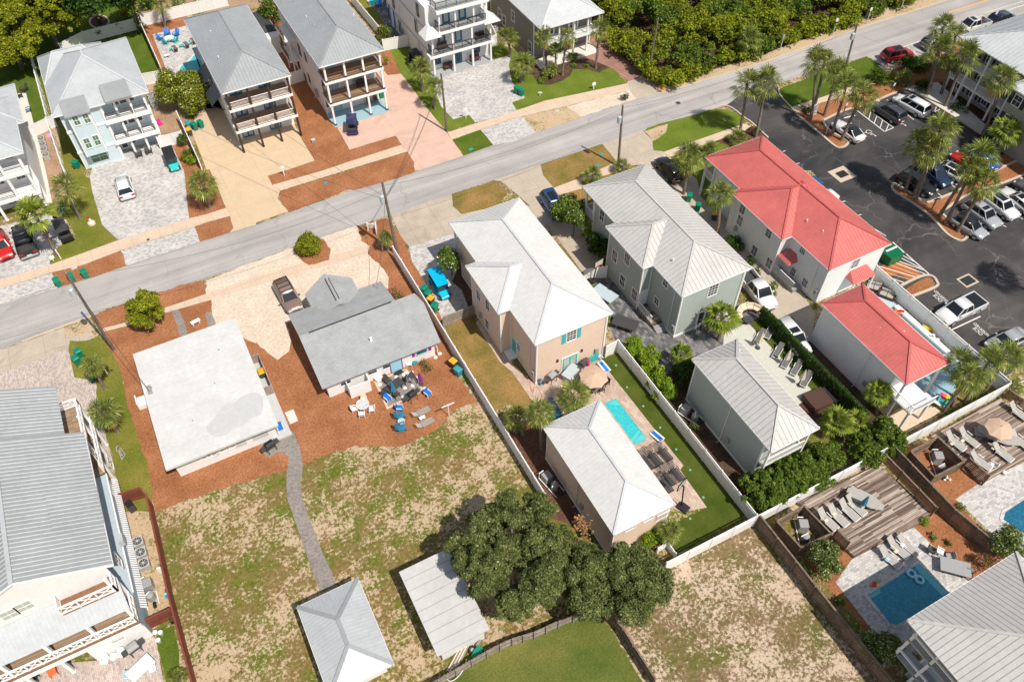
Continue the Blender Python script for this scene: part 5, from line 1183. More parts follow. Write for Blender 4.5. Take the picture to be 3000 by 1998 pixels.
def car(kind,colour,label,rear,front,anchor='c',sunroof=None,roofmat=None,z=.8,cat=None,group=None,rack=False,cover=None,name=None,heading=None):
 S=SPEC[kind];L,W,H=S['L'],S['W'],S['H']
 a=Vector(G(*rear,z));b=Vector(G(*front,z));d=(b-a).normalized()if heading is None else Vector(heading)
 c=(a+b)/2 if anchor=='c' else(a+d*L/2 if anchor=='r' else b-d*L/2)
 nm=name or{'pickup':'pickup_truck','suv':'parked_suv','van':'parked_minivan'}.get(kind,'parked_car')
 th=thing(nm,label,cat or{'pickup':'pickup truck','van':'minivan'}.get(kind,'car'),(c.x,c.y,0),math.atan2(-d.x,d.y),group)
 h=W/2;ys=[-L/2,-L/2+.06,-L/2+.3,-L*.3,-L*.1,L*.12,L*.28,L/2-.45,L/2-.12,L/2]
 wf=[.80,.93,.985,1,1,1,.99,.95,.84,.70];zt=[S['tail']*.80,S['tail']*.93,S['tail'],S['belt'],S['belt'],S['belt'],S['hood'],S['hood']*.93,S['hood']*.80,S['hood']*.62]
 zb=[.42,.34,.27,.25,.25,.25,.25,.27,.32,.38]
 if kind=='pickup':i0=4;ys=[-.85]+ys[5:];wf=[1]+wf[5:];zt=[S['belt']]+zt[5:];zb=[.25]+zb[5:]
 rings=[]
 for y,f,t_,b_ in zip(ys,wf,zt,zb):
  w_=h*f;m_=(t_+b_)/2
  rings.append([(-w_*.86,y,b_),(w_*.86,y,b_),(w_*.97,y,b_+.12),(w_,y,m_),(w_*.985,y,t_-.14),(w_*.90,y,t_-.02),(w_*.45,y,t_+.025),(-w_*.45,y,t_+.025),(-w_*.90,y,t_-.02),(-w_*.985,y,t_-.14),(-w_,y,m_),(-w_*.97,y,b_+.12)])
 bo=MB().loft(rings).build('body',colour,th,smooth=True)
 if kind=='pickup':
  m=MB();y0,y1=-L/2,-.86;zt_=1.2
  m.box(-h,y0,.35,-h+.12,y1,zt_).box(h-.12,y0,.35,h,y1,zt_).box(-h+.121,y0-.03,.42,h-.121,y0+.07,zt_-.02)
  m.build('cargo_bed',colour,th);MB().box(-h+.125,y0+.08,.45,h-.125,y1,.62 if not cover else zt_-.04).build('bed_liner',cover or 'charcoal',th)
  MB().box(-h*.9,y0-.16,.38,h*.9,y0-.04,.58).build('rear_bumper','rim',th)
 (y0,y1),(r0,r1),zb_=S['by'],S['ry'],S['belt']-.03
 hb,hr=h*.90,h*.70;zr=H-.04
 B=[(-hb,y0,zb_),(hb,y0,zb_),(hb*.93,y1,zb_-.02),(-hb*.93,y1,zb_-.02)];T=[(-hr,r0,zr),(hr,r0,zr),(hr,r1,zr-.02),(-hr,r1,zr-.02)]
 MB().face([B[2],B[3],T[3],T[2]]).build('windshield','car_glass',th);MB().face([B[0],B[1],T[1],T[0]]).build('rear_window','car_glass',th)
 MB().face([B[1],B[2],T[2],T[1]]).build('side_window','car_glass',th);MB().face([B[3],B[0],T[0],T[3]]).build('side_window','car_glass',th)
 rm=MB();e=.015
 rr_=[[(x*s_,y,z_)for x,y in((-hr-.02,r0-.03),(0,r0-.07),(hr+.02,r0-.03),(hr+.035,(r0+r1)/2),(hr+.02,r1+.02),(0,r1+.06),(-hr-.02,r1+.02),(-hr-.035,(r0+r1)/2))]for s_,z_ in((1,zr-.02),(.97,zr+.02),(.80,zr+.045))]
 rm.loft(rr_);ro=rm.build('roof',roofmat or colour,th,smooth=True)
 pm=MB()
 for i in range(4):pm.bar(Vector(B[i])*1.0,Vector(T[i]),.09,.07)
 nb=3 if kind=='van' else 2
 for s_ in(1,-1):
  for k in range(1,nb if kind!='suv' else 3):
   t=k/(3 if nb==3 or kind=='suv' else 2);pb=Vector(B[1]).lerp(Vector(B[2]),t);pt=Vector(T[1]).lerp(Vector(T[2]),t);pb.x*=s_;pt.x*=s_;pm.bar(pb,pt,.08,.03,up=(1,0,0))
 pm.build('pillar',colour,th)
 if sunroof:MB().box(-hr*.72,r1-sunroof,zr+.035,hr*.72,r1-.18,zr+.062).build('sunroof','car_glass',th)
 yf,yb=L/2-L*.185,-L/2+L*.2;rw=.40 if kind=='pickup' else .35
 for s_ in(-1,1):
  for y in(yf,yb):
   wheel(th,s_*(h-.10),y,rw,side=s_)
  MB().box(min(s_*h*.42,s_*h*.80),L/2-.22,S['hood']*.66,max(s_*h*.42,s_*h*.80),L/2-.03,S['hood']*.82).build('headlight','headlight',th)
  yt=-L/2-(.01 if kind!='pickup' else .04);MB().box(min(s_*h*.52,s_*h*.93),yt,S['tail']*.68,max(s_*h*.52,s_*h*.93),yt+.16,S['tail']*.88).build('taillight','taillight',th)
  MB().box(min(s_*(h-.04),s_*(h+.17)),y1-.42,S['belt']-.02,max(s_*(h-.04),s_*(h+.17)),y1-.26,S['belt']+.14).build('wing_mirror',colour,th)
  MB().bar((s_*(hr-.02),r0+.1,zr+.06),(s_*(hr-.02),r1-.1,zr+.05),.035,.04).build('roof_rail','black',th)if kind in('suv','van')else None
 MB().box(-.45,L/2-.05,.42,.45,L/2+.012,.60).build('grille','black',th)
 MB().box(-.26,-L/2-.035,.55,.26,-L/2-.012,.68).build('licence_plate','white',th)
 if rack:
  m=MB()
  for y in np.linspace(r0+.15,r1-.25,4):m.bar((-hr,y,zr+.17),(hr,y,zr+.17),.06,.04)
  for s_ in(-1,1):m.bar((s_*hr,r0,zr+.14),(s_*hr,r1-.1,zr+.14),.06,.05)
  m.build('roof_rack','black',th)
 return th
car('suv','car_white','white compact SUV parked alone on grey paver driveway, rear facing the street',(0,1,1165,225),(0,1,1110,45))
car('suv','car_brightred','bright red SUV cut by the left edge of the photo',(0,1,-30,600),(0,1,55,800),'f',z=.7)
car('pickup','car_black','black pickup truck with open bed beside the red SUV',(0,1,262,765),(0,1,190,540),'r')
car('suv','car_brown','brown SUV with black roof rack on the sandy driveway',(1,1,215,1010),(1,1,375,1290),rack=True)
car('suv','car_blue','bright blue SUV on the concrete driveway beside a flowering tree',(2,1,310,200),(2,1,445,400),'r',sunroof=1.8)
car('suv','car_black','black SUV parked in front of the pale grey roofed sage house',(2,1,1530,85),(2,0,1385,1480),'r')
car('pickup','car_white','white pickup truck between the sage house and the red roofed house',(2,1,2130,930),(3,1,30,1255),'c')
car('suv','car_white','white SUV with dark sunroof beside the dark green hedge wall',(3,1,110,1370),(3,1,320,1640),'r',sunroof=.9)
car('suv','car_red','deep red crossover parked on the street shoulder beside the lawn',(3,0,1075,520),(3,0,1310,470),sunroof=1.6)
car('suv','car_grey','grey SUV parked on the street in front of the red crossover',(3,0,1430,420),(3,0,1620,350),'r')
car('pickup','car_white','white pickup truck parked on the street by the hotel roof corner',(3,0,1990,200),(3,0,1740,270),'f',sunroof=.9)
car('suv','car_navy','dark SUV at the far end of the street parking row',(3,0,2040,200),(3,0,2275,140))
car('coupe','car_white','white coupe with black roof beside the striped bay',(3,0,860,1275),(3,0,625,1115),roofmat='car_black')
car('suv','car_dgrey','dark grey SUV between the striped bay and the white minivan',(3,0,1240,1105),(3,0,985,945))
car('van','car_white','white minivan parked nearest the hotel walkway',(3,0,1470,1045),(3,0,1175,880),sunroof=.7)
car('sedan','car_brightred','bright red sedan partly under the palm crowns',(3,0,1960,1570),(3,0,1705,1395),'f',sunroof=.9)
car('sedan','car_blue','royal blue sedan behind the palm crown beside the red sedan',(3,0,2100,1540),(3,0,1850,1340),'f')
car('sedan','car_white','white sedan with black sunroof between the red and dark blue cars',(3,1,1810,60),(3,0,1500,1465),sunroof=1.3)
car('suv','car_black','large black SUV beside the palm trunks at the island tip',(3,1,1215,30),(3,1,1530,200))
car('suv','car_navy','dark blue SUV next to the large black SUV',(3,0,1440,1520),(3,1,1660,130),'f')
car('hatch','car_silver','grey hatchback nearest the rounded end of the parking island',(3,1,1725,425),(3,1,1985,585),roofmat='car_black')
car('suv','car_silver','silver SUV between the grey hatchback and a white SUV',(3,1,1820,285),(3,1,2125,510),sunroof=.7)
car('suv','car_white','white SUV with panoramic roof third from the rounded island end',(3,1,1985,205),(3,1,2290,430),sunroof=1.6)
car('sedan','car_white','white sedan at the right edge parked nose to the mulch island',(3,1,2440,370),(3,1,2155,155),'f',sunroof=.9)
car('suv','car_grey','grey SUV cut by the right edge above the white sedan',(3,1,2560,260),(3,1,2290,85),'f')
car('pickup','car_white','white pickup truck with black bed cover in a reserved bay',(3,1,1955,1180),(3,1,1575,1365),cover='car_black')
car('sedan','car_silver','silver sedan below the white pickup near the palm grove',(3,1,2440,1450),(3,1,2040,1620),'f')
car('sedan','car_blue','blue car mostly hidden behind the coral red roof',(3,1,470,85),(3,1,300,200),'r',heading=(-1,0))
car('sedan','car_white','white car mostly hidden behind the coral red roof',(3,1,620,205),(3,1,450,300),'r',heading=(-1,0))
def cart(colour,roof,label,rear,front,L=3.1,z=1.2):
 a=Vector(G(*rear,z));b=Vector(G(*front,z));d=(b-a).normalized();c=(a+b)/2
 th=thing('golf_cart',label,'golf cart',(c.x,c.y,0),math.atan2(-d.x,d.y));h=.62;k=L/2
 m=MB().loft([[(-h,-k,.3),(h,-k,.3),(h,-k,.72),(-h,-k,.72)],[(-h,-k+.5,.25),(h,-k+.5,.25),(h,-k+.5,.78),(-h,-k+.5,.78)],[(-h,-k+.9,.25),(h,-k+.9,.25),(h,-k+.9,.42),(-h,-k+.9,.42)],[(-h,k-1.0,.25),(h,k-1.0,.25),(h,k-1.0,.42),(-h,k-1.0,.42)],[(-h,k-.95,.25),(h,k-.95,.25),(h*.95,k-.8,.88),(-h*.95,k-.8,.88)],[(-h*.8,k,.3),(h*.8,k,.3),(h*.7,k,.62),(-h*.7,k,.62)]])
 m.build('body',colour,th,bevel=.05)
 for y in(-k+.45,-k+1.25 if L>3.2 else 0):
  if y==0:y=-.05
  MB().box(-h+.06,y-.25,.62,h-.06,y+.22,.78).box(-h+.06,y-.32,.78,h-.06,y-.22,1.2).build('seat','charcoal',th,bevel=.04)
 MB().box(-h-.06,-k+.05,1.86,h+.06,k-.62,1.93).build('roof',roof,th,bevel=.03)
 for s_ in(-1,1):
  for y0,y1 in((k-.85,k-.75),(-k+.15,-k+.15)):MB().bar((s_*(h-.03),y0,.6),(s_*(h-.03),y1-.05,1.87),.045).build('roof_post','black',th)
  for y in(k-.5,-k+.5):wheel(th,s_*(h-.02),y,.27,.2,s_)
  MB().box(min(s_*.3,s_*.48),k-.06,.48,max(s_*.3,s_*.48),k+.015,.6).build('headlight','headlight',th)
 MB().face([(-h+.04,k-.84,.86),(h-.04,k-.84,.86),(h-.04,k-.80,1.84),(-h+.04,k-.80,1.84)]).build('windscreen','glass',th)
 MB().tube([(-.28+.14*math.cos(a_),k-1.12,1.0+.14*math.sin(a_))for a_ in np.linspace(0,6.28,10)],.015,5).build('steering_wheel','black',th)
 return th
cart('car_black','charcoal','black golf cart with dark roof under the palm beside the pickup',(0,1,600,600),(0,1,530,455),3.4)
cart('turquoise','black','turquoise golf cart with black roof by the pale blue house porch',(0,0,1535,1365),(0,0,1600,1540),3.3)
cart('cart_navy','cart_navy','navy golf cart on the pink stamped driveway',(1,0,880,1210),(1,0,885,1040),3.1)
cart('cyan','cyan','bright cyan golf cart beside the white fence',(1,1,1625,930),(1,1,1745,1130),3.6)
cart('black','black','black golf cart parked in the shade of the tall white house',(1,0,1490,560),(1,0,1425,475),2.9)
def pl(s):return PL(s)
vinyl_fence('long white vinyl fence between the sparse lot and the peach house',[(18.22,64.2),(18.15,29.0)],1.8,True)
vinyl_fence('white vinyl fence between the turf strip and the sage pool house',[(33.2,40.6),(33.2,18.75)],1.85,True)
vinyl_fence('white vinyl fence panel joining the peach house to the turf',[(31.75,40.6),(33.15,40.75)],1.85,False)
vinyl_fence('white back fence running behind the oak to the pool decks',[G(2,3,1395,555),(33.1,18.62)],1.9,True)
vinyl_fence('white back fence above the timber decks',[(33.25,18.6),(49.9,18.45),(63.7,18.35)],1.9,True)
vinyl_fence('white vinyl fence between the car park and the red pool house',[(63.78,36.3),(63.75,18.5)],2.0,True,mat='white')
vinyl_fence('short white fence with hoop beside the sage house',[G(2,1,660,1010),G(2,1,860,985)],1.8,False)
vinyl_fence('white vinyl fence behind the pale blue house lawn',[G(0,0,590,510),G(0,0,800,400),G(0,0,1260,280)],1.9,False)
vinyl_fence('white vinyl fence between the two pale blue house yards',[G(0,0,1310,270),G(0,0,1505,700)],1.9,True)
vinyl_fence('white vinyl gate panel right of the pale blue house roof',[G(0,0,1330,790),G(0,0,1500,760)],1.9,False)
vinyl_fence('white vinyl fence behind the patio pool and orange sand',[G(0,0,1325,245),G(0,0,1720,150),G(0,0,2100,60)],1.9,False)
vinyl_fence('white picket fence running from the far house to the lawn strip',[G(0,0,310,560),G(0,0,470,1150)],1.7,True)
vinyl_fence('white fence panels between the two left houses',[G(0,0,310,1270),G(0,0,530,1165)],1.8,False)
vinyl_fence('white picket fence beside the air conditioners at left',[G(0,0,470,1180),G(0,1,610,30),G(0,1,650,130)],1.7,True)
vinyl_fence('white vinyl fence with gate left of the turquoise golf cart',[G(0,0,1480,1370),G(0,0,1700,1310)],1.8,False)
vinyl_fence('white vinyl fence beside the tan concrete driveway',[G(0,0,1660,1130),G(0,0,1860,1568)],1.8,True)
vinyl_fence('white fence panel between the dark post house and the grey house',[G(1,0,310,790),G(1,0,450,745)],1.9,False)
vinyl_fence('white fence panel joining the grey roofed house to the tall house',[G(1,0,1175,475),G(1,0,1400,430)],1.9,False)
vinyl_fence('long white fence between the grey roofed house and the grass strip',[G(1,0,880,30),G(1,0,1195,410)],1.8,True)
vinyl_fence('white fence panel right of the tall house porch',[G(1,0,2150,445),G(1,0,2210,420),G(1,0,2150,300)],1.8,False)
board_fence('short grey timber gate fence beside the peach house wall',[G(1,1,1720,1440),G(1,1,2000,1330)],1.5,'wood_grey')
board_fence('curved grey picket fence around the bottom lawn',smoothpoly([G(1,3,1560,1660),G(1,3,1840,1500),G(1,3,2120,1335),G(1,3,2352,1220),G(2,3,200,1160),G(2,3,420,1060),G(2,3,660,970)],2,False),1.35,'wood_grey',cap=False,board=.11)
board_fence('dark timber fence between the lawn and the sandy lot',[G(2,3,880,1000),G(2,3,1010,1140),G(2,3,1100,1290),G(2,3,1300,1600)],1.5,'wood_fence')
board_fence('long brown timber fence left of the lower deck and pool',[G(3,3,-120,130),G(3,3,560,1000),G(3,3,1090,1660)],1.9,'wood_fence')
board_fence('brown timber fence between the two pool yards',[G(3,2,1080,1050),G(3,2,1640,1640),G(3,3,2060,430)],1.9,'wood_fence')
board_fence('red brown fence along the left side of the sparse lot',[G(0,2,1410,1510),G(0,3,1600,800),G(0,3,1870,1800)],1.75,'wood_red',cap=True)
board_fence('red brown fence end panel beside the pale blue house',[G(0,2,1120,1500),G(0,2,1345,1430),G(0,2,1410,1505)],1.7,'wood_red')
board_fence('red brown cross fence next to the pool pump',[G(0,3,1370,1080),G(0,3,1620,960)],1.6,'wood_red')
vinyl_fence('low white picket screen at the corner of the guest house',[G(2,3,1330,380),G(2,3,1420,330),G(2,3,1490,430)],1.0,True)
th=thing('ivy_hedge_wall','tall dark green ivy covered fence beside the row of loungers','hedge',(49,28,0))
ax,bx=G(3,1,60,1470,0),G(3,2,900,700,0)
x_w=49.0
MB().box(x_w-.1-49,-5.9,0,x_w+.15-49,9.3,1.85).build('fence_panel','wood_grey',th)
rng=np.random.default_rng(5);n_=9000;P=np.stack([x_w-.18-49+rng.normal(0,.09,n_),rng.uniform(-6,9.4,n_),rng.uniform(0,1.95,n_)],1)
P2=np.stack([x_w-49+rng.uniform(-.2,.2,2500),rng.uniform(-6,9.4,2500),1.93+rng.normal(0,.04,2500)],1)
put('ivy',leaf_mesh('ivy',np.concatenate([P,P2]),np.concatenate([np.tile([-1,0,.2],(n_,1)),np.tile([0,0,1.],(2500,1))]),.08,'leaf_dark'),th)
def pool(label,pts,wmat,depth=.10,coping='paver_pool',steps=None,name='swimming_pool',cw=.3):
 c=np.mean(np.array(pts),0);th=thing(name,label,'pool',(c[0],c[1],0));L=[(p[0]-c[0],p[1]-c[1])for p in pts]
 n=len(L);area=sum(L[i][0]*L[(i+1)%n][1]-L[(i+1)%n][0]*L[i][1]for i in range(n))
 if area<0:L=L[::-1]
 out=[]
 for i in range(n):
  a,b,d=Vector(L[i-1]),Vector(L[i]),Vector(L[(i+1)%n]);e1=(b-a).normalized();e2=(d-b).normalized();nn=(Vector((e1.y,-e1.x))+Vector((e2.y,-e2.x)))
  k=cw/max(.35,(nn.length/2)**2)/2;out.append((b.x+nn.x*k,b.y+nn.y*k))
 m=MB()
 for i in range(n):
  j=(i+1)%n;a,b,c_,d_=L[i],L[j],out[j],out[i]
  m.face([(a[0],a[1],.06),(b[0],b[1],.06),(c_[0],c_[1],.06),(d_[0],d_[1],.06)]);m.face([(d_[0],d_[1],.06),(c_[0],c_[1],.06),(c_[0],c_[1],0),(d_[0],d_[1],0)]);m.face([(a[0],a[1],.06),(b[0],b[1],.06),(b[0],b[1],.02),(a[0],a[1],.02)],1)
 m.build('coping',[coping,'pool_tile'],th)
 MB().face([(p[0],p[1],.036)for p in L]).build('water',wmat,th)
 for s_ in(steps or[]):MB().face([(p[0]-c[0],p[1]-c[1],.039+s_[2])for p in s_[1]]).build(s_[0],s_[3],th)
 return th
P_=PL('22:845,572 955,525 1228,880 1220,915 1125,952')
f_=lambda*q:PL('22:'+' '.join('%g,%g'%t for t in q))
pool('rectangular turquoise swimming pool beside the peach guest house',P_,'pool_light',steps=[('pool_step',f_((1120,945),(1225,905),(1228,880),(1205,845),(1150,890)),0,'pool_step'),('pool_step',f_((1090,905),(1150,830),(1165,815),(1180,830),(1115,930)),.001,'pool_step'),('pool_bench',f_((885,575),(960,535),(1000,595)),.0,'pool_step')])
P_=PL('33:915,770 1385,480 1660,750 1180,1045 1120,1030')
f3=lambda*q:PL('33:'+' '.join('%g,%g'%t for t in q))
pool('deep blue rectangular pool half shaded by the large roof',P_,'pool_blue',coping='paver_grey',steps=[('pool_step',f3((1385,482),(1655,745),(1600,775),(1345,510)),0,'pool_tile'),('pool_step',f3((920,775),(1020,712),(1035,745),(945,805)),0,'pool_tile')])
pool('blue pool at the right edge behind the brown fence',PL('32:2180,1568 2352,1455 33:2352,-45 2600,-160 2900,200 2330,200 2160,75'),'pool_shaded',coping='paver_grey')
pool('kidney shaped turquoise pool behind the flowering tree',smoothpoly(PL('00:1650,650 1680,600 1740,570 1790,510 1850,500 1950,560 1980,700 1900,740 1800,690 1700,665'),4),'pool_light',coping='slab_white')
pool('turquoise pool at the top edge beside the tall white house',PL('10:1020,-30 1180,-60 1150,25 1060,60'),'pool_light',coping='slab_white')
pool('small blue spa pool beside the two palms',PL('22:330,520 380,510 470,690 420,740 350,700'),'pool_shaded')
def deck(label,pts,z,mat='deck_grey',skirt='wood_fence'):
 th=thing('timber_deck',label,'deck',(0,0,0));MB().prism(pts,z-.12,z).build('decking',mat,th)
 m=MB()
 for a,b in zip(pts,pts[1:]+pts[:1]):m.bar((a[0],a[1],(z-.12)/2),(b[0],b[1],(z-.12)/2),.05,z-.12)
 m.build('skirt',skirt,th);return th
DK1=PL('32:1010,1130 1480,1560 33:1460,30 795,410 560,190 580,210 200,-150 32:200,1500 680,1270',.4)
deck('grey timber deck with white loungers above the shaded pool',[G(3,2,1020,1130,.4),G(3,2,1500,1560,.4),G(3,3,1470,60,.4),G(3,3,795,412,.4),G(3,3,560,200,.4),G(3,3,400,-20,.4),G(3,2,270,1480,.4)],.4)
deck('grey timber deck with beige umbrella at the right edge',[G(3,2,2140,520,.4),G(3,2,2700,980,.4),G(3,2,2352,1080,.4),G(3,2,1960,1300,.4),G(3,2,1790,1110,.4),G(3,2,1560,890,.4),G(3,2,1490,870,.4)],.4)
def screen(label,a,b,h=1.7,z=.4,mat='wood_brown'):
 th=thing('slatted_screen',label,'screen',(a[0],a[1],0));A=Vector((0,0,z));B=Vector((b[0]-a[0],b[1]-a[1],z));m=MB();U=Vector((0,0,1))
 for k in range(6):m.bar(A+U*(h*(k+.6)/6),B+U*(h*(k+.6)/6),.04,.13)
 m.build('slats',mat,th);n=max(1,round((B-A).length/1.8))
 for i in range(n+1):p=A.lerp(B,i/n);MB().box(-.06,-.06,0,.06,.06,h+.5).build('post','wood_fence',th,(p.x,p.y,0))
 MB().bar(A+U*h,B+U*h,.16,.04).build('cap','wood_fence',th);return th
screen('long slatted timber screen along the right side of the lower deck',G(3,2,1040,1110,.3),G(3,2,1500,1590,.3),1.2)
screen('slatted timber screen at the upper end of the right deck',G(3,2,2160,520,.3),G(3,2,2400,700,.3),1.3)
screen('slatted timber screen beside the right pump enclosure',G(3,2,1790,1150,.2),G(3,2,1970,1310,.2),1.3)
screen('slatted timber screen beside the left pump enclosure',G(3,3,590,240,.2),G(3,3,700,350,.2),1.3)
def enclosure(label,pts,h=1.7):
 board_fence(label,pts+[pts[0]],h,'wood_fence',name='pump_enclosure')
enclosure('timber fenced pump enclosure in the right pool yard',[G(3,2,1300,1120),G(3,2,1520,1005),G(3,2,1760,1200),G(3,2,1500,1360)]if 0 else[G(3,2,x,y,1.7)for x,y in((1310,1010),(1560,880),(1800,1105),(1530,1245))])
enclosure('timber fenced pump enclosure left of the lower deck',[G(3,3,x,y,1.7)for x,y in((80,90),(330,-50),(580,205),(300,330))])
def C3(z,c,r,x,y):p=G(c,r,x,y,z);return p[0],p[1]
rngT=np.random.default_rng(21)
cx,cy=C3(4.6,2,3,30,400);cx2,cy2=C3(3.6,2,3,1130,660)
tree('largest live oak with rusty and mossy patches, spreading between the shed and guest house',(cx+.3,cy-.2),cx,cy,4.9,5.6,7.6,3.9,1.2,42,1500,'leaf_oak',.092,.42,'oak_tree',seed=2,trunkz=3.2,sub=(14,.36),extra=('moss',.006))
cx3,cy3=C3(4.4,2,3,560,350)
tree('smaller live oak crown reaching into the sandy lot',(cx2,cy2),cx2-.2,cy2+.3,2.9,3.0,6.0,3.2,1.15,22,1500,'leaf_oak',.09,.3,'oak_tree',seed=5,trunkz=2.4,sub=(12,.40))
tree('middle live oak crown beside the curved picket fence',C3(0,2,3,700,760),*C3(3.4,2,3,640,620),2.3,3.2,5.6,3.1,1.05,18,1500,'leaf_oak',.09,.28,'oak_tree',seed=8,trunkz=2.4,sub=(12,.40))
th=thing('bare_branches','pale bare mossy branches sticking out left of the large oak','branches',(*C3(0,1,3,2150,600),0));rr=random.Random(4);m=MB();bx_,by_=th.location.x,th.location.y
hub=Vector((*C3(3.6,1,3,2150,560),3.6))-Vector((bx_,by_,0))
for k in range(26):
 t_=C3(3.4,1,3,1860+rr.uniform(-40,260),330+rr.uniform(0,300));e=Vector((t_[0]-bx_,t_[1]-by_,3.4+rr.uniform(-.4,.8)));s_=hub+Vector((rr.uniform(-.6,.6),rr.uniform(-.6,.6),0));md=s_.lerp(e,.5)+Vector((rr.uniform(-.3,.3),rr.uniform(-.3,.3),.2));m.tube([s_,md,e],[.04,.025,.008],4)
 for q in range(3):m.tube([md.lerp(e,q/3),md.lerp(e,q/3)+Vector((rr.uniform(-.5,.5),rr.uniform(-.5,.5),rr.uniform(0,.4)))],[.015,.006],4)
m.tube([(0,0,0),tuple(hub)],[.12,.05],6);m.build('branches','moss',th)
for k,(c_,rx,ry,zt,nn,lb)in enumerate((((0,0,380,120),6.2,5.5,11,60,'large yellow green magnolia at the top left beside the white fence'),((0,0,60,350),5.0,4.8,9,40,'yellow green magnolia crown above the dark lawn at the left edge'),((0,0,60,30),6,6,10,40,'yellow green magnolia crown in the top left corner'))):
 x,y=C3(zt*.55,*c_);tree(lb,(x,y),x,y,rx,ry,zt,zt*.45,1.8,nn//2,430,'leaf_magnolia',.17,.35,'magnolia_tree',seed=30+k,sub=(10,.42),group='yellow green magnolias at the top left')
x,y=C3(8,0,0,900,-60);tree('tall shade tree with pale trunk standing in a ringed bed',G(0,0,920,222),x,y,5,4.5,11,7.5,1.6,34,130,'leaf_dark',.25,.28,'shade_tree',seed=40,trunkz=7)
x,y=C3(6,0,0,1150,-40);tree('dark leafy tree at the top edge right of the ringed bed',(x,y),x,y,2.2,3.5,9,5,1.3,20,130,'leaf_shrub',.22,.2,'shade_tree',seed=41)
m=MB()
ring=[G(0,0,915+88*math.cos(a),210+58*math.sin(a))for a in np.linspace(0,6.28,25)]
for a,b in zip(ring[:-1],ring[1:]):m.bar((a[0],a[1],.1),(b[0],b[1],.1),.25,.2)
tag(m.build('stone_ring','kerb'),'ring of edging stones around the tall shade tree','edging');sheet('mulch_bed','soil',ring[:-1],5)
x,y=C3(2.6,0,1,1325,1270);tree('young magnolia in the pine straw bed beside the street',G(0,1,1330,1420),x,y,1.95,1.9,4.4,2.0,.62,34,700,'leaf_magnolia',.13,.09,'young_magnolia_tree',seed=50,trunkz=1.5,flat=.5)
x,y=C3(4.0,0,1,1300,1120);
x,y=G(1,1,500,740);shrub('round green bush in its own mulch ring beside the street',x,y,1.35,1.35,2.2,'leaf_scrub',30,700,.10,seed=51,name='round_bush',cat='bush')
x,y=C3(2.4,0,0,1690,860);tree('large round crepe myrtle dotted with white blossom beside the trash bins',G(0,0,1740,1060),x,y,3.5,3.4,5.2,2.4,1.1,60,520,'leaf_scrub',.12,.12,'crepe_myrtle_tree',seed=52,extra=('flower_white',.07,1),flat=.4)
x,y=C3(2.6,1,1,1765,850);tree('crepe myrtle with pale tips beside the cyan golf cart',G(1,1,1800,960),x,y,1.3,1.7,4.6,2.6,.7,24,600,'leaf_shrub',.12,.07,'crepe_myrtle_tree',seed=53,extra=('flower_white',.05,1))
x,y=C3(3.0,2,1,540,400);tree('white flowering crepe myrtle between the blue SUV and the sage house',G(2,1,560,600),x,y,1.9,2.3,4.8,2.8,.75,34,560,'leaf_shrub',.12,.08,'crepe_myrtle_tree',seed=54,extra=('flower_white',.06,1))
x,y=G(2,1,700,640);shrub('yellow green shrub beside the sage house wing',x,y,.85,.85,2.6,'leaf_lime',12,600,.10,seed=55)
x,y=G(2,1,790,790);shrub('tall dark clipped hedge beside the sage house wing',x,y-.2,1.1,2.3,3.2,'leaf_dark',34,450,.11,seed=56,name='clipped_hedge',cat='hedge')
x,y=C3(2.2,1,0,150,140);tree('pink flowering bush between the two grey roofed houses',G(1,0,190,270),x,y,2.1,2.6,4.8,2.4,.9,26,220,'leaf_shrub',.17,.1,'flowering_bush','bush',seed=57,extra=('flower_pink',.06,1))
x,y=G(1,0,1180,400);shrub('pink flowering oleander at the white fence corner',x,y,1.4,1.4,2.8,'leaf_shrub',14,240,.13,seed=58,extra=('flower_pink',.07))
x,y=G(1,0,1200,600);shrub('sparse thin shrub in pine straw by the pink driveway',x,y,.8,.8,1.8,'leaf_scrub',9,120,.1,seed=59)
x,y=G(1,1,1290,1180);shrub('pink crepe myrtle bush beside the shingle roof corner',x,y,.75,1.9,1.3,'leaf_shrub',16,500,.08,seed=60,extra=('flower_pink',.35),rz=R_(35))
x,y=G(1,2,1570,250);shrub('dark leafless bush by the cottage patio',x,y,.75,.85,.9,'bark' if 0 else 'leaf_dark',12,260,.06,seed=61,extra=('frond_dead',.2))
x,y=G(0,2,960,290);shrub('small dark shrub at the foot of the lawn palm',x+.3,y,.5,.6,.8,'leaf_dark',6,400,.07,seed=62)
for k,c_ in enumerate(((1100,70),(1230,130),(1250,240),(1310,330),(1390,430))):
 x,y=C3(1.6,2,2,*c_);shrub(('%s lime green bamboo clump along the white turf fence'%('first','second','third','fourth','fifth')[k])+' counted from the peach house',x+.3,y,.95,1.15,2.7,'leaf_lime',16,460,.13,seed=70+k,name='bamboo_clump',cat='bamboo',group='bamboo clumps along the turf fence')
x,y=G(2,2,1590,400);shrub('dark green shrub at the corner of the sage pool house',x,y,1.3,1.6,3.0,'leaf_dark',20,420,.12,seed=76)
x,y=G(2,2,1500,460);shrub('small bright shrub below the bamboo row',x,y,.6,.8,1.5,'leaf_shrub',8,500,.09,seed=77)
x,y=G(2,1,880,1500);shrub('leafy green shrub beside the white fence and peach wall',x-.2,y+.6,.7,1.3,2.4,'leaf_lime',12,450,.12,seed=78)
x,y=G(2,2,1660,800);shrub('pale flowering shrub inside the turf fence',x,y,.5,.9,1.0,'leaf_shrub',7,500,.08,seed=79,extra=('flower_white',.15))
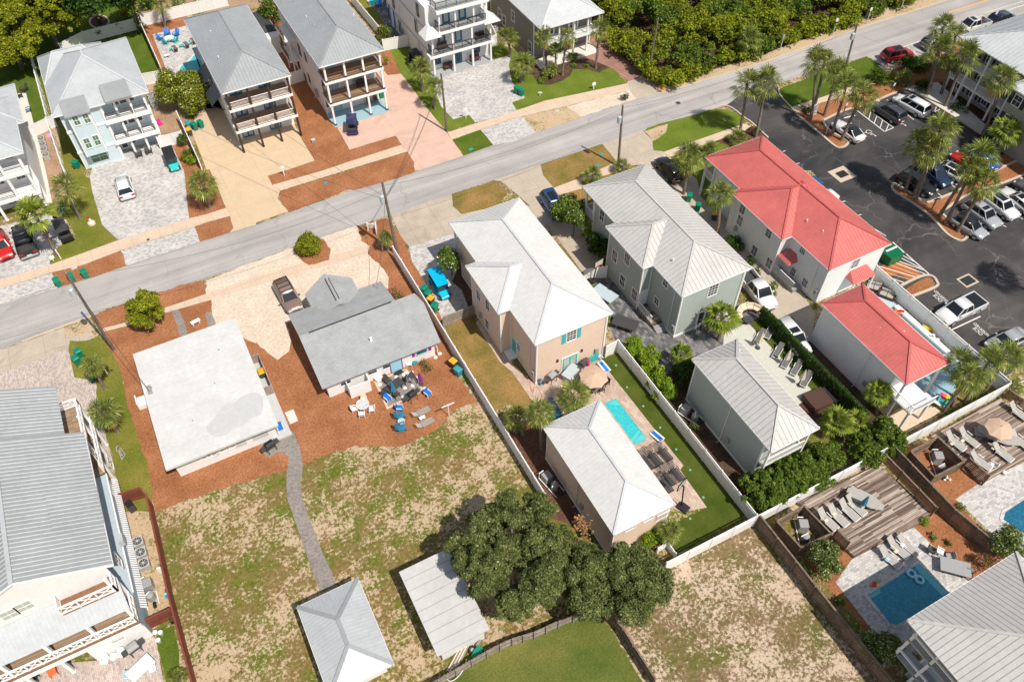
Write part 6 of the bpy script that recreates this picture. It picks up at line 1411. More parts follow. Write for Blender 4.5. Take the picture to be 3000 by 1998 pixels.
for k,(hx,hy,r_,h_)in enumerate(((35.1,20.3,1.7,3.2),(37.3,20.2,1.9,3.6),(39.6,20.3,1.9,3.5),(41.7,20.5,1.7,3.3),(36.2,19.7,1.3,2.6),(38.6,19.6,1.4,2.7),(40.8,19.6,1.4,2.7))):
 shrub('%s big rounded glossy shrub behind the sage pool house, counted from the left'%('first','second','third','fourth','low front fifth','low front sixth','low front seventh')[k],hx,hy,r_,r_*.85,h_,'leaf_shrub',22,800,.11,seed=80+k,sub=(9,.45),name='hedge_shrub',group='rounded shrubs along the back fence')
for k,(c_,r_,h_)in enumerate((((3,2,870,1010),1.5,3.0),((3,2,1050,880),1.6,3.4),((3,2,1130,960),1.2,2.4))):
 x,y=C3(h_*.5,*c_);shrub(('%s feathery dark green shrub by the tall palms and back fence'%('left','middle','right')[k]),x,y,r_,r_,h_,'leaf_shrub',14,800,.11,seed=90+k,sub=(9,.45),group='feathery shrubs by the back fence')
for k,(c_,b_,r_,h_,lb)in enumerate((((3,3,560,450),(3,3,540,600),1.35,3.2,'white tipped crepe myrtle between the lower deck and the timber fence'),((3,3,1060,1240),(3,3,1060,1330),1.2,3.0,'crepe myrtle in the shade by the corner of the seamed roof'),((3,3,2230,300),(3,3,2250,420),1.25,3.0,'crepe myrtle at the right edge beyond the fence'))):
 x,y=C3(h_*.6,*c_);tree(lb,G(*b_),x,y,r_,r_*1.1,h_,h_*.55,.55,30,850,'leaf_myrtle',.085,.06,'crepe_myrtle_tree',seed=95+k,flat=.5)
x,y=G(3,3,1970,520);shrub('pink flowering shrub beside the seamed roof and timber fence',x,y,.75,.95,1.7,'leaf_shrub',12,600,.07,seed=99,extra=('flower_pink',.3))
for k,(c_,r_,h_,lf,lb)in enumerate((((3,3,1430,110),.55,.7,'leaf_lime','small lime shrub at the end of the lower deck'),((3,3,1500,240),.5,.5,'leaf_palm','ornamental grass tuft in the pine straw bed'),((3,3,1640,300),.35,.35,'leaf_dark','tiny plant below the grass tuft'),((3,3,640,850),.45,1.1,'leaf_shrub','narrow shrub by the timber fence and pool paving'),((3,2,1760,1540),.55,.5,'leaf_palm','golden grass tuft in the right pool yard'),((2,0,570,560),.95,1.2,'leaf_shrub','round shrub in the dark bed in front of the porch'),((2,0,285,760),.75,.8,'leaf_lime','yellow green shrub at the left end of the dark bed'),((2,0,565,620),.45,.5,'leaf_lime','tiny lime shrub in the dark bed'),((2,0,690,620),.45,.45,'leaf_lime','small lime plant near the rough palm trunk'),((2,0,1035,920),.6,.9,'leaf_dark','clipped ball shrub on the sandy verge'),((2,0,2230,1220),.9,.8,'leaf_dark','low clipped hedge at the car park corner'),((2,0,350,700),1.1,1.6,'leaf_palm','spiky yucca clump in the dark bed'),((0,0,1710,1340),.8,1.7,'leaf_shrub','cone shaped evergreen beside the turquoise golf cart'),((0,0,1740,1430),.7,.9,'leaf_shrub','low shrub below the cone evergreen'),((0,0,1700,1480),.6,.9,'leaf_scrub','loose shrub by the tan driveway fence'),((0,0,1770,1500),.8,1.2,'leaf_lime','bright shrub beside the yellow palm'),((0,0,750,400),.7,2.8,'leaf_shrub','left narrow cypress on the white fence'),((0,0,935,360),.6,2.6,'leaf_shrub','middle narrow cypress on the white fence'),((0,0,1110,310),.6,2.7,'leaf_shrub','right narrow cypress on the white fence'),((0,0,1270,270),.6,2.6,'leaf_shrub','narrow cypress at the fence corner'),((0,0,1190,160),1.6,1.6,'leaf_scrub','olive shrub beyond the white fence'),((0,0,1370,90),1.3,1.6,'leaf_dark','dark shrub in the orange sand'),((3,1,20,1100),.85,1.0,'leaf_shrub','round shrub beside the red house steps'),((2,1,2240,960),.8,.9,'leaf_dark','clipped ball shrub by the white pickup'),((2,1,2180,870),.8,.9,'leaf_dark','clipped ball shrub against the red house wall'),((2,1,2020,700),1.1,1.2,'leaf_dark','dark low hedge at the red house corner'),((3,1,1715,200),.5,.5,'leaf_lime','small green plant on the parking island'),((3,0,1010,760),1.5,1.7,'leaf_shrub','round green bush behind the car park mulch'),((3,0,1290,640),1.5,1.9,'leaf_dark','dark bush beside the street planting'),((3,0,340,1030),.9,.7,'leaf_dark','low dark shrub by the car park sign'),((3,0,1420,820),1.3,1.1,'leaf_dark','dark hedge along the hotel walkway'),((3,0,1750,1010),1.3,.9,'leaf_dark','dark hedge below the hotel balconies'),((3,0,2020,1290),1.0,.9,'leaf_dark','dark hedge at the hotel wing corner'))):
 x,y=G(*c_);shrub(lb,x,y,r_,r_,h_,lf,12 if r_<1 else 18,260,.085 if r_<.8 else .11,seed=110+k)
for k,(c_,lb)in enumerate((((3,0,1100,760),'small sago palm left of the accessible parking sign'),((3,0,1230,760),'small sago palm right of the accessible parking sign'),((3,0,1390,640),'sago palm beside the dark street bush'),((3,0,1460,610),'sago palm nearest the hotel lawn'))):
 x,y=G(*c_);palm(lb,(x,y),(x,y,.7),1.5,'b','sago palms by the car park',name='sago_palm')
WP=[G(2,0,*q)for q in((835,320),(960,470),(1240,720),(1340,760),(1460,800),(1600,720),(1700,690),(1950,610),(2352,490))]+[G(3,0,*q)for q in((200,410),(440,330),(700,250),(900,140),(1150,60),(1400,0),(1750,-150))]+[G(3,0,1500,-700),G(2,0,700,-900),(63.4,118),(63.2,100)]
def inpoly(P,poly):
 x,y=P[:,0],P[:,1];c=np.zeros(len(P),bool);n=len(poly)
 for i in range(n):
  x0,y0=poly[i];x1,y1=poly[(i+1)%n]
  hit=((y0>y)!=(y1>y))&(x<(x1-x0)*(y-y0)/(y1-y0+1e-12)+x0);c^=hit
 return c
wa=np.array(WP);lo,hi=wa.min(0),wa.max(0);rng=np.random.default_rng(77);cc=rng.uniform((62,78),(165,140),(1500,2));cc=cc[inpoly(cc,WP)]
for a_,b_ in zip(WP[:16],WP[1:17]):cc=np.concatenate([cc,np.array([[a_[0]+(b_[0]-a_[0])*t+rng.normal(0,.5),a_[1]+(b_[1]-a_[1])*t+rng.normal(.4,.5)]for t in np.arange(0,1,.8/max(1,math.hypot(b_[0]-a_[0],b_[1]-a_[1])))])])
cl=[];WE=[(a_[0]+(b_[0]-a_[0])*t,a_[1]+(b_[1]-a_[1])*t)for a_,b_ in zip(WP[:16],WP[1:17])for t in np.linspace(0,1,12)]
for(x,y)in cc:
 hgt=1.6+1.5*(math.sin(x*.33)*math.cos(y*.29+1)+.5*math.sin(x*.9+y*.7))*.6+rng.uniform(0,1.3);r_=rng.uniform(1.0,2.2);hgt*=.8
 edge=min(math.hypot(x-p_[0],y-p_[1])for p_ in WE);hgt=hgt*min(1,.35+edge/4);cl.append((x,y,max(.4,hgt),r_*(1 if edge>2 else .7)))
P,Nn=clump_points(lobes(cl,9,.42,rng),140,rng,.65);P[:,2]=np.maximum(P[:,2],.05);print('wood',len(P))
wd=put('scrub_woodland',leaf_mesh('scrub_woodland',P,Nn,.185,['leaf_scrub','leaf_shrub','leaf_rust'],.6,rng,np.where(rng.random(len(P))<.004,2,(np.sin(P[:,0]*.55)+np.sin(P[:,1]*.62+P[:,0]*.2)+rng.normal(0,.5,len(P))>.45).astype(int))))
tag(wd,'dense yellow green scrub woodland filling the lot across the street','woodland',kind='stuff')
sheet('woodland_floor','soil',WP,5.5)
for k,(c_,lb)in enumerate((((2,0,2180,390),'palmetto rising out of the scrub woodland'),)):
 x,y=C3(2.8,*c_);palm(lb,(x,y),(x,y,3.2),2.1,'a',None,name='palmetto')
PALMS=[((0,1,740,445),(0,1,600,150),2.2,'a',0,'fan palm leaning over the bicycles on the lawn strip'),((0,1,525,765),(0,1,320,400),2.4,'l',1,'lime fan palm leaning over the black pickup truck'),((0,1,1935,345),(0,1,1850,120),2.0,'c',1,'palm with yellow dying fronds at the paver driveway corner'),((0,0,1522,265),(0,0,1480,30),1.7,'a',0,'left palm in the mulch behind the patio pool'),((0,0,1650,110),(0,0,1635,10),1.6,'a',0,'middle palm beyond the white patio fence'),((0,0,1870,60),(0,0,1840,-10),1.6,'a',0,'right palm beyond the white patio fence'),((1,0,1535,850),(1,0,1510,630),1.75,'a',0,'upper palm on the grass strip left of the paver driveway'),((1,0,1645,1005),(1,0,1635,790),1.75,'a',0,'lower palm on the grass strip beside the bare utility pole'),((1,0,2340,530),(1,0,2310,345),1.9,'a',0,'bushy palm right of the tall house porch'),((2,0,85,762),(2,0,95,580),1.9,'a',0,'palm beside the two green bins on the lawn'),((2,0,315,612),(2,0,290,330),1.7,'b',1,'rough trunked palm at the left porch corner'),((2,0,400,680),(2,0,400,445),1.1,'l',0,'thin small palm between two rough trunked palms'),((2,0,462,695),(2,0,505,340),1.5,'b',1,'leaning rough trunked palm in front of the porch'),((2,0,768,630),(2,0,805,265),1.7,'b',1,'thick shaggy trunked palm at the right end of the bed'),((2,0,2090,1228),(2,0,2160,780),2.3,'a',0,'tall palm at the street lawn end left of its twin'),((2,0,2238,1262),(2,0,2335,760),2.3,'a',0,'tall palm leaning over the car park entrance'),((2,1,1575,215),(2,0,1625,1450),2.1,'b',0,'palm beside the black SUV in front of the red roof'),((2,1,1885,575),(2,1,1905,220),2.0,'a',0,'palm against the white wing of the red roofed house'),((3,0,390,1100),(3,0,435,580),2.2,'a',0,'tallest palm at the left end of the street island'),((3,0,412,1040),(3,0,515,590),2.1,'a',0,'tall palm just behind the leftmost island palm'),((3,0,515,1065),(3,0,645,650),2.1,'a',0,'third palm of the street island, by the small sign'),((3,0,580,1250),(3,0,720,790),2.3,'a',0,'palm leaning over the rear of the white coupe'),((3,0,672,1290),(3,0,880,870),2.2,'b',0,'lowest palm of the island tip beside the white coupe'),((3,0,1470,755),(3,0,1610,265),2.1,'a',0,'palm standing by the parked grey street SUV'),((3,0,1690,470),(3,0,1725,320),2.0,'a',0,'palm by the left corner of the hotel roof'),((3,0,1460,870),(3,0,1580,450),2.2,'a',0,'palm rising beside the white minivan'),((3,0,1590,860),(3,0,1665,580),1.9,'a',0,'shaded palm in the hotel entrance planting'),((3,0,1625,975),(3,0,1805,510),2.4,'a',0,'tall palm in front of the hotel balconies'),((3,0,1960,1280),(3,0,2155,720),2.2,'b',0,'tall palm between the hotel block and its wing'),((3,0,2105,1440),(3,0,2200,1200),2.1,'l',0,'palm against the shuttered wing wall'),((3,1,1255,200),(3,0,1385,1310),2.1,'a',0,'left palm of the three at the island tip'),((3,1,1350,290),(3,0,1510,1370),2.3,'b',0,'front palm of the three at the island tip'),((3,1,1335,235),(3,0,1590,1190),2.3,'d',0,'highest palm of the three with pale dead frond tips'),((3,1,1575,420),(3,0,1930,1450),2.4,'a',0,'broad palm hiding the red and blue cars'),((3,1,1625,490),(3,1,1880,-20),2.0,'b',0,'palm leaning over the silver SUV'),((3,1,1740,560),(3,1,1985,120),2.2,'b',0,'palm at the rounded end of the parking island'),((0,2,965,435),(0,2,845,215),1.3,'c',0,'small palm with orange lower fronds on the side lawn'),((0,2,1085,835),(0,2,950,640),1.75,'d',0,'bushy palm with brown fronds beside the balcony rails'),((1,1,1215,740),(1,1,1185,610),1.0,'d',1,'short shaggy palm at the foot of the utility pole'),((2,2,600,640),(2,2,560,490),1.75,'a',0,'wide palm on the patio by the guest house roof'),((2,2,268,992),(2,2,255,650),1.6,'b',0,'palm with bare trunk at the guest house corner'),((2,2,100,860),(2,2,35,700),1.3,'a',0,'blue green palm against the long white fence'),((2,2,1530,250),(2,2,1560,110),1.3,'l',0,'lime palm beside the sage house back deck'),((2,1,1900,1560),(2,1,1930,1340),1.9,'l',1,'lime fan palm in front of the sage house back door'),((3,2,990,660),(3,2,1030,470),1.45,'l',1,'fan palm at the corner of the red pool house'),((3,2,690,900),(3,2,640,730),1.7,'l',1,'largest lime fan palm by the sage pool house corner'),((3,2,860,880),(3,2,810,730),1.4,'l',0,'second lime fan palm beside the feathery shrubs'),((3,2,1610,640),(3,2,1850,330),1.75,'b',0,'palm leaning over the rainbow towel in the sand yard'),((3,2,1690,600),(3,2,1760,200),1.7,'a',0,'palm behind the white stairs of the red pool house'),((3,2,1800,560),(3,2,2030,190),1.8,'a',0,'middle palm of the grove beside the silver sedan'),((3,2,1980,470),(3,2,2200,130),1.8,'a',0,'rightmost tall palm of the grove by the car park'),((3,2,2330,560),(3,2,2240,430),1.1,'b',0,'low palm behind the white back fence corner'),((2,3,1460,300),(2,3,1450,180),1.2,'a',0,'small palm at the back corner of the guest house'),((2,1,740,120),(2,1,740,50),1.5,'a',0,'low palm at the front corner of the sage house'),((2,0,1010,1590),(2,0,1010,1540),1.3,'a',0,'low palm beside the grey utility pole'),((2,0,1815,1430),(2,0,1815,1380),1.5,'a',0,'low palm on the lawn before the red roof'),((2,0,2075,1320),(2,0,2075,1275),1.5,'a',0,'low palm in dark mulch by the red roof peak'),((0,3,1640,1545),(0,3,1640,1530),.8,'a',0,'small palm at the bottom edge by the red brown fence'),]
for b_,c_,R__,k_,rg,lb in PALMS:
 g_=G(*b_);t_=top(g_,*c_)
 if t_[2]<.5:t_=(t_[0],t_[1],.6)
 palm(lb,g_,t_,R__,k_,'palms',bool(rg),.16 if R__<1.9 else .2)
p=C3(6.3,2,3,640,130);rng=np.random.default_rng(3);P=rng.normal(0,1,(260,3))*(.3,.42,.25);th=[o for o in COL.objects if o.name=='oak_tree'][0]
P+=np.array([p[0]-th.location.x,p[1]-th.location.y,6.2]);put('rusty_leaves',leaf_mesh('rusty_leaves',P,np.tile([0,0,1.],(260,1)),.11,'leaf_rust',.6,rng),th)['label']='rust coloured dying leaves'
x,y=G(2,3,1230,300);shrub('bright lime shrub at the back wall of the guest house',x,y,1.2,1.0,1.6,'leaf_lime',14,420,.1,seed=200)
q=G(3,1,2110,975);pc=(q[0]+1.5,q[1]-5.0,8.2);palm('tall palm just beyond the right edge casting a shadow on the car park',(pc[0]+.3,pc[1]),pc,2.3,'b','palms',False,.2)
def at(c,r,x,y,z=0):p=G(c,r,x,y,z);return(p[0],p[1],0)
def mk_bin(body,lid):
 def f():
  th=thing('trash_bin','','trash bin');m=MB().loft([[(-.25,-.28,.06),(.25,-.28,.06),(.25,.26,.06),(-.25,.26,.06)],[(-.31,-.36,1.0),(.31,-.36,1.0),(.31,.36,1.0),(-.31,.36,1.0)]]);m.build('body',body,th)
  MB().loft([[(-.33,-.39,1.0),(.33,-.39,1.0),(.33,.40,1.0),(-.33,.40,1.0)],[(-.31,-.36,1.06),(.31,-.36,1.06),(.31,.36,1.08),(-.31,.36,1.08)],[(-.2,-.25,1.10),(.2,-.25,1.10),(.2,.3,1.12),(-.2,.3,1.12)]]).build('lid',lid,th)
  MB().bar((-.28,.44,1.0),(.28,.44,1.0),.04).build('handle',body,th)
  for s in(-1,1):MB().tube([(s*.26,.3,.12),(s*.32,.3,.12)],.12,12).build('wheel','tyre',th)
  return th
 return f
def bin_(kind,c_,label,rz=0,group=None):
 b,l=dict(g=('bin_green','bin_green'),y=('charcoal','bin_yellow'),t=('bin_green','bin_teal'),T=('bin_teal','bin_teal'))[kind]
 dup('bin'+kind,mk_bin(b,l),label,'trash bin',at(*c_),R_(rz),group,name='trash_bin')
for k,c_,rz,lb in(('g',(0,1,548,1058),15,'green trash bin at the left end of the roadside mulch patch'),('g',(0,1,672,1015),15,'green trash bin standing behind the utility pole top'),('g',(0,1,795,980),15,'green trash bin at the right of the roadside mulch patch'),('g',(0,0,1800,1195),20,'middle green trash bin below the round crepe myrtle'),('g',(0,0,1855,1175),20,'right green trash bin below the round crepe myrtle'),('T',(0,0,1745,1185),10,'teal trash bin left of the green ones below the crepe myrtle'),('y',(0,0,1750,1245),10,'yellow lidded trash bin below the crepe myrtle'),('g',(0,0,715,1545),60,'green trash bin beside the pale blue house wall'),('g',(1,0,1155,900),0,'green trash bin at the porch corner of the off-white house'),('g',(2,0,45,862),20,'left green bin of the pair on the paver edge'),('g',(2,0,85,880),20,'right green bin of the pair on the paver edge'),('y',(2,0,1120,595),30,'yellow lidded bin against the woodland edge'),('g',(2,0,1145,625),30,'dark green bin next to the yellow lidded bin in the woodland shade'),('T',(2,0,1170,640),30,'teal bin between green bins at the woodland edge'),('g',(2,0,1205,665),30,'brightest green bin beside the leaning grey pole'),('g',(2,1,1620,280),-40,'upper green bin in the shade between sage and red houses'),('g',(2,1,1700,370),-40,'lower green bin in the shade between sage and red houses'),('y',(2,1,1855,450),-40,'yellow lidded bin at the red house palm'),('g',(1,1,1548,1130),-60,'topmost green bin along the white fence by the cyan cart'),('g',(1,1,1585,1175),-60,'second green bin along the white fence by the cyan cart'),('y',(1,1,1610,1225),-60,'yellow lidded bin along the white fence by the cyan cart'),('g',(1,1,1645,1290),-60,'lowest green bin along the white fence by the cyan cart'),('y',(1,2,1815,235),20,'yellow lidded bin against the fence beside the shingle cottage'),('T',(1,2,1860,310),20,'teal bin in front of the yellow lidded one by the fence'),('y',(1,2,70,330),0,'yellow lidded bin beside the flat roofed cottage'),('g',(0,2,745,140),-160,'large green bin on the side lawn near the street'),('g',(0,2,725,205),-160,'green bin half hidden behind the side lawn palm'),('g',(0,2,860,355),-160,'green bin in the shadow under the side lawn palm')):
 bin_(k,c_,lb,rz)
def mk_ac():
 th=thing('air_conditioner','','air conditioner');MB().box(-.42,-.42,0,.42,.42,.72).build('cabinet','ac_grey',th,bevel=.05)
 MB().cyl(0,0,.722,.75,.36,.36,20).build('fan_guard','charcoal',th);m=MB()
 for k in range(8):a=k*math.pi/4;m.bar((0,0,.765),(.34*math.cos(a),.34*math.sin(a),.765),.03,.015)
 m.cyl(0,0,.752,.78,.09,.09,10);m.build('grille','lightgrey',th)
 c=MB().box(-.43,-.43,.721,.43,-.37,.735).box(-.43,.37,.721,.43,.43,.735).box(-.43,-.37,.721,-.37,.37,.735).box(.37,-.37,.721,.43,.37,.735).build('top_rim','lightgrey',th);return th
for c_,lb in(((0,0,1395,905),'top air conditioner of three right of the pale blue house'),((0,0,1408,945),'middle air conditioner of three right of the pale blue house'),((0,0,1430,990),'bottom air conditioner of three right of the pale blue house'),((0,0,395,1310),'top air conditioner of four in the narrow left side yard'),((0,0,410,1360),'second air conditioner of four in the narrow left side yard'),((0,0,420,1405),'third air conditioner of four in the narrow left side yard'),((0,0,440,1460),'bottom air conditioner of four in the narrow left side yard'),((0,3,1290,305),'top light grey air conditioner on grass beside the pale blue wall'),((0,3,1318,405),'middle light grey air conditioner on grass beside the pale blue wall'),((0,3,1345,505),'bottom light grey air conditioner on grass beside the pale blue wall'),((1,0,2200,290),'air conditioner beside the tall house fence corner')):
 dup('ac',mk_ac,lb,'air conditioner',at(*c_),0,'air conditioning units',name='air_conditioner',scale=1.0 if c_[1]==3 else .95)
def pump(label,c_,rz=0,z=0):
 th=thing('pool_pump_set',label,'pool equipment',at(*c_),R_(rz));MB().box(-.4,.4,0,.4,1.2,.95).build('heater','grey',th,bevel=.04)
 MB().cyl(0,-.3,0,.8,.34,.34,16).cyl(0,-.3,.8,1.0,.34,.12,16).build('filter_tank','grey',th);MB().tube([(-.5,-1.2,.2),(-.5,1.3,.2),(-.5,1.3,1.05),(0,1.3,1.05)],.05,6).tube([(.45,-1.1,.25),(.45,.1,.25),(.1,-.2,1.1),(-.5,-.5,1.0)],.05,6).build('pipe','white',th)
 MB().tube([(.1,-1.3,.25),(.1,-.85,.25)],.14,10).build('motor','black',th);return th
pump('pool heater and filter with white pipes by the red brown fence',(0,3,1395,770));pump('pool pump set inside the right timber enclosure',(3,2,1560,1160),-30);pump('pool pump set inside the left timber enclosure',(3,3,320,230),-30)
pump('pool pump set with white pipes behind the sage pool house',(2,2,1650,700),20);pump('black pump equipment against the guest house wall',(2,2,370,1330),10)
def mk_lounger(frame,sling,slat=False):
 def f():
  th=thing('lounger','','lounger');fr=MB()
  for s in(-1,1):fr.bar((s*.3,-.95,.3),(s*.3,.35,.32),.05)
  for y in(-.85,.3):
   for s in(-1,1):MB().bar((s*.28,y,0),(s*.28,y,.3),.06).build('leg',frame,th)
  fr.bar((-.3,-.95,.3),(.3,-.95,.3),.05);fr.build('frame',frame,th)
  if slat:
   m=MB()
   for k in range(12):m.box(-.29,-.9+k*.105,.33,.29,-.83+k*.105,.36)
   m.build('seat',sling,th);m=MB()
   for k in range(7):y=.4+k*.085;z=.36+k*.07;m.box(-.29,y,z,.29,y+.06,z+.03)
   m.build('backrest',sling,th)
  else:
   MB().loft([[(-.28,-.92,.33),(.28,-.92,.33),(.28,-.92,.37),(-.28,-.92,.37)],[(-.28,.33,.33),(.28,.33,.33),(.28,.33,.37),(-.28,.33,.37)]]).build('seat',sling,th)
   MB().loft([[(-.28,.34,.33),(.28,.34,.33),(.28,.32,.37),(-.28,.32,.37)],[(-.28,.92,.80),(.28,.92,.80),(.28,.89,.84),(-.28,.89,.84)]]).build('backrest',sling,th)
  for s in(-1,1):MB().bar((s*.33,-.1,.52),(s*.33,.42,.55),.05).build('armrest',frame,th)
  return th
 return f
def lounger(kind,c_,rz,label,z=0,group=None,sc=1):
 f,s,q=dict(b=('black','charcoal',True),w=('white','lounge_grey',False),g=('white','sling',False),t=('grey','ac_grey',True))[kind]
 p=at(*c_,z);dup('lo'+kind,mk_lounger(f,s,q),label,'lounger',(p[0],p[1],z),R_(rz),group,name='lounger',scale=sc)
for c_,n_ in(((2,2,1300,1075),'left lounger of the upper black pair beside the pool'),((2,2,1390,1035),'right lounger of the upper black pair beside the pool'),((2,2,1425,1255),'left lounger of the lower black pair by the basketball hoop'),((2,2,1500,1215),'right lounger of the lower black pair by the basketball hoop'),((2,2,1235,1110),'black lounger partly under the guest house eave'),((2,2,1395,1320),'black chair end beside the lower pair of loungers')):
 lounger('b',c_,0 if 0 else 4,n_,0,'black slatted loungers by the pool',1.05)
for c_,rz,n_ in(((3,2,85,110),-62,'first grey lounger by the ivy wall, above the first folded umbrella'),((3,2,170,200),-62,'second grey lounger by the ivy wall, below the first folded umbrella'),((3,2,255,265),-62,'third grey lounger by the ivy wall, above the second folded umbrella'),((3,2,345,370),-62,'last grey lounger by the ivy wall, nearest the brown mat'),((2,2,2270,-20),-62,'grey lounger nearest the curved sofa'),((3,1,10,1500),-62,'grey lounger between curved sofa and folded umbrella')):
 lounger('g',c_,rz,n_,.02,'grey sling loungers along the ivy wall')
for c_,rz,z,n_ in(((3,3,530,95),8,.4,'leftmost white lounger on the lower deck'),((3,3,625,60),8,.4,'second white lounger from the left on the lower deck'),((3,3,725,10),8,.4,'third white lounger from the left on the lower deck, holding a towel'),((3,2,790,1525),8,.4,'fourth white lounger beside the octagonal table on the lower deck'),((3,3,1100,440),12,0,'left lounger of three on the pool paving'),((3,3,1170,350),12,0,'middle lounger of three on the pool paving'),((3,3,1265,330),12,0,'right lounger of three on the pool paving'),((3,2,1700,940),8,.4,'left lounger of the pair beside the pump enclosure on the right deck'),((3,2,1820,905),8,.4,'right lounger of the pair beside the pump enclosure on the right deck'),((3,2,2130,1040),10,.4,'lounger below the beige umbrella on the right deck'),((3,2,2290,930),8,.4,'lounger right of the beige umbrella'),((3,2,2280,670),8,.4,'lounger near the slatted screen on the right deck'),((3,2,1930,1120),15,.4,'low bench like lounger near the paving step')):
 lounger('w',c_,rz,n_,z,'pale sling loungers on the decks',1.15)
for c_,n_ in(((1,2,1520,668),'upper weathered slatted lounger on the pine straw'),((1,2,1555,770),'lower weathered slatted lounger on the pine straw')):lounger('t',c_,120 if 0 else 98,n_,0,'weathered slatted loungers',.95)
def mk_adi(col):
 def f():
  th=thing('adirondack_chair','','chair');m=MB()
  for k in range(5):m.box(-.28,-.3+k*.12,.34-k*.03,.28,-.2+k*.12,.37-k*.03)
  m.build('seat',col,th);m=MB()
  for k in range(5):x=-.24+k*.12;m.bar((x,.26,.25),(x*1.15,.62,.98-abs(x)*.5),.10,.025,up=(0,1,0))
  m.build('backrest',col,th)
  for s in(-1,1):MB().box(s*.36-.07,-.42,.55,s*.36+.07,.38,.58).build('armrest',col,th);MB().bar((s*.3,-.36,0),(s*.34,-.34,.55),.08).build('leg',col,th);MB().bar((s*.3,.55,0),(s*.3,-.3,.36),.07).build('leg',col,th)
  return th
 return f
for col,c_,rz,n_ in(('seablue',(1,2,1330,695),85,'upper sea blue adirondack chair on the pine straw'),('seablue',(1,2,1340,808),85,'lower sea blue adirondack chair on the pine straw'),('blue',(0,0,1490,370),60,'left blue adirondack chair at the fire pit'),('blue',(0,0,1545,325),0,'top blue adirondack chair at the fire pit'),('blue',(0,0,1625,335),-40,'right blue adirondack chair at the fire pit'),('turquoise',(0,0,1530,405),140,'left turquoise adirondack chair at the fire pit'),('turquoise',(0,0,1615,390),-140,'right turquoise adirondack chair at the fire pit'),('charcoal',(0,0,230,840),-60,'dark adirondack chair on the lawn behind the left house'),('charcoal',(0,0,1285,1440),0,'left dark chair on the pale blue house porch'),('charcoal',(0,0,1375,1410),0,'right dark chair on the pale blue house porch'),('blue',(1,0,1130,60),-60,'blue chair beside the top edge pool'),('turquoise',(3,2,1590,570),120,'pale turquoise chair beside the rainbow towel')):
 dup('adi'+col,mk_adi(col),n_,'chair',at(*c_),R_(rz),None,name='adirondack_chair',scale=1.05)
def mk_chair(fr,st_):
 def f():
  th=thing('patio_chair','','chair');MB().box(-.27,-.27,.40,.27,.27,.46).build('seat',st_,th);MB().bar((0,.27,.45),(0,.38,.92),.52,.05,up=(0,1,0)).build('backrest',st_,th)
  for s in(-1,1):
   MB().bar((s*.28,-.28,.62),(s*.28,.3,.64),.06).build('armrest',fr,th)
   for y in(-.26,.26):MB().bar((s*.28,y*1.1,0),(s*.28,y,.62),.05).build('leg',fr,th)
  return th
 return f
for(f_r,s_t),c_,rz,n_ in((('white','cream'),(1,2,1000,560),-10,'cream high backed plastic chair above the round table'),(('white','white'),(1,2,912,640),80,'white plastic chair left of the round table'),(('white','white'),(1,2,978,690),160,'white plastic chair below the round table'),(('white','white'),(1,2,1068,645),-110,'white plastic chair right of the round table'),(('white','blue'),(1,2,1215,545),20,'white framed chair with blue cushion at the patio corner'),(('white','blue'),(1,2,1582,500),20,'white framed chair with blue cushion beside the grill'),(('white','blue'),(1,2,1325,632),60,'white framed blue footstool chair behind the sea blue seat'),(('white','blue'),(1,2,232,815),0,'white framed blue chair on the flat roof cottage porch'),(('charcoal','charcoal'),(1,2,1172,490),200,'dark patio chair left of the dining table'),(('charcoal','charcoal'),(1,2,1290,510),200,'dark patio chair below the dining table'),(('charcoal','charcoal'),(1,2,1345,405),-70,'dark patio chair right of the dining table'),(('charcoal','charcoal'),(1,2,1215,385),20,'dark patio chair above the dining table'),(('white','white'),(1,2,1410,225),-20,'white plastic chair stacked by the blue cottage door'),(('white','white'),(0,3,985,1385),-20,'left white slatted chair under the balcony house wall'),(('white','white'),(0,3,1135,1325),-20,'right white slatted chair under the balcony house wall'),(('white','white'),(0,3,1415,1460),-90,'white chair right of the white patio dining table'),(('white','skyblue'),(0,3,1215,1520),60,'white chair with blue towel at the bottom edge'),(('orange','orange'),(0,3,505,1490),10,'orange seat stool under the balcony'),(('black','umber'),(0,3,330,1550),-20,'dark chair at the bottom edge beneath the balcony'),(('black','charcoal'),(2,2,815,460),170,'black patio chair below the beige umbrella'),(('black','charcoal'),(2,2,860,400),-80,'black patio chair right of the beige umbrella'),(('white','white'),(3,2,2050,1160),200,'pale adirondack style chair on the right deck'),(('black','grey'),(3,3,1650,430),-120,'grey chair in the roof shade beside the pool'),(('black','grey'),(3,3,1820,600),-60,'grey chair nearest the seamed roof by the pool'),(('white','white'),(3,3,1565,390),30,'small white chair at the paving edge'),(('black','charcoal'),(3,3,1480,375),20,'black folding chair at the paving edge'),(('charcoal','charcoal'),(0,0,195,900),-80,'dark patio chair on the left house rear slab'),(('black','skyblue'),(0,0,270,1030),-100,'dark chair draped with a blue towel'),(('bronze','bronze'),(1,0,1045,960),0,'left chair under the off-white house porch'),(('bronze','bronze'),(1,0,1105,940),0,'right chair under the off-white house porch')):
 dup('ch'+f_r+s_t,mk_chair(f_r,s_t),n_,'chair',at(*c_),R_(rz),None,name='patio_chair',scale=.95)
def mk_bench():
 th=thing('wooden_bench','','bench');MB().box(-.75,-.3,.38,.75,.3,.45).build('seat','umber',th);MB().box(-.75,.3,.45,.75,.38,.95).build('backrest','charcoal',th)
 for s in(-1,1):
  for y in(-.25,.25):MB().box(s*.68-.04,y-.04,0,s*.68+.04,y+.04,.6).build('leg','umber',th)
 return th
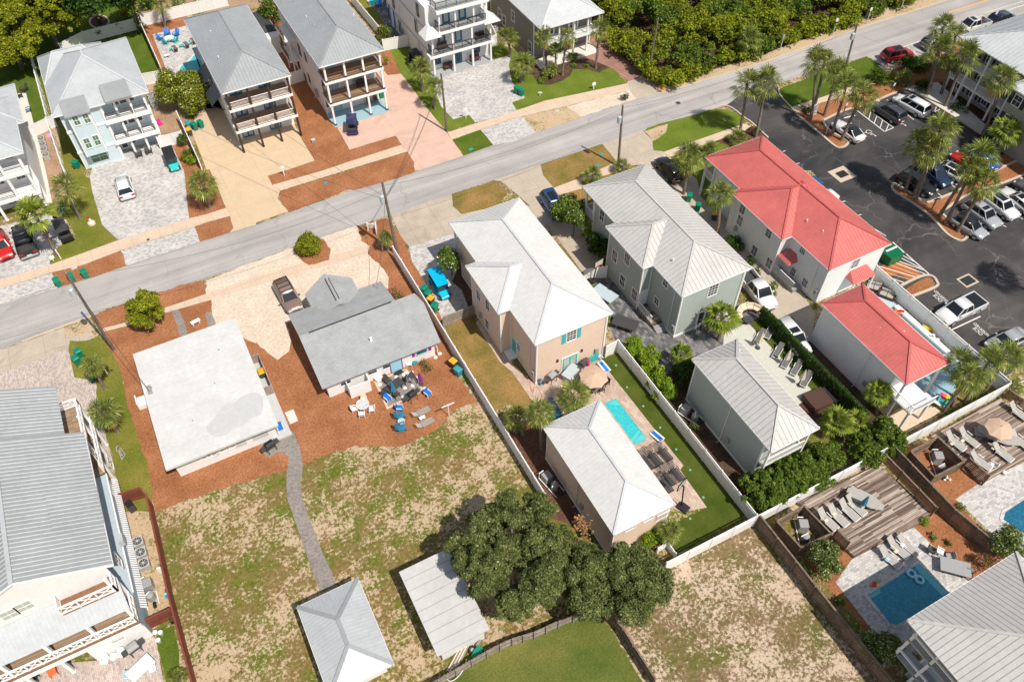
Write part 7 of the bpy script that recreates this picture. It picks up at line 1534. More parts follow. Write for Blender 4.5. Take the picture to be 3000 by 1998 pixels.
for(x,y,z),n_ in(((40.1,96.7,.06),'bench on the ground porch left of the blue door'),((44.4,96.7,.06),'bench on the ground porch right of the blue door'),((39.4,96.6,3.39),'dark bench on the first balcony of the tall house'),((45.3,96.6,3.39),'dark bench at the right of the first balcony'),((26.0,93.4,3.35),'bench on the middle porch of the off-white house')):
 dup('bench',mk_bench,n_,'bench',(x,y,z),0,'wooden porch benches',name='wooden_bench')
def table(label,c_,shape,z=0,r=.6,h=.72,col='white',rz=0,leg='white'):
 p=at(*c_,z);th=thing('patio_table',label,'table',(p[0],p[1],z),R_(rz))
 if shape=='r':MB().cyl(0,0,h-.03,h,r,r,20).build('tabletop',col,th)
 elif shape=='o':MB().prism([(r*1.75*math.cos(a),r*.72*math.sin(a))for a in np.arange(8)*math.pi/4+math.pi/8],h-.05,h).build('tabletop',col,th)
 else:MB().box(-r,-r*.55,h-.05,r,r*.55,h).build('tabletop',col,th)
 for sx in(-1,1):
  for sy in(-1,1):MB().bar((sx*r*.62,sy*r*.4,0),(sx*r*.55,sy*r*.35,h-.04),.05).build('leg',leg,th)
 return th
t_=table('round white glass garden table on the pine straw',(1,2,988,615),'r',0,.62,.70,'lightgrey');m=MB();m.tube([(.62*math.cos(a),.62*math.sin(a),.71)for a in np.linspace(0,6.28,20)],.03,5)
for k in range(6):m.bar((0,0,.715),(.6*math.cos(k),.6*math.sin(k),.715),.03,.02)
m.build('rim','white',t_)
table('small round white side table between the sea blue chairs',(1,2,1340,755),'r',0,.36,.45,'lightgrey');table('small white side table between the weathered loungers',(1,2,1530,718),'b',0,.3,.4)
table('dark rectangular dining table on the cottage patio',(1,2,1278,440),'b',0,.95,.72,'charcoal',18,'charcoal');table('white dining table on the brick patio at the bottom left',(0,3,1320,1460),'b',0,1.0,.74,'white',25);table('small round white table between two white chairs',(0,3,1065,1350),'r',0,.3,.5)
table('octagonal grey picnic table on the lower deck',(3,2,870,1480),'o',.4,1.0,.72,'lounge_grey',-62,'lounge_grey');table('long grey bench beside the octagonal table',(3,2,760,1390),'b',.4,.5,.42,'lounge_grey',15,'lounge_grey');table('grey picnic table under the beige deck umbrella',(3,2,2090,900),'o',.4,1.15,.72,'lounge_grey',-55,'lounge_grey');table('grey bench left of the beige deck umbrella',(3,2,1975,860),'b',.4,.9,.42,'lounge_grey',-42,'lounge_grey')
table('dark dining table under the pink beige umbrella',(2,2,770,430),'b',0,1.0,.74,'sling',25,'black');table('round concrete fire pit table ringed by bright chairs',(0,0,1560,375),'r',0,.8,.45,'pinkwhite',0,'grey');table('white cube table on the patio by the kidney pool',(0,0,1540,530),'b',0,.42,.4,'white')
table('light blue table tennis table beside the sage house',(2,1,848,1168),'b',0,1.37,.76,'pool_cover',-72,'lightgrey');table('covered grey pool table on the dark paving',(2,1,1035,1440),'b',0,1.35,.8,'charcoal',-52,'lightgrey');table('round grey fire table in front of the curved sofa',(3,1,-190,1395),'r',0,.55,.5,'charcoal',0,'charcoal')
table('turquoise side table left of the grey patio loungers',(0,0,1582,470),'b',0,.3,.45,'turquoise',0,'turquoise');table('turquoise side table between the grey patio loungers',(0,0,1670,440),'b',0,.3,.45,'turquoise',0,'turquoise');table('turquoise side table by the roof edge',(0,0,1752,415),'b',0,.3,.45,'turquoise',0,'turquoise')
for c_,n_ in(((0,0,1615,470),'left dark lounger on the fire pit patio'),((0,0,1720,435),'middle dark lounger on the fire pit patio'),((0,0,1785,400),'right dark lounger beside the grey roof')):lounger('g',c_,185,n_,0,None,1.1)
m_=table('long grey table in the roof shade beside the pool',(3,3,1690,540),'b',0,1.2,.74,'grey',-45,'black')
def umbrella(label,c_,z0,R,H,col,closed=False,name='patio_umbrella',tilt=0):
 p=at(*c_,z0+H*.85);th=thing(name,label,'umbrella',(p[0],p[1],z0));MB().cyl(0,0,0,H,.025,.025,8).build('pole','lightgrey',th);MB().cyl(0,0,0,.1,.28,.26,14).build('base','charcoal',th)
 if closed:
  m=MB().loft([[(rr_*math.cos(a)*(1+.25*(i%2)),rr_*math.sin(a)*(1+.25*(i%2)),z)for i,a in enumerate(np.arange(12)*math.pi/6)]for z,rr_ in((H-1.35,.24),(H-.9,.17),(H-.3,.09),(H+.05,.02))]);m.build('canopy',col,th)
 else:
  m=MB();n=8;ang=[2*math.pi*k/n for k in range(n)];zt=H;ze=H-R*.32
  for k in range(n):
   a,b=ang[k],ang[(k+1)%n];P0=(0,0,zt);P1=(R*math.cos(a),R*math.sin(a),ze);P2=(R*math.cos(b),R*math.sin(b),ze);md=((P1[0]+P2[0])*.48,(P1[1]+P2[1])*.48,ze+.02)
   for t0,t1 in((0,.5),(.5,1)):
    f=lambda P,t:(P[0]*t,P[1]*t,zt+(P[2]-zt)*(t**1.25))
    m.face([f(P1,t0),f(P1,t1),f(md,t1),f(md,t0)]if t0 else[P0,f(P1,t1),f(md,t1)]);m.face([f(md,t0),f(md,t1),f(P2,t1),f(P2,t0)]if t0 else[P0,f(md,t1),f(P2,t1)])
   m.face([P1,(P1[0],P1[1],ze-.12),(md[0],md[1],ze-.1),md]);m.face([md,(md[0],md[1],ze-.1),(P2[0],P2[1],ze-.12),P2])
  m.build('canopy',col,th);m=MB()
  for a in ang:m.bar((0,0,zt-.05),(R*math.cos(a)*.98,R*math.sin(a)*.98,ze-.02),.02)
  m.build('ribs','grey',th);MB().cyl(0,0,zt,zt+.12,.05,.02,8).build('finial','grey',th)
 return th
umbrella('pinkish beige umbrella beside the french doors',(2,2,750,320),0,1.45,2.5,'tan');umbrella('beige umbrella on the right timber deck',(3,2,2130,800),.4,1.3,2.4,'tan')
umbrella('folded blue umbrella at the dark cottage dining table',(1,2,1248,390),0,1,2.2,'seablue',True);umbrella('folded blue umbrella leaning over the octagonal table',(3,2,915,1440),.4,1,2.3,'seablue',True);umbrella('first folded cream umbrella by the ivy wall',(3,2,200,100),0,1,2.5,'cream',True);umbrella('second folded cream umbrella by the ivy wall',(3,2,340,285),0,1,2.5,'cream',True);umbrella('folded cream umbrella nearest the curved sofa',(2,2,2300,-60),0,1,2.5,'cream',True);umbrella('folded purple and blue umbrella beside the shade sail',(1,2,1500,300),0,1,2.0,'purple',True)
th=thing('shade_sail','dark triangular shade sail over the cottage patio edge','shade sail',at(1,2,1440,310));o_=th.location;q=[G(1,2,1425,255,1.9),G(1,2,1385,335,1.7),G(1,2,1490,358,1.6)]
MB().face([(a[0]-o_.x,a[1]-o_.y,1.75)for a in q]).face([(a[0]-o_.x,a[1]-o_.y,1.77)for a in q]).build('sail','charcoal',th);m=MB()
for a in q:MB().cyl(a[0]-o_.x,a[1]-o_.y,0,1.85,.03,.03,6).build('pole','grey',th)
sheet('patio','walk','12:1080,360 1380,250 1550,450 1205,628',5.6);sheet('patio','path_grey','12:1110,370 1370,265 1520,445 1215,600',6.2)
for k,c_ in enumerate([(1300+70*i+40*j-10,330-22*i+50*j)for i in range(3)for j in range(4)]+[(1140,400),(1380,290),(1650,150),(1690,115),(1355,510),(1400,490),(1435,470),(1480,455)]):
 p=at(1,2,*c_)
 def f_():
  th=thing('stepping_stone','','stepping stone');MB().cyl(0,0,0,.05,.22,.21,8).build('slab','pinkwhite',th);return th
 dup('stone',f_,'round pale stepping stone set in the cottage patio','stepping stone',(p[0],p[1],.02),0,'round stepping stones of the cottage patio',name='stepping_stone')
def grill(label,c_,rz=0,sc=1,col='black'):
 th=thing('barbecue_grill',label,'grill',at(*c_),R_(rz));th.scale=(sc,)*3
 MB().loft([[(-.35,-.25,.85),(.35,-.25,.85),(.35,.25,.85),(-.35,.25,.85)],[(-.37,-.27,1.0),(.37,-.27,1.0),(.37,.27,1.0),(-.37,.27,1.0)],[(-.33,-.12,1.18),(.33,-.12,1.18),(.33,.2,1.18),(-.33,.2,1.18)]]).build('lid',col,th,bevel=.03)
 MB().box(-.37,-.27,.7,.37,.27,.845).build('firebox','charcoal',th)
 for s in(-1,1):MB().box(min(s*.39,s*.75),-.22,.83,max(s*.39,s*.75),.22,.87).build('side_shelf','charcoal',th)
 for sx in(-1,1):
  for sy in(-1,1):MB().bar((sx*.33,sy*.22,0),(sx*.33,sy*.22,.7),.04).build('leg','black',th)
 for s in(-1,1):MB().tube([(s*.36,.22,.1),(s*.42,.22,.1)],.1,10).build('wheel','tyre',th)
 return th
grill('black gas grill at the lower corner of the cottage patio',(1,2,1442,540),15,1.15);grill('black gas grill on the grey path beside the flat roofed cottage',(1,2,150,1005),15,1.2);grill('large grill with black cover on the bottom left patio',(0,3,1265,1290),15,1.2,'grey');grill('steel barrel smoker against the peach wall',(2,2,365,375),20,1.2,'grey');grill('black covered grill beside the slatted bar',(2,2,650,255),25,1.1,'charcoal')
def mk_corn():
 th=thing('cornhole_board','','game board');m=MB();m.loft([[(-.31,-.6,.08),(.31,-.6,.08),(.31,-.6,.12),(-.31,-.6,.12)],[(-.31,.6,.28),(.31,.6,.28),(.31,.6,.32),(-.31,.6,.32)]]).build('board','white',th)
 MB().face([(-.17,-.58,.126),(.17,-.58,.126),(.17,.58,.319),(-.17,.58,.319)]).build('blue_stripe','blue',th)
 MB().tube([(0,.34,.275),(0,.345,.292)],.12,14).build('hole','black',th)
 for s in(-1,1):MB().box(s*.26-.03,.5,0,s*.26+.03,.56,.28).build('leg','white',th)
 return th
dup('corn',mk_corn,'blue and white cornhole board near the peach house corner','game board',at(2,2,845,245),R_(8),'cornhole boards',1.15,name='cornhole_board');dup('corn',mk_corn,'blue and white cornhole board beside the pool end','game board',at(2,2,1330,880),R_(188),'cornhole boards',1.15,name='cornhole_board')
def hoop(label,base,head,rz):
 g=G(*base);t_=top(g,*head);th=thing('basketball_hoop',label,'basketball hoop',(g[0],g[1],0),R_(rz));h=3.3
 MB().box(-.4,-.7,0,.4,.3,.3).build('base','black',th,bevel=.08);MB().bar((0,0,.2),(0,.35,h),.1).build('pole','black',th);MB().box(-.6,.55,h-.35,.6,.6,h+.45).build('backboard','lightgrey',th)
 m=MB().box(-.62,.53,h-.38,.62,.62,h-.33).box(-.62,.53,h+.43,.62,.62,h+.48).box(-.62,.53,h-.33,-.57,.62,h+.43).box(.57,.53,h-.33,.62,.62,h+.43).build('backboard_frame','redp' if 0 else 'black',th)
 MB().tube([(.22*math.cos(a),.86+.22*math.sin(a),h-.15)for a in np.linspace(0,6.28,14)],.02,5).build('rim','orange',th);MB().bar((0,.3,h-.2),(0,.58,h),.08).build('bracket','black',th);return th
hoop('portable basketball hoop with black base at the patio end',(2,2,1555,1520),(2,2,1555,1320),20);hoop('basketball hoop above the white fence beside the sage house',(2,1,745,1020),(2,1,795,870),190)
def boxy(name,label,cat,c_,dims,mat,rz=0,z=0,parts=()):
 p=at(*c_,z);th=thing(name,label,cat,(p[0],p[1],z),R_(rz));w_,d_,h_=dims;MB().box(-w_/2,-d_/2,0,w_/2,d_/2,h_).build('body',mat,th,bevel=min(w_,d_,h_)*.12)
 for nm,(x0,y0,z0,x1,y1,z1),mt in parts:MB().box(x0,y0,z0,x1,y1,z1).build(nm,mt,th)
 return th
boxy('outdoor_bar','silver blue slatted outdoor bar beneath the french doors','outdoor bar',(2,2,545,330),(1.7,1.1,.9),'transformer',25,0,[('counter',(-.95,-.65,.9,.95,.65,.95),'transformer'),('shelf_slats',(-.85,-.6,.45,.85,-.56,.6),'seam_light')])
boxy('storage_ottoman','low grey cooler box by the french door step','cooler',(2,2,590,245),(.35,.3,.3),'grey',25,0,[('lid',(-.18,-.16,.3,.18,.16,.34),'charcoal')])
th=thing('giant_connect_game','blue giant disc drop game frame beside the peach wall','game',at(2,2,745,190),R_(8));m=MB()
for k in range(8):m.box(-.66+k*.18,-.04,.1,-.62+k*.18,.04,1.1)
for k in range(7):m.box(-.66,-.04,.1+k*.165,.64,.04,.135+k*.165)
m.build('grid','teal_trim',th)
for s in(-1,1):MB().box(s*.7-.04,-.3,0,s*.7+.04,.3,.12).build('foot','blue',th)
boxy('rolled_raft','red and orange rolled pool rafts leaning on the peach wall','pool toy',(2,2,695,225),(.28,.28,1.0),'redp',0,0,[('cushion',(-.1,-.22,.05,.1,-.14,.8),'pink')])
boxy('upright_float','blue paddle float standing near the peach house corner','pool toy',(2,2,258,400),(.22,.22,1.0),'seablue',10,0,[('strap',(-.12,-.12,.6,.12,.12,.66),'white')])
m=MB().tube([(a*0+.9*math.cos(a*.9)*.4,.5*math.sin(a*1.3)-a*.2,.03)for a in np.linspace(0,9,60)],.022,5);tag(m.build('garden_hose','redp',None,at(2,2,165,380)),'coiled red garden hose at the peach house corner','hose')
th=thing('curved_sofa','curved wicker sofa with cream cushions around the fire table','sofa',at(3,1,-180,1340));base=MB();cu=MB()
for k in range(5):
 a0=R_(10+k*32);a1=R_(40+k*32)
 q=lambda r,a,z:(r*math.cos(a),r*math.sin(a)-.3,z)
 base.loft([[q(.95,a0,0),q(1.7,a0,0),q(1.7,a0,.75),q(1.6,a0,.75),q(1.6,a0,.4),q(.95,a0,.4)],[q(.95,a1+.03,0),q(1.7,a1+.03,0),q(1.7,a1+.03,.75),q(1.6,a1+.03,.75),q(1.6,a1+.03,.4),q(.95,a1+.03,.4)]])
 MB().loft([[q(.97,a0,.41),q(1.55,a0,.41),q(1.55,a0,.52),q(.97,a0,.52)],[q(.97,a1,.41),q(1.55,a1,.41),q(1.55,a1,.52),q(.97,a1,.52)]]).build('seat_cushion','cream',th);MB().loft([[q(1.38,a0,.53),q(1.58,a0,.53),q(1.6,a0,.85),q(1.45,a0,.85)],[q(1.38,a1,.53),q(1.58,a1,.53),q(1.6,a1,.85),q(1.45,a1,.85)]]).build('back_cushion','cream',th)
base.build('frame','umber',th)
def sofa(label,c_,rz,n=2,col='lounge_grey'):
 th=thing('outdoor_sofa',label,'sofa',at(*c_),R_(rz));w_=.75*n;MB().box(-w_/2-.1,-.4,0,w_/2+.1,.4,.35).box(-w_/2-.1,.4,0,w_/2+.1,.5,.75).build('frame','umber',th)
 for k in range(n):x=-w_/2+.75*k;MB().box(x+.02,-.38,.36,x+.73,.36,.48).build('seat_cushion',col,th,bevel=.04);MB().box(x+.02,.22,.5,x+.73,.38,.85).build('back_cushion',col,th,bevel=.04)
 for s in(-1,1):MB().box(s*(w_/2+.1)-.08,-.4,.351,s*(w_/2+.1)+.08,.5,.6).build('armrest','umber',th)
 return th
sofa('grey cushioned wicker sofa nearest the red awning',(3,1,960,1090),-50,2);sofa('grey cushioned wicker sofa against the white fence',(3,1,1080,1160),-60,2)
boxy('inflatable_toy','orange inflatable toy on the pool deck','pool toy',(3,1,1200,1315),(.5,1.1,.35),'orange',40,0,[('fin',(-.1,-.4,.3,.1,.1,.6),'redp')])
th=thing('banana_float','yellow banana shaped float leaning against the white fence','pool toy',at(3,1,1480,1470));MB().tube([(-.5,.7,.5),(-.3,.35,.3),(-.05,0,.22),(.3,-.35,.3),(.75,-.6,.55)],[.06,.2,.26,.2,.05],12).build('float','yellow',th,smooth=True);MB().tube([(-.5,.7,.5),(-.56,.8,.56)],[.05,.03],8).build('tip','umber',th)
th=thing('unicorn_float','white inflatable swan like float beside the banana','pool toy',at(3,1,1545,1535));MB().tube([(.5*math.cos(a),.4*math.sin(a),.18)for a in np.linspace(0,6.28,14)],.17,8).build('ring','white',th,smooth=True);MB().tube([(-.45,0,.25),(-.6,.05,.7),(-.8,.1,.8)],[.13,.09,.07],8).build('neck','white',th,smooth=True)
for k,(cl_,dx)in enumerate((('bin_green',0),('pink',.12),('yellow',.24))):
 p=at(3,1,1345,1340);tag(MB().tube([(dx,0,.1),(.4+dx,-.9,.3),(1.1+dx,-1.9,.25),(1.3+dx,-2.6,.1)],.04,6).build('pool_noodle',cl_,None,(p[0],p[1],0)),'%s foam pool noodle lying along the white fence'%('green','pink','yellow')[k],'pool noodle')
for k,(cl_,dx)in enumerate((('pink',0),('orange',.35),('yellow',.7),('bin_green',1.05))):pass
th=thing('rainbow_towel','rainbow striped towel spread on a table in the sand yard','towel',at(3,2,1620,540),R_(-60))
for k,cl_ in enumerate(('pink','orange','yellow','bin_green')):MB().box(-.6+.3*k,-.4,.42,-.301+.3*k,.4,.45).build('stripe',cl_,th)
MB().box(-.5,-.3,0,.5,.3,.41).build('stand','turquoise',th)
th=thing('dumpster','dark green dumpster with open lid behind the red roofed house','dumpster',at(3,1,1085,800),R_(0));MB().box(-.95,-1.2,0,.95,1.2,1.2).build('container','green_metal',th);MB().box(-.97,-1.22,1.2,.97,-.15,1.26).box(-.97,.15,1.2,.97,1.22,1.26).build('lid','green_metal',th);MB().box(-.6,-.1,1.21,.97,.1,1.30).build('lid_bar','white',th)
th=thing('storm_drain','square storm drain in a concrete pad beside the red roof','drain',at(3,1,680,35),R_(0));MB().box(-1.3,-1.2,0,1.3,1.2,.035).build('pad','kerb',th);MB().box(-.7,-.55,.036,.7,.55,.045).build('opening','black',th);m=MB()
for k in range(6):m.box(-.55+.2*k,-.5,.046,-.52+.2*k,.5,.06)
m.build('grate','charcoal',th)
th=thing('storm_drain','rectangular storm grate in the asphalt above the white pickup','drain',at(3,1,1835,1012),R_(0));MB().box(-.95,-.75,.01,.95,.75,.03).build('rim','kerb',th);MB().box(-.75,-.55,.031,.75,.55,.04).build('opening','black',th);m=MB()
for k in range(9):m.box(-.7+.16*k,-.55,.041,-.64+.16*k,.55,.055)
m.build('grate','charcoal',th)
for c_,n_ in(((2,0,1527,950),'iron manhole cover in the middle of the street'),((0,1,1362,636),'dark meter cover set in the far pavement')):
 th=thing('manhole_cover',n_,'manhole',at(*c_));MB().cyl(0,0,.005,.03,.42 if c_[0]else .22,None,18).build('rim','grey',th);MB().cyl(0,0,.031,.038,.33 if c_[0]else .17,None,18).build('lid','charcoal',th)
for c_,n_,ml in(((0,1,684,898),'grey utility box lid in the roadside mulch','lightgrey'),((1,1,640,116),'teal utility lid in the large mulch bed','bin_teal'),((2,0,412,1023),'pale utility lid on the verge lawn','lightgrey'),((2,0,790,1525),'green utility lid on the dry verge','bin_teal'),((1,0,1975,1375),'green utility lid on the small verge lawn','bin_teal'),((2,0,820,1425),'small green lid near the verge marker','bin_teal')):
 boxy('valve_cover',n_,'valve cover',c_,(.62,.36,.06),ml,10,0,[('handle',(-.08,-.02,.06,.08,.02,.075),'grey')])
boxy('white_bench','white slab bench in the pine straw beside the flat roofed cottage','bench',(0,1,1795,1388),(1.0,.42,.12),'white',12,.35,[('leg',(-.4,-.15,-.35,-.3,.15,0),'white'),('leg',(.3,-.15,-.35,.4,.15,0),'white')])
th=thing('clothesline_post','white T shaped clothesline post at the lawn edge','post',at(1,2,1775,690));MB().cyl(0,0,0,1.9,.045,.045,8).build('pole','white',th);MB().bar((-.65,0,1.9),(.65,0,1.9),.08).build('crossbar','white',th)
def signpost(label,c_,h=1.5,rz=0,board=(.5,.4),col='white',arm=False,cat='sign',name='yard_sign',pole='white',text=None):
 th=thing(name,label,cat,at(*c_),R_(rz));MB().box(-.05,-.05,0,.05,.05,h).build('post',pole,th);MB().box(-board[0]/2,-.03-.05,h-board[1],board[0]/2,-.055,h).build('board',col,th)
 if arm:MB().bar((-.3,0,h-.1),(.3,0,h-.1),.08).build('arm',pole,th)
 return th
signpost('white realtor post sign on the grass beside the grey pavers',(1,0,1928,1090),1.6,0,(.3,.3),arm=True);signpost('white board sign on the bright lawn',(2,0,748,822),1.1,0,(.55,.45));signpost('tiny white yard sign on the lawn near the pavers',(2,0,258,880),.6,-30,(.6,.2));signpost('white post sign with ornament in the mulch corner',(1,1,262,48),1.5,0,(.35,.3),arm=True)
signpost('white square sign box at the lawn corner by the pavers',(0,1,492,828),.8,20,(.5,.5));signpost('white marker post beside the lime palm',(0,1,562,812),1.5,0,(.16,.16));signpost('white leaning marker on the side lawn',(0,2,985,295),1.0,20,(.14,.3));signpost('white cut off post by the corner fence',(1,1,1165,735),1.0,0,(.15,.2))
th=thing('lighthouse_ornament','red and white striped nautical lawn ornament with round base','ornament',at(0,1,845,490));MB().cyl(0,0,0,.25,.45,.42,14).build('base','cream',th);MB().cyl(0,0,.25,.9,.2,.14,12).build('tower','white',th);MB().cyl(0,0,.9,1.25,.16,.1,12).build('top','redp',th)
signpost('mailbox on a post beside the clipped ball shrub',(2,0,1062,905),1.2,0,(.25,.25),cat='mailbox',name='mailbox')
th=thing('garden_gate_seat','white picket arbour frame at the street edge mulch','arbour',at(1,1,1070,545),R_(-20))
for s in(-1,1):MB().box(s*.5-.06,-.06,0,s*.5+.06,.06,1.2).build('post','white',th)
m=MB()
for k in range(6):m.box(-.42+.16*k,-.02,.25,-.34+.16*k,.02,1.1)
m.box(-.5,-.03,.9,.5,.03,1.0).build('pickets','white',th);MB().box(.45,-.1,.2,.53,-1.1,1.1).build('side_panel','white',th)
for c_,h_,n_,col in(((3,0,108,470),2.6,'grey backed road sign at the left end of the sand verge','grey'),((3,0,590,325),2.7,'second road sign from the left along the woodland verge','white'),((3,0,900,225),2.7,'third road sign along the woodland verge','white'),((3,0,1212,105),2.7,'fourth road sign near the top edge','grey'),((3,0,1450,512),2.3,'white parking sign behind the grey street SUV','white'),((3,0,2045,235),2.3,'white parking sign between the white pickup and the dark SUV','white')):signpost(n_,c_,h_,-20,(.35,.5),col,pole='transformer',name='road_sign')
for c_,n_ in(((3,0,1130,850),'blue accessible parking sign in front of the sago palms'),((3,0,695,1032),'blue accessible parking sign on the mulch island'),):
 s_=signpost(n_,c_,1.5,0,(.36,.48),'skyblue',pole='bronze',name='parking_sign');MB().box(-.08,-.09,1.12,.08,-.083,1.4).build('symbol','white',s_)
signpost('tall white car park entrance sign leaning beside the leftmost palm',(3,0,405,1080),2.0,-35,(.7,1.5),name='entrance_sign');signpost('grey sign back at the mulch island tip',(3,0,530,1232),1.7,-35,(.2,.5),'grey',name='parking_sign');signpost('grey bent lamp head sign on the parking island',(3,1,1500,360),1.8,-10,(.9,.25),'charcoal',name='parking_sign',pole='charcoal')
th=thing('traffic_cone','orange traffic cone at the road edge by the woodland','traffic cone',at(2,0,1383,825));MB().cyl(0,0,0,.06,.3,.3,4).build('base','orange',th);MB().cyl(0,0,.06,.85,.2,.04,12).build('cone','orange',th);MB().cyl(0,0,.45,.6,.125,.1,12).build('white_band','white',th)
boxy('orange_barrier','collapsed orange barrier mesh beside the traffic cone','barrier',(2,0,1352,798),(.8,.35,.22),'orange',20,0,[('strap',(-.3,-.19,.05,.3,-.176,.1),'white')])
for k,(c_,rz)in enumerate((((0,1,560,370),70),((0,1,590,390),80),((0,1,625,410),100))):
 th=thing('bicycle',('turquoise cruiser bicycle %s in the row under the lawn palm'%('furthest left','in the middle','furthest right')[k]),'bicycle',at(*c_),R_(rz))
 for s in(-1,1):MB().tube([(s*.52+.33*math.cos(a),0,.34+.33*math.sin(a))for a in np.linspace(0,6.28,16)],.025,5).build('wheel','tyre',th)
 MB().tube([(-.52,0,.34),(-.1,0,.36),(.3,0,.75),(-.25,0,.78),(-.1,0,.36)],.025,5).tube([(.52,0,.34),(.36,0,.95)],.022,5).build('frame','turquoise',th);MB().box(-.35,-.07,.84,-.12,.07,.9).build('saddle','umber',th);MB().tube([(.2,-.28,1.0),(.36,0,.96),(.2,.28,1.0)],.018,5).build('handlebar','grey',th)
th=thing('metal_frame_stand','tipped over grey green metal frame on the side lawn','frame',at(0,2,1120,1040),R_(5));MB().tube([(-.15,-.55,.05),(-.15,.5,.05),(.15,.55,.3),(.3,-.4,.3),(-.15,-.55,.05)],.03,5).tube([(-.3,.5,.05),(-.15,.7,.5),(.05,.75,.5)],.03,5).build('tubes','transformer',th);MB().box(-.1,-.4,.28,.1,.4,.31).build('shelf','wood_grey',th)
boxy('black_planter','tall black planter against the red brown fence','planter',(0,3,1600,1010),(.42,.42,.6),'black',0,0,[('soil_top',(-.16,-.16,.6,.16,.16,.61),'umber')])
for k,c_ in enumerate(((1440,1125),(1487,1125),(1467,1195))):
 th=thing('bucket',('%s turquoise and white bucket by the house corner'%('left','right','lower')[k]),'bucket',at(0,3,*c_));MB().cyl(0,0,0,.38,.15,.18,12).build('pail','transformer',th);MB().cyl(0,0,.38,.42,.19,.19,12).build('lid','white',th)
boxy('beach_float','bright blue folded pool float by the white dining table','pool toy',(0,3,1230,1480),(.8,.5,.2),'cyan',30,0,[('pillow',(-.4,-.2,.2,-.15,.2,.3),'turquoise')])
boxy('white_towel','white towel hung on the red brown fence','towel',(0,3,1490,560),(.35,.12,.9),'white',0,.3,[('fold',(-.17,-.09,.8,.17,.09,.92),'white')])
boxy('blue_towel','light blue towel hung on the red brown fence','towel',(0,3,1550,790),(.3,.12,.8),'cyan',0,.3,[('fold',(-.14,-.09,.7,.14,.09,.82),'skyblue')])
boxy('black_grill_cart','black grill cart tucked inside the red brown fence corner','grill',(0,2,1220,1540),(.6,.8,.9),'charcoal',15,0,[('lid',(-.28,-.36,.9,.28,.36,1.0),'black')])
sheet('patio','paver_pink','03:-900,1900 -900,1500 890,1370 1400,1140 1430,1170 1530,1700 1500,2200 -900,2300',5);sheet('verge','lawn_green','03:1430,1120 1600,1050 1640,1300 1660,1568 1530,1600',5.4,.06);sheet('yard','verge','02:1110,1440 1400,1440 03:1600,860 1370,1000 1180,100',4.6)
th=thing('lumber_pile','pile of pale lumber and poles behind the flat roofed shed','lumber',at(1,3,1860,1340),R_(35))
for k in range(7):MB().bar((-1.5+.2*rr.random(),-.35+.11*k,.12+.08*(k%3)),(1.3+.3*rr.random(),-.3+.1*k,.18+.1*(k%2)),.09,.07).build('plank','cream' if k%2 else 'wood_grey',th)
th=thing('spare_tyre','spare tyre lying behind the flat roofed shed','tyre',at(1,3,1990,1275));MB().tube([(.26*math.cos(a),.26*math.sin(a),.12)for a in np.linspace(0,6.28,18)],.1,8).build('tyre','tyre',th,smooth=True);MB().cyl(0,0,.05,.16,.16,None,14).build('rim','rim',th)
boxy('green_crate','green plastic cart box behind the flat roofed shed','crate',(1,3,2035,1310),(1.0,.55,.4),'bin_green',32,0,[('rim',(-.52,-.3,.4,.52,.3,.44),'bin_green')]);boxy('board_scrap','weathered board leaning behind the shed corner','board',(1,3,2045,1215),(.6,.25,.3),'wood_grey',35,0,[('batten',(-.3,-.05,.3,.3,.05,.33),'wood_grey')])
for k,c_ in enumerate(((1800,1455),(1840,1430),(1865,1405),(1790,1480))):
 th=thing('glass_jug',('%s glass jug by the curved picket fence'%('third','second','topmost','lowest')[k]),'jug',at(1,3,*c_));MB().cyl(0,0,0,.3,.14,.14,10).cyl(0,0,.3,.42,.14,.05,10).build('body','transformer',th);MB().cyl(0,0,.42,.46,.05,.05,8).build('cap','white',th)
tag(MB().tube([(1.1*math.cos(a)-.2,.5*math.sin(a),.35)for a in np.linspace(2.2,5.8,16)],.03,5).build('bent_pipe','white',None,at(1,3,1860,1430),R_(30)),'curved white pipe lying against the picket fence','pipe')
th=thing('pool_float','light blue two hole lounge float in the shaded pool','pool toy',(*G(3,3,1362,605,.1),.05),R_(15));MB().tube([(.3*math.cos(a),.45+.32*math.sin(a),.08)for a in np.linspace(0,6.28,16)],.12,8).tube([(.3*math.cos(a),-.28+.3*math.sin(a),.08)for a in np.linspace(0,6.28,16)],.12,8).build('tubes','skyblue',th,smooth=True);MB().box(-.3,.62,.05,.3,.85,.2).build('headrest','skyblue',th,bevel=.06)
th=thing('inflatable_ring','red and white swim ring beside the pool loungers','pool toy',at(3,3,1205,475));MB().tube([(.32*math.cos(a),.32*math.sin(a),.1)for a in np.linspace(0,6.28,16)],.09,8).build('ring','white',th,smooth=True)
for k in range(4):a=k*1.57;MB().tube([(.32*math.cos(a+d),.32*math.sin(a+d),.1)for d in(-.18,0,.18)],.095,8).build('stripe','redp',th)
for c_,n_,a_,b_ in(((3,2,2160,1215),'red and white beach ball on the right paving','white','redp'),((3,3,1945,245),'colourful small beach ball in the roof shade','yellow','blue')):
 th=thing('beach_ball',n_,'ball',at(*c_));MB().tube([(0,0,z)for z in(0,.05,.13,.22,.31,.39,.44)],[.02,.13,.2,.22,.2,.13,.02],14).build('ball',a_,th,smooth=True);MB().tube([(0,0,.17),(0,0,.27)],[.222,.222],14).build('band',b_,th)
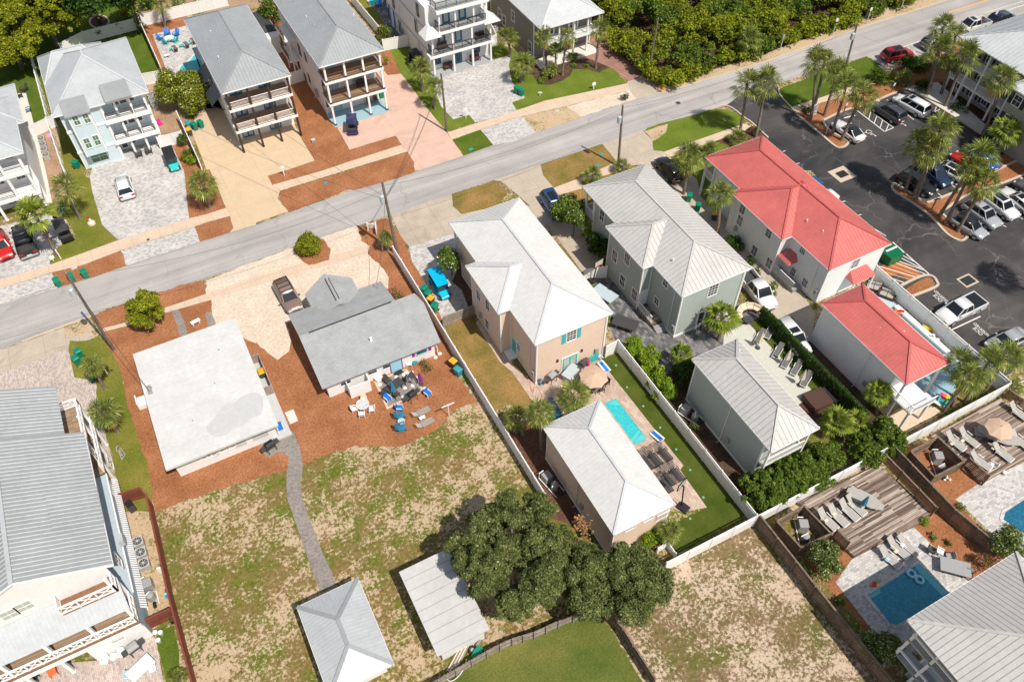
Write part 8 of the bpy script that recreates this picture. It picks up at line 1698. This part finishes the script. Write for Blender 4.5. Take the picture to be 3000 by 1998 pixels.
for k,(x_,y_)in enumerate(((1638,1258),(1665,1275),(1615,1275))):
 th=thing('white_lantern',('%s white globe lantern below the pump enclosure'%('topmost','right','left')[k]),'lantern',at(3,2,x_,y_));MB().tube([(0,0,z)for z in(0,.04,.12,.2,.24)],[.03,.1,.13,.1,.03],10).build('globe','white',th,smooth=True);MB().cyl(0,0,-.01,.02,.07,.07,8).build('base','grey',th)
boxy('toy_bundle','pile of red and yellow dive toys at the pool corner','pool toy',(3,3,975,670),(.5,.3,.12),'redp',30,0,[('toy',(-.1,-.3,.02,.2,-.16,.14),'yellow'),('toy',(-.35,.16,.02,-.1,.3,.14),'orange')])
for k,c_ in enumerate(((2,2,955,222),(2,2,1055,422),(2,2,1205,596),(2,2,1360,793),(2,2,1507,992),(2,2,1636,1182),(2,2,1757,1433),(2,3,1636,66))):
 th=thing('solar_light',('%s solar disc light along the turf strip counted from the peach house'%('first','second','third','fourth','fifth','sixth','seventh','eighth')[k]),'garden light',at(*c_),group='solar lights along the turf');MB().cyl(0,0,.01,.05,.11,.10,12).build('housing','lightgrey',th);MB().cyl(0,0,.051,.06,.08,.08,12).build('lens','turquoise',th)
for c_,z,n_,cl_,rz in(((3,3,530,85),.82,'cream pillow on the leftmost deck lounger','cream',8),((3,3,605,25),.82,'cream pillow on the second deck lounger','cream',8),((3,3,1095,440),.45,'pale blue towel on the left pool lounger','skyblue',12),((3,3,1175,365),.45,'pale yellow pillow on the middle pool lounger','cream',12),((3,3,1235,310),.5,'white pillow on the right pool lounger','white',12),((3,2,1690,940),.85,'green patterned pillow on the left pair lounger','cream',8),((3,2,1785,915),.85,'green patterned pillow on the right pair lounger','cream',8),((3,2,2070,980),.85,'pale green pillow on the lounger below the umbrella','cream',8)):
 p=at(*c_,z);tag(MB().box(-.22,-.14,0,.22,.14,.1).build('pillow',cl_,None,(p[0],p[1],z),R_(rz),bevel=.04),n_,'pillow')
th=thing('umbrella_base_tray','round wooden lazy tray on the octagonal table','tray',(*G(3,2,873,1512,1.13),1.13));MB().cyl(0,0,0,.04,.16,.16,14).build('tray','cream',th);MB().cyl(0,0,.04,.1,.05,.05,8).build('cup','orange',th)
def upole(label,base,head,tr=False,arm=False,r0=.17):
 g=G(*base);t_=top(g,*head);th=thing('utility_pole',label,'utility pole',(g[0],g[1],0));dx,dy=t_[0]-g[0],t_[1]-g[1]
 MB().tube([(0,0,0),(dx,dy,t_[2])],[r0,r0*.68],12).build('pole','pole_wood',th);MB().cyl(dx,dy,t_[2],t_[2]+.2,.03,.03,6).build('insulator','lightgrey',th)
 if tr:
  f=.80;x,y,z=dx*f,dy*f,t_[2]*f;MB().tube([(x-.42,y-.1,z-.45),(x-.42,y-.1,z+.4),(x-.42,y-.1,z+.5)],[.26,.26,.12],14).build('transformer','transformer',th);MB().bar((x-.3,y,z),(x,y,z),.1).build('bracket','grey',th)
  MB().cyl(x-.42,y-.1,z+.5,z+.75,.04,.03,6).build('bushing','lightgrey',th)
 if arm:MB().bar((dx-.8,dy,t_[2]-.5),(dx+.8,dy,t_[2]-.5),.09,.12).build('crossarm','pole_wood',th)
 return th,Vector((t_[0],t_[1],t_[2]))
pA,tA=upole('leaning utility pole with transformer beside the flat roofed cottage',(0,2,1045,80),(0,1,610,945),True);pB,tB=upole('utility pole with transformer behind the long white fence',(1,1,1300,770),(1,1,1158,100),True,r0=.2)
pC,tC=upole('bare leaning utility pole between the pink and grey driveways',(1,0,1755,1210),(1,0,1700,680));pD,tD=upole('utility pole with grey transformer on the concrete driveway',(2,0,975,1530),(2,0,1018,968),True);pE,tE=upole('bare leaning pole at the edge of the woodland',(2,0,1250,695),(2,0,1342,175));pF,tF=upole('dark utility pole with transformer beside the street lawn',(3,0,680,740),(3,0,822,215),True)
def wire(label,a,b,sag=1.0,r=.022):
 a,b=Vector(a),Vector(b);m=MB();m.tube([a.lerp(b,t)-Vector((0,0,sag*4*t*(1-t)))for t in np.linspace(0,1,14)],r,4,caps=False);tag(m.build('power_line','charcoal'),label,'wire')
wire('power line from the white fence pole to the bare leaning pole',tB-Vector((0,0,2.2)),tC-Vector((0,0,.5)),1.2);wire('second line beside it from fence pole to leaning pole',tB-Vector((.2,0,2.6)),tC-Vector((.2,0,1.0)),1.3)
wire('power line from the white fence pole over the street to the cottage pole',tB-Vector((0,0,1.2)),tA-Vector((0,0,.6)),1.5);wire('power line from the cottage pole off the left edge',tA-Vector((0,0,1.0)),(-60,72,9.5),1.5);wire('service wire from the cottage pole to the flat roof',tA-Vector((0,0,2.5)),(-10.0,55.4,3.1),.6)
wire('service wire from the fence pole to the shingle cottage mast',tB-Vector((0,0,2.5)),(14.1,58.0,3.7),.8);wire('service wire from the fence pole towards the dark post house',tB-Vector((0,0,2.0)),(8.3,97,7.5),1.0);wire('service wire across the tan driveway to the fence pole',tB-Vector((0,0,2.4)),(-.4,98,6.5),1.3)
wire('power line from the fence pole to the concrete driveway pole',tB-Vector((0,0,.6)),tD-Vector((0,0,.5)),1.2);wire('power line from the concrete driveway pole to the car park pole',tD-Vector((0,0,.4)),tF-Vector((0,0,.6)),1.3);wire('cable from the woodland pole into the scrub',tE-Vector((0,0,.3)),(100,100,4),.8);wire('power line from the car park pole to the far right',tF-Vector((0,0,.5)),(130,88,10),1.2)
boxy('hot_tub','brown covered spa beside the ivy wall','hot tub',(3,2,440,560),(2.3,2.0,.7),'umber',-3,0,[('cover',(-1.1,-.95,.7,1.1,.95,.78),'umber')])
boxy('planter_box','long white planter box next to the brown spa','planter',(3,2,575,500),(.5,1.9,.45),'lightgrey',0,0,[('soil_top',(-.2,-.9,.45,.2,.9,.46),'umber')])
boxy('white_pool_step','long white raised pool edge beside the red pool house','pool edge',(3,1,1400,1470),(.5,7.0,.35),'white',0,0,[('cap',(-.3,-3.6,.35,.3,3.6,.4),'white')])
boxy('pink_toy_chair','pink plastic toy chair in the side yard dirt','toy',(0,0,1475,1150),(.5,.5,.4),'pink',20,0,[('backrest',(-.25,.2,.4,.25,.28,.8),'pink')])
boxy('pink_pool_ring','pale pink inflatable near the left air conditioners','pool toy',(0,0,465,1255),(.9,.8,.2),'pink_toy',0,0,[('valve',(-.05,-.05,.2,.05,.05,.26),'white')])
boxy('irrigation_box','small grey valve box in the large mulch strip','utility box',(1,0,530,1305),(.5,.4,.35),'grey',0,0,[('lid',(-.26,-.21,.35,.26,.21,.39),'lightgrey')])
boxy('storage_box','white storage box against the shingle cottage wall','box',(1,2,1130,360),(.7,.45,.5),'white',20,0,[('lid',(-.37,-.25,.5,.37,.25,.55),'white')]);boxy('clay_planter','terracotta coloured planter by the cottage wall','planter',(1,2,1180,330),(.5,.35,.35),'tan',20,0,[('soil_top',(-.2,-.12,.35,.2,.12,.36),'umber')]);boxy('door_mat','dark door mat at the blue cottage door','mat',(1,2,1308,290),(.95,.55,.03),'charcoal',15,.03,[('border',(-.44,-.24,.03,.44,.24,.034),'black')]);boxy('garden_tote','teal and green garden tote by the cottage wall','tote',(1,2,1455,205),(.6,.4,.35),'bin_teal',15,0,[('contents',(-.2,-.12,.35,.1,.12,.42),'bin_green')])
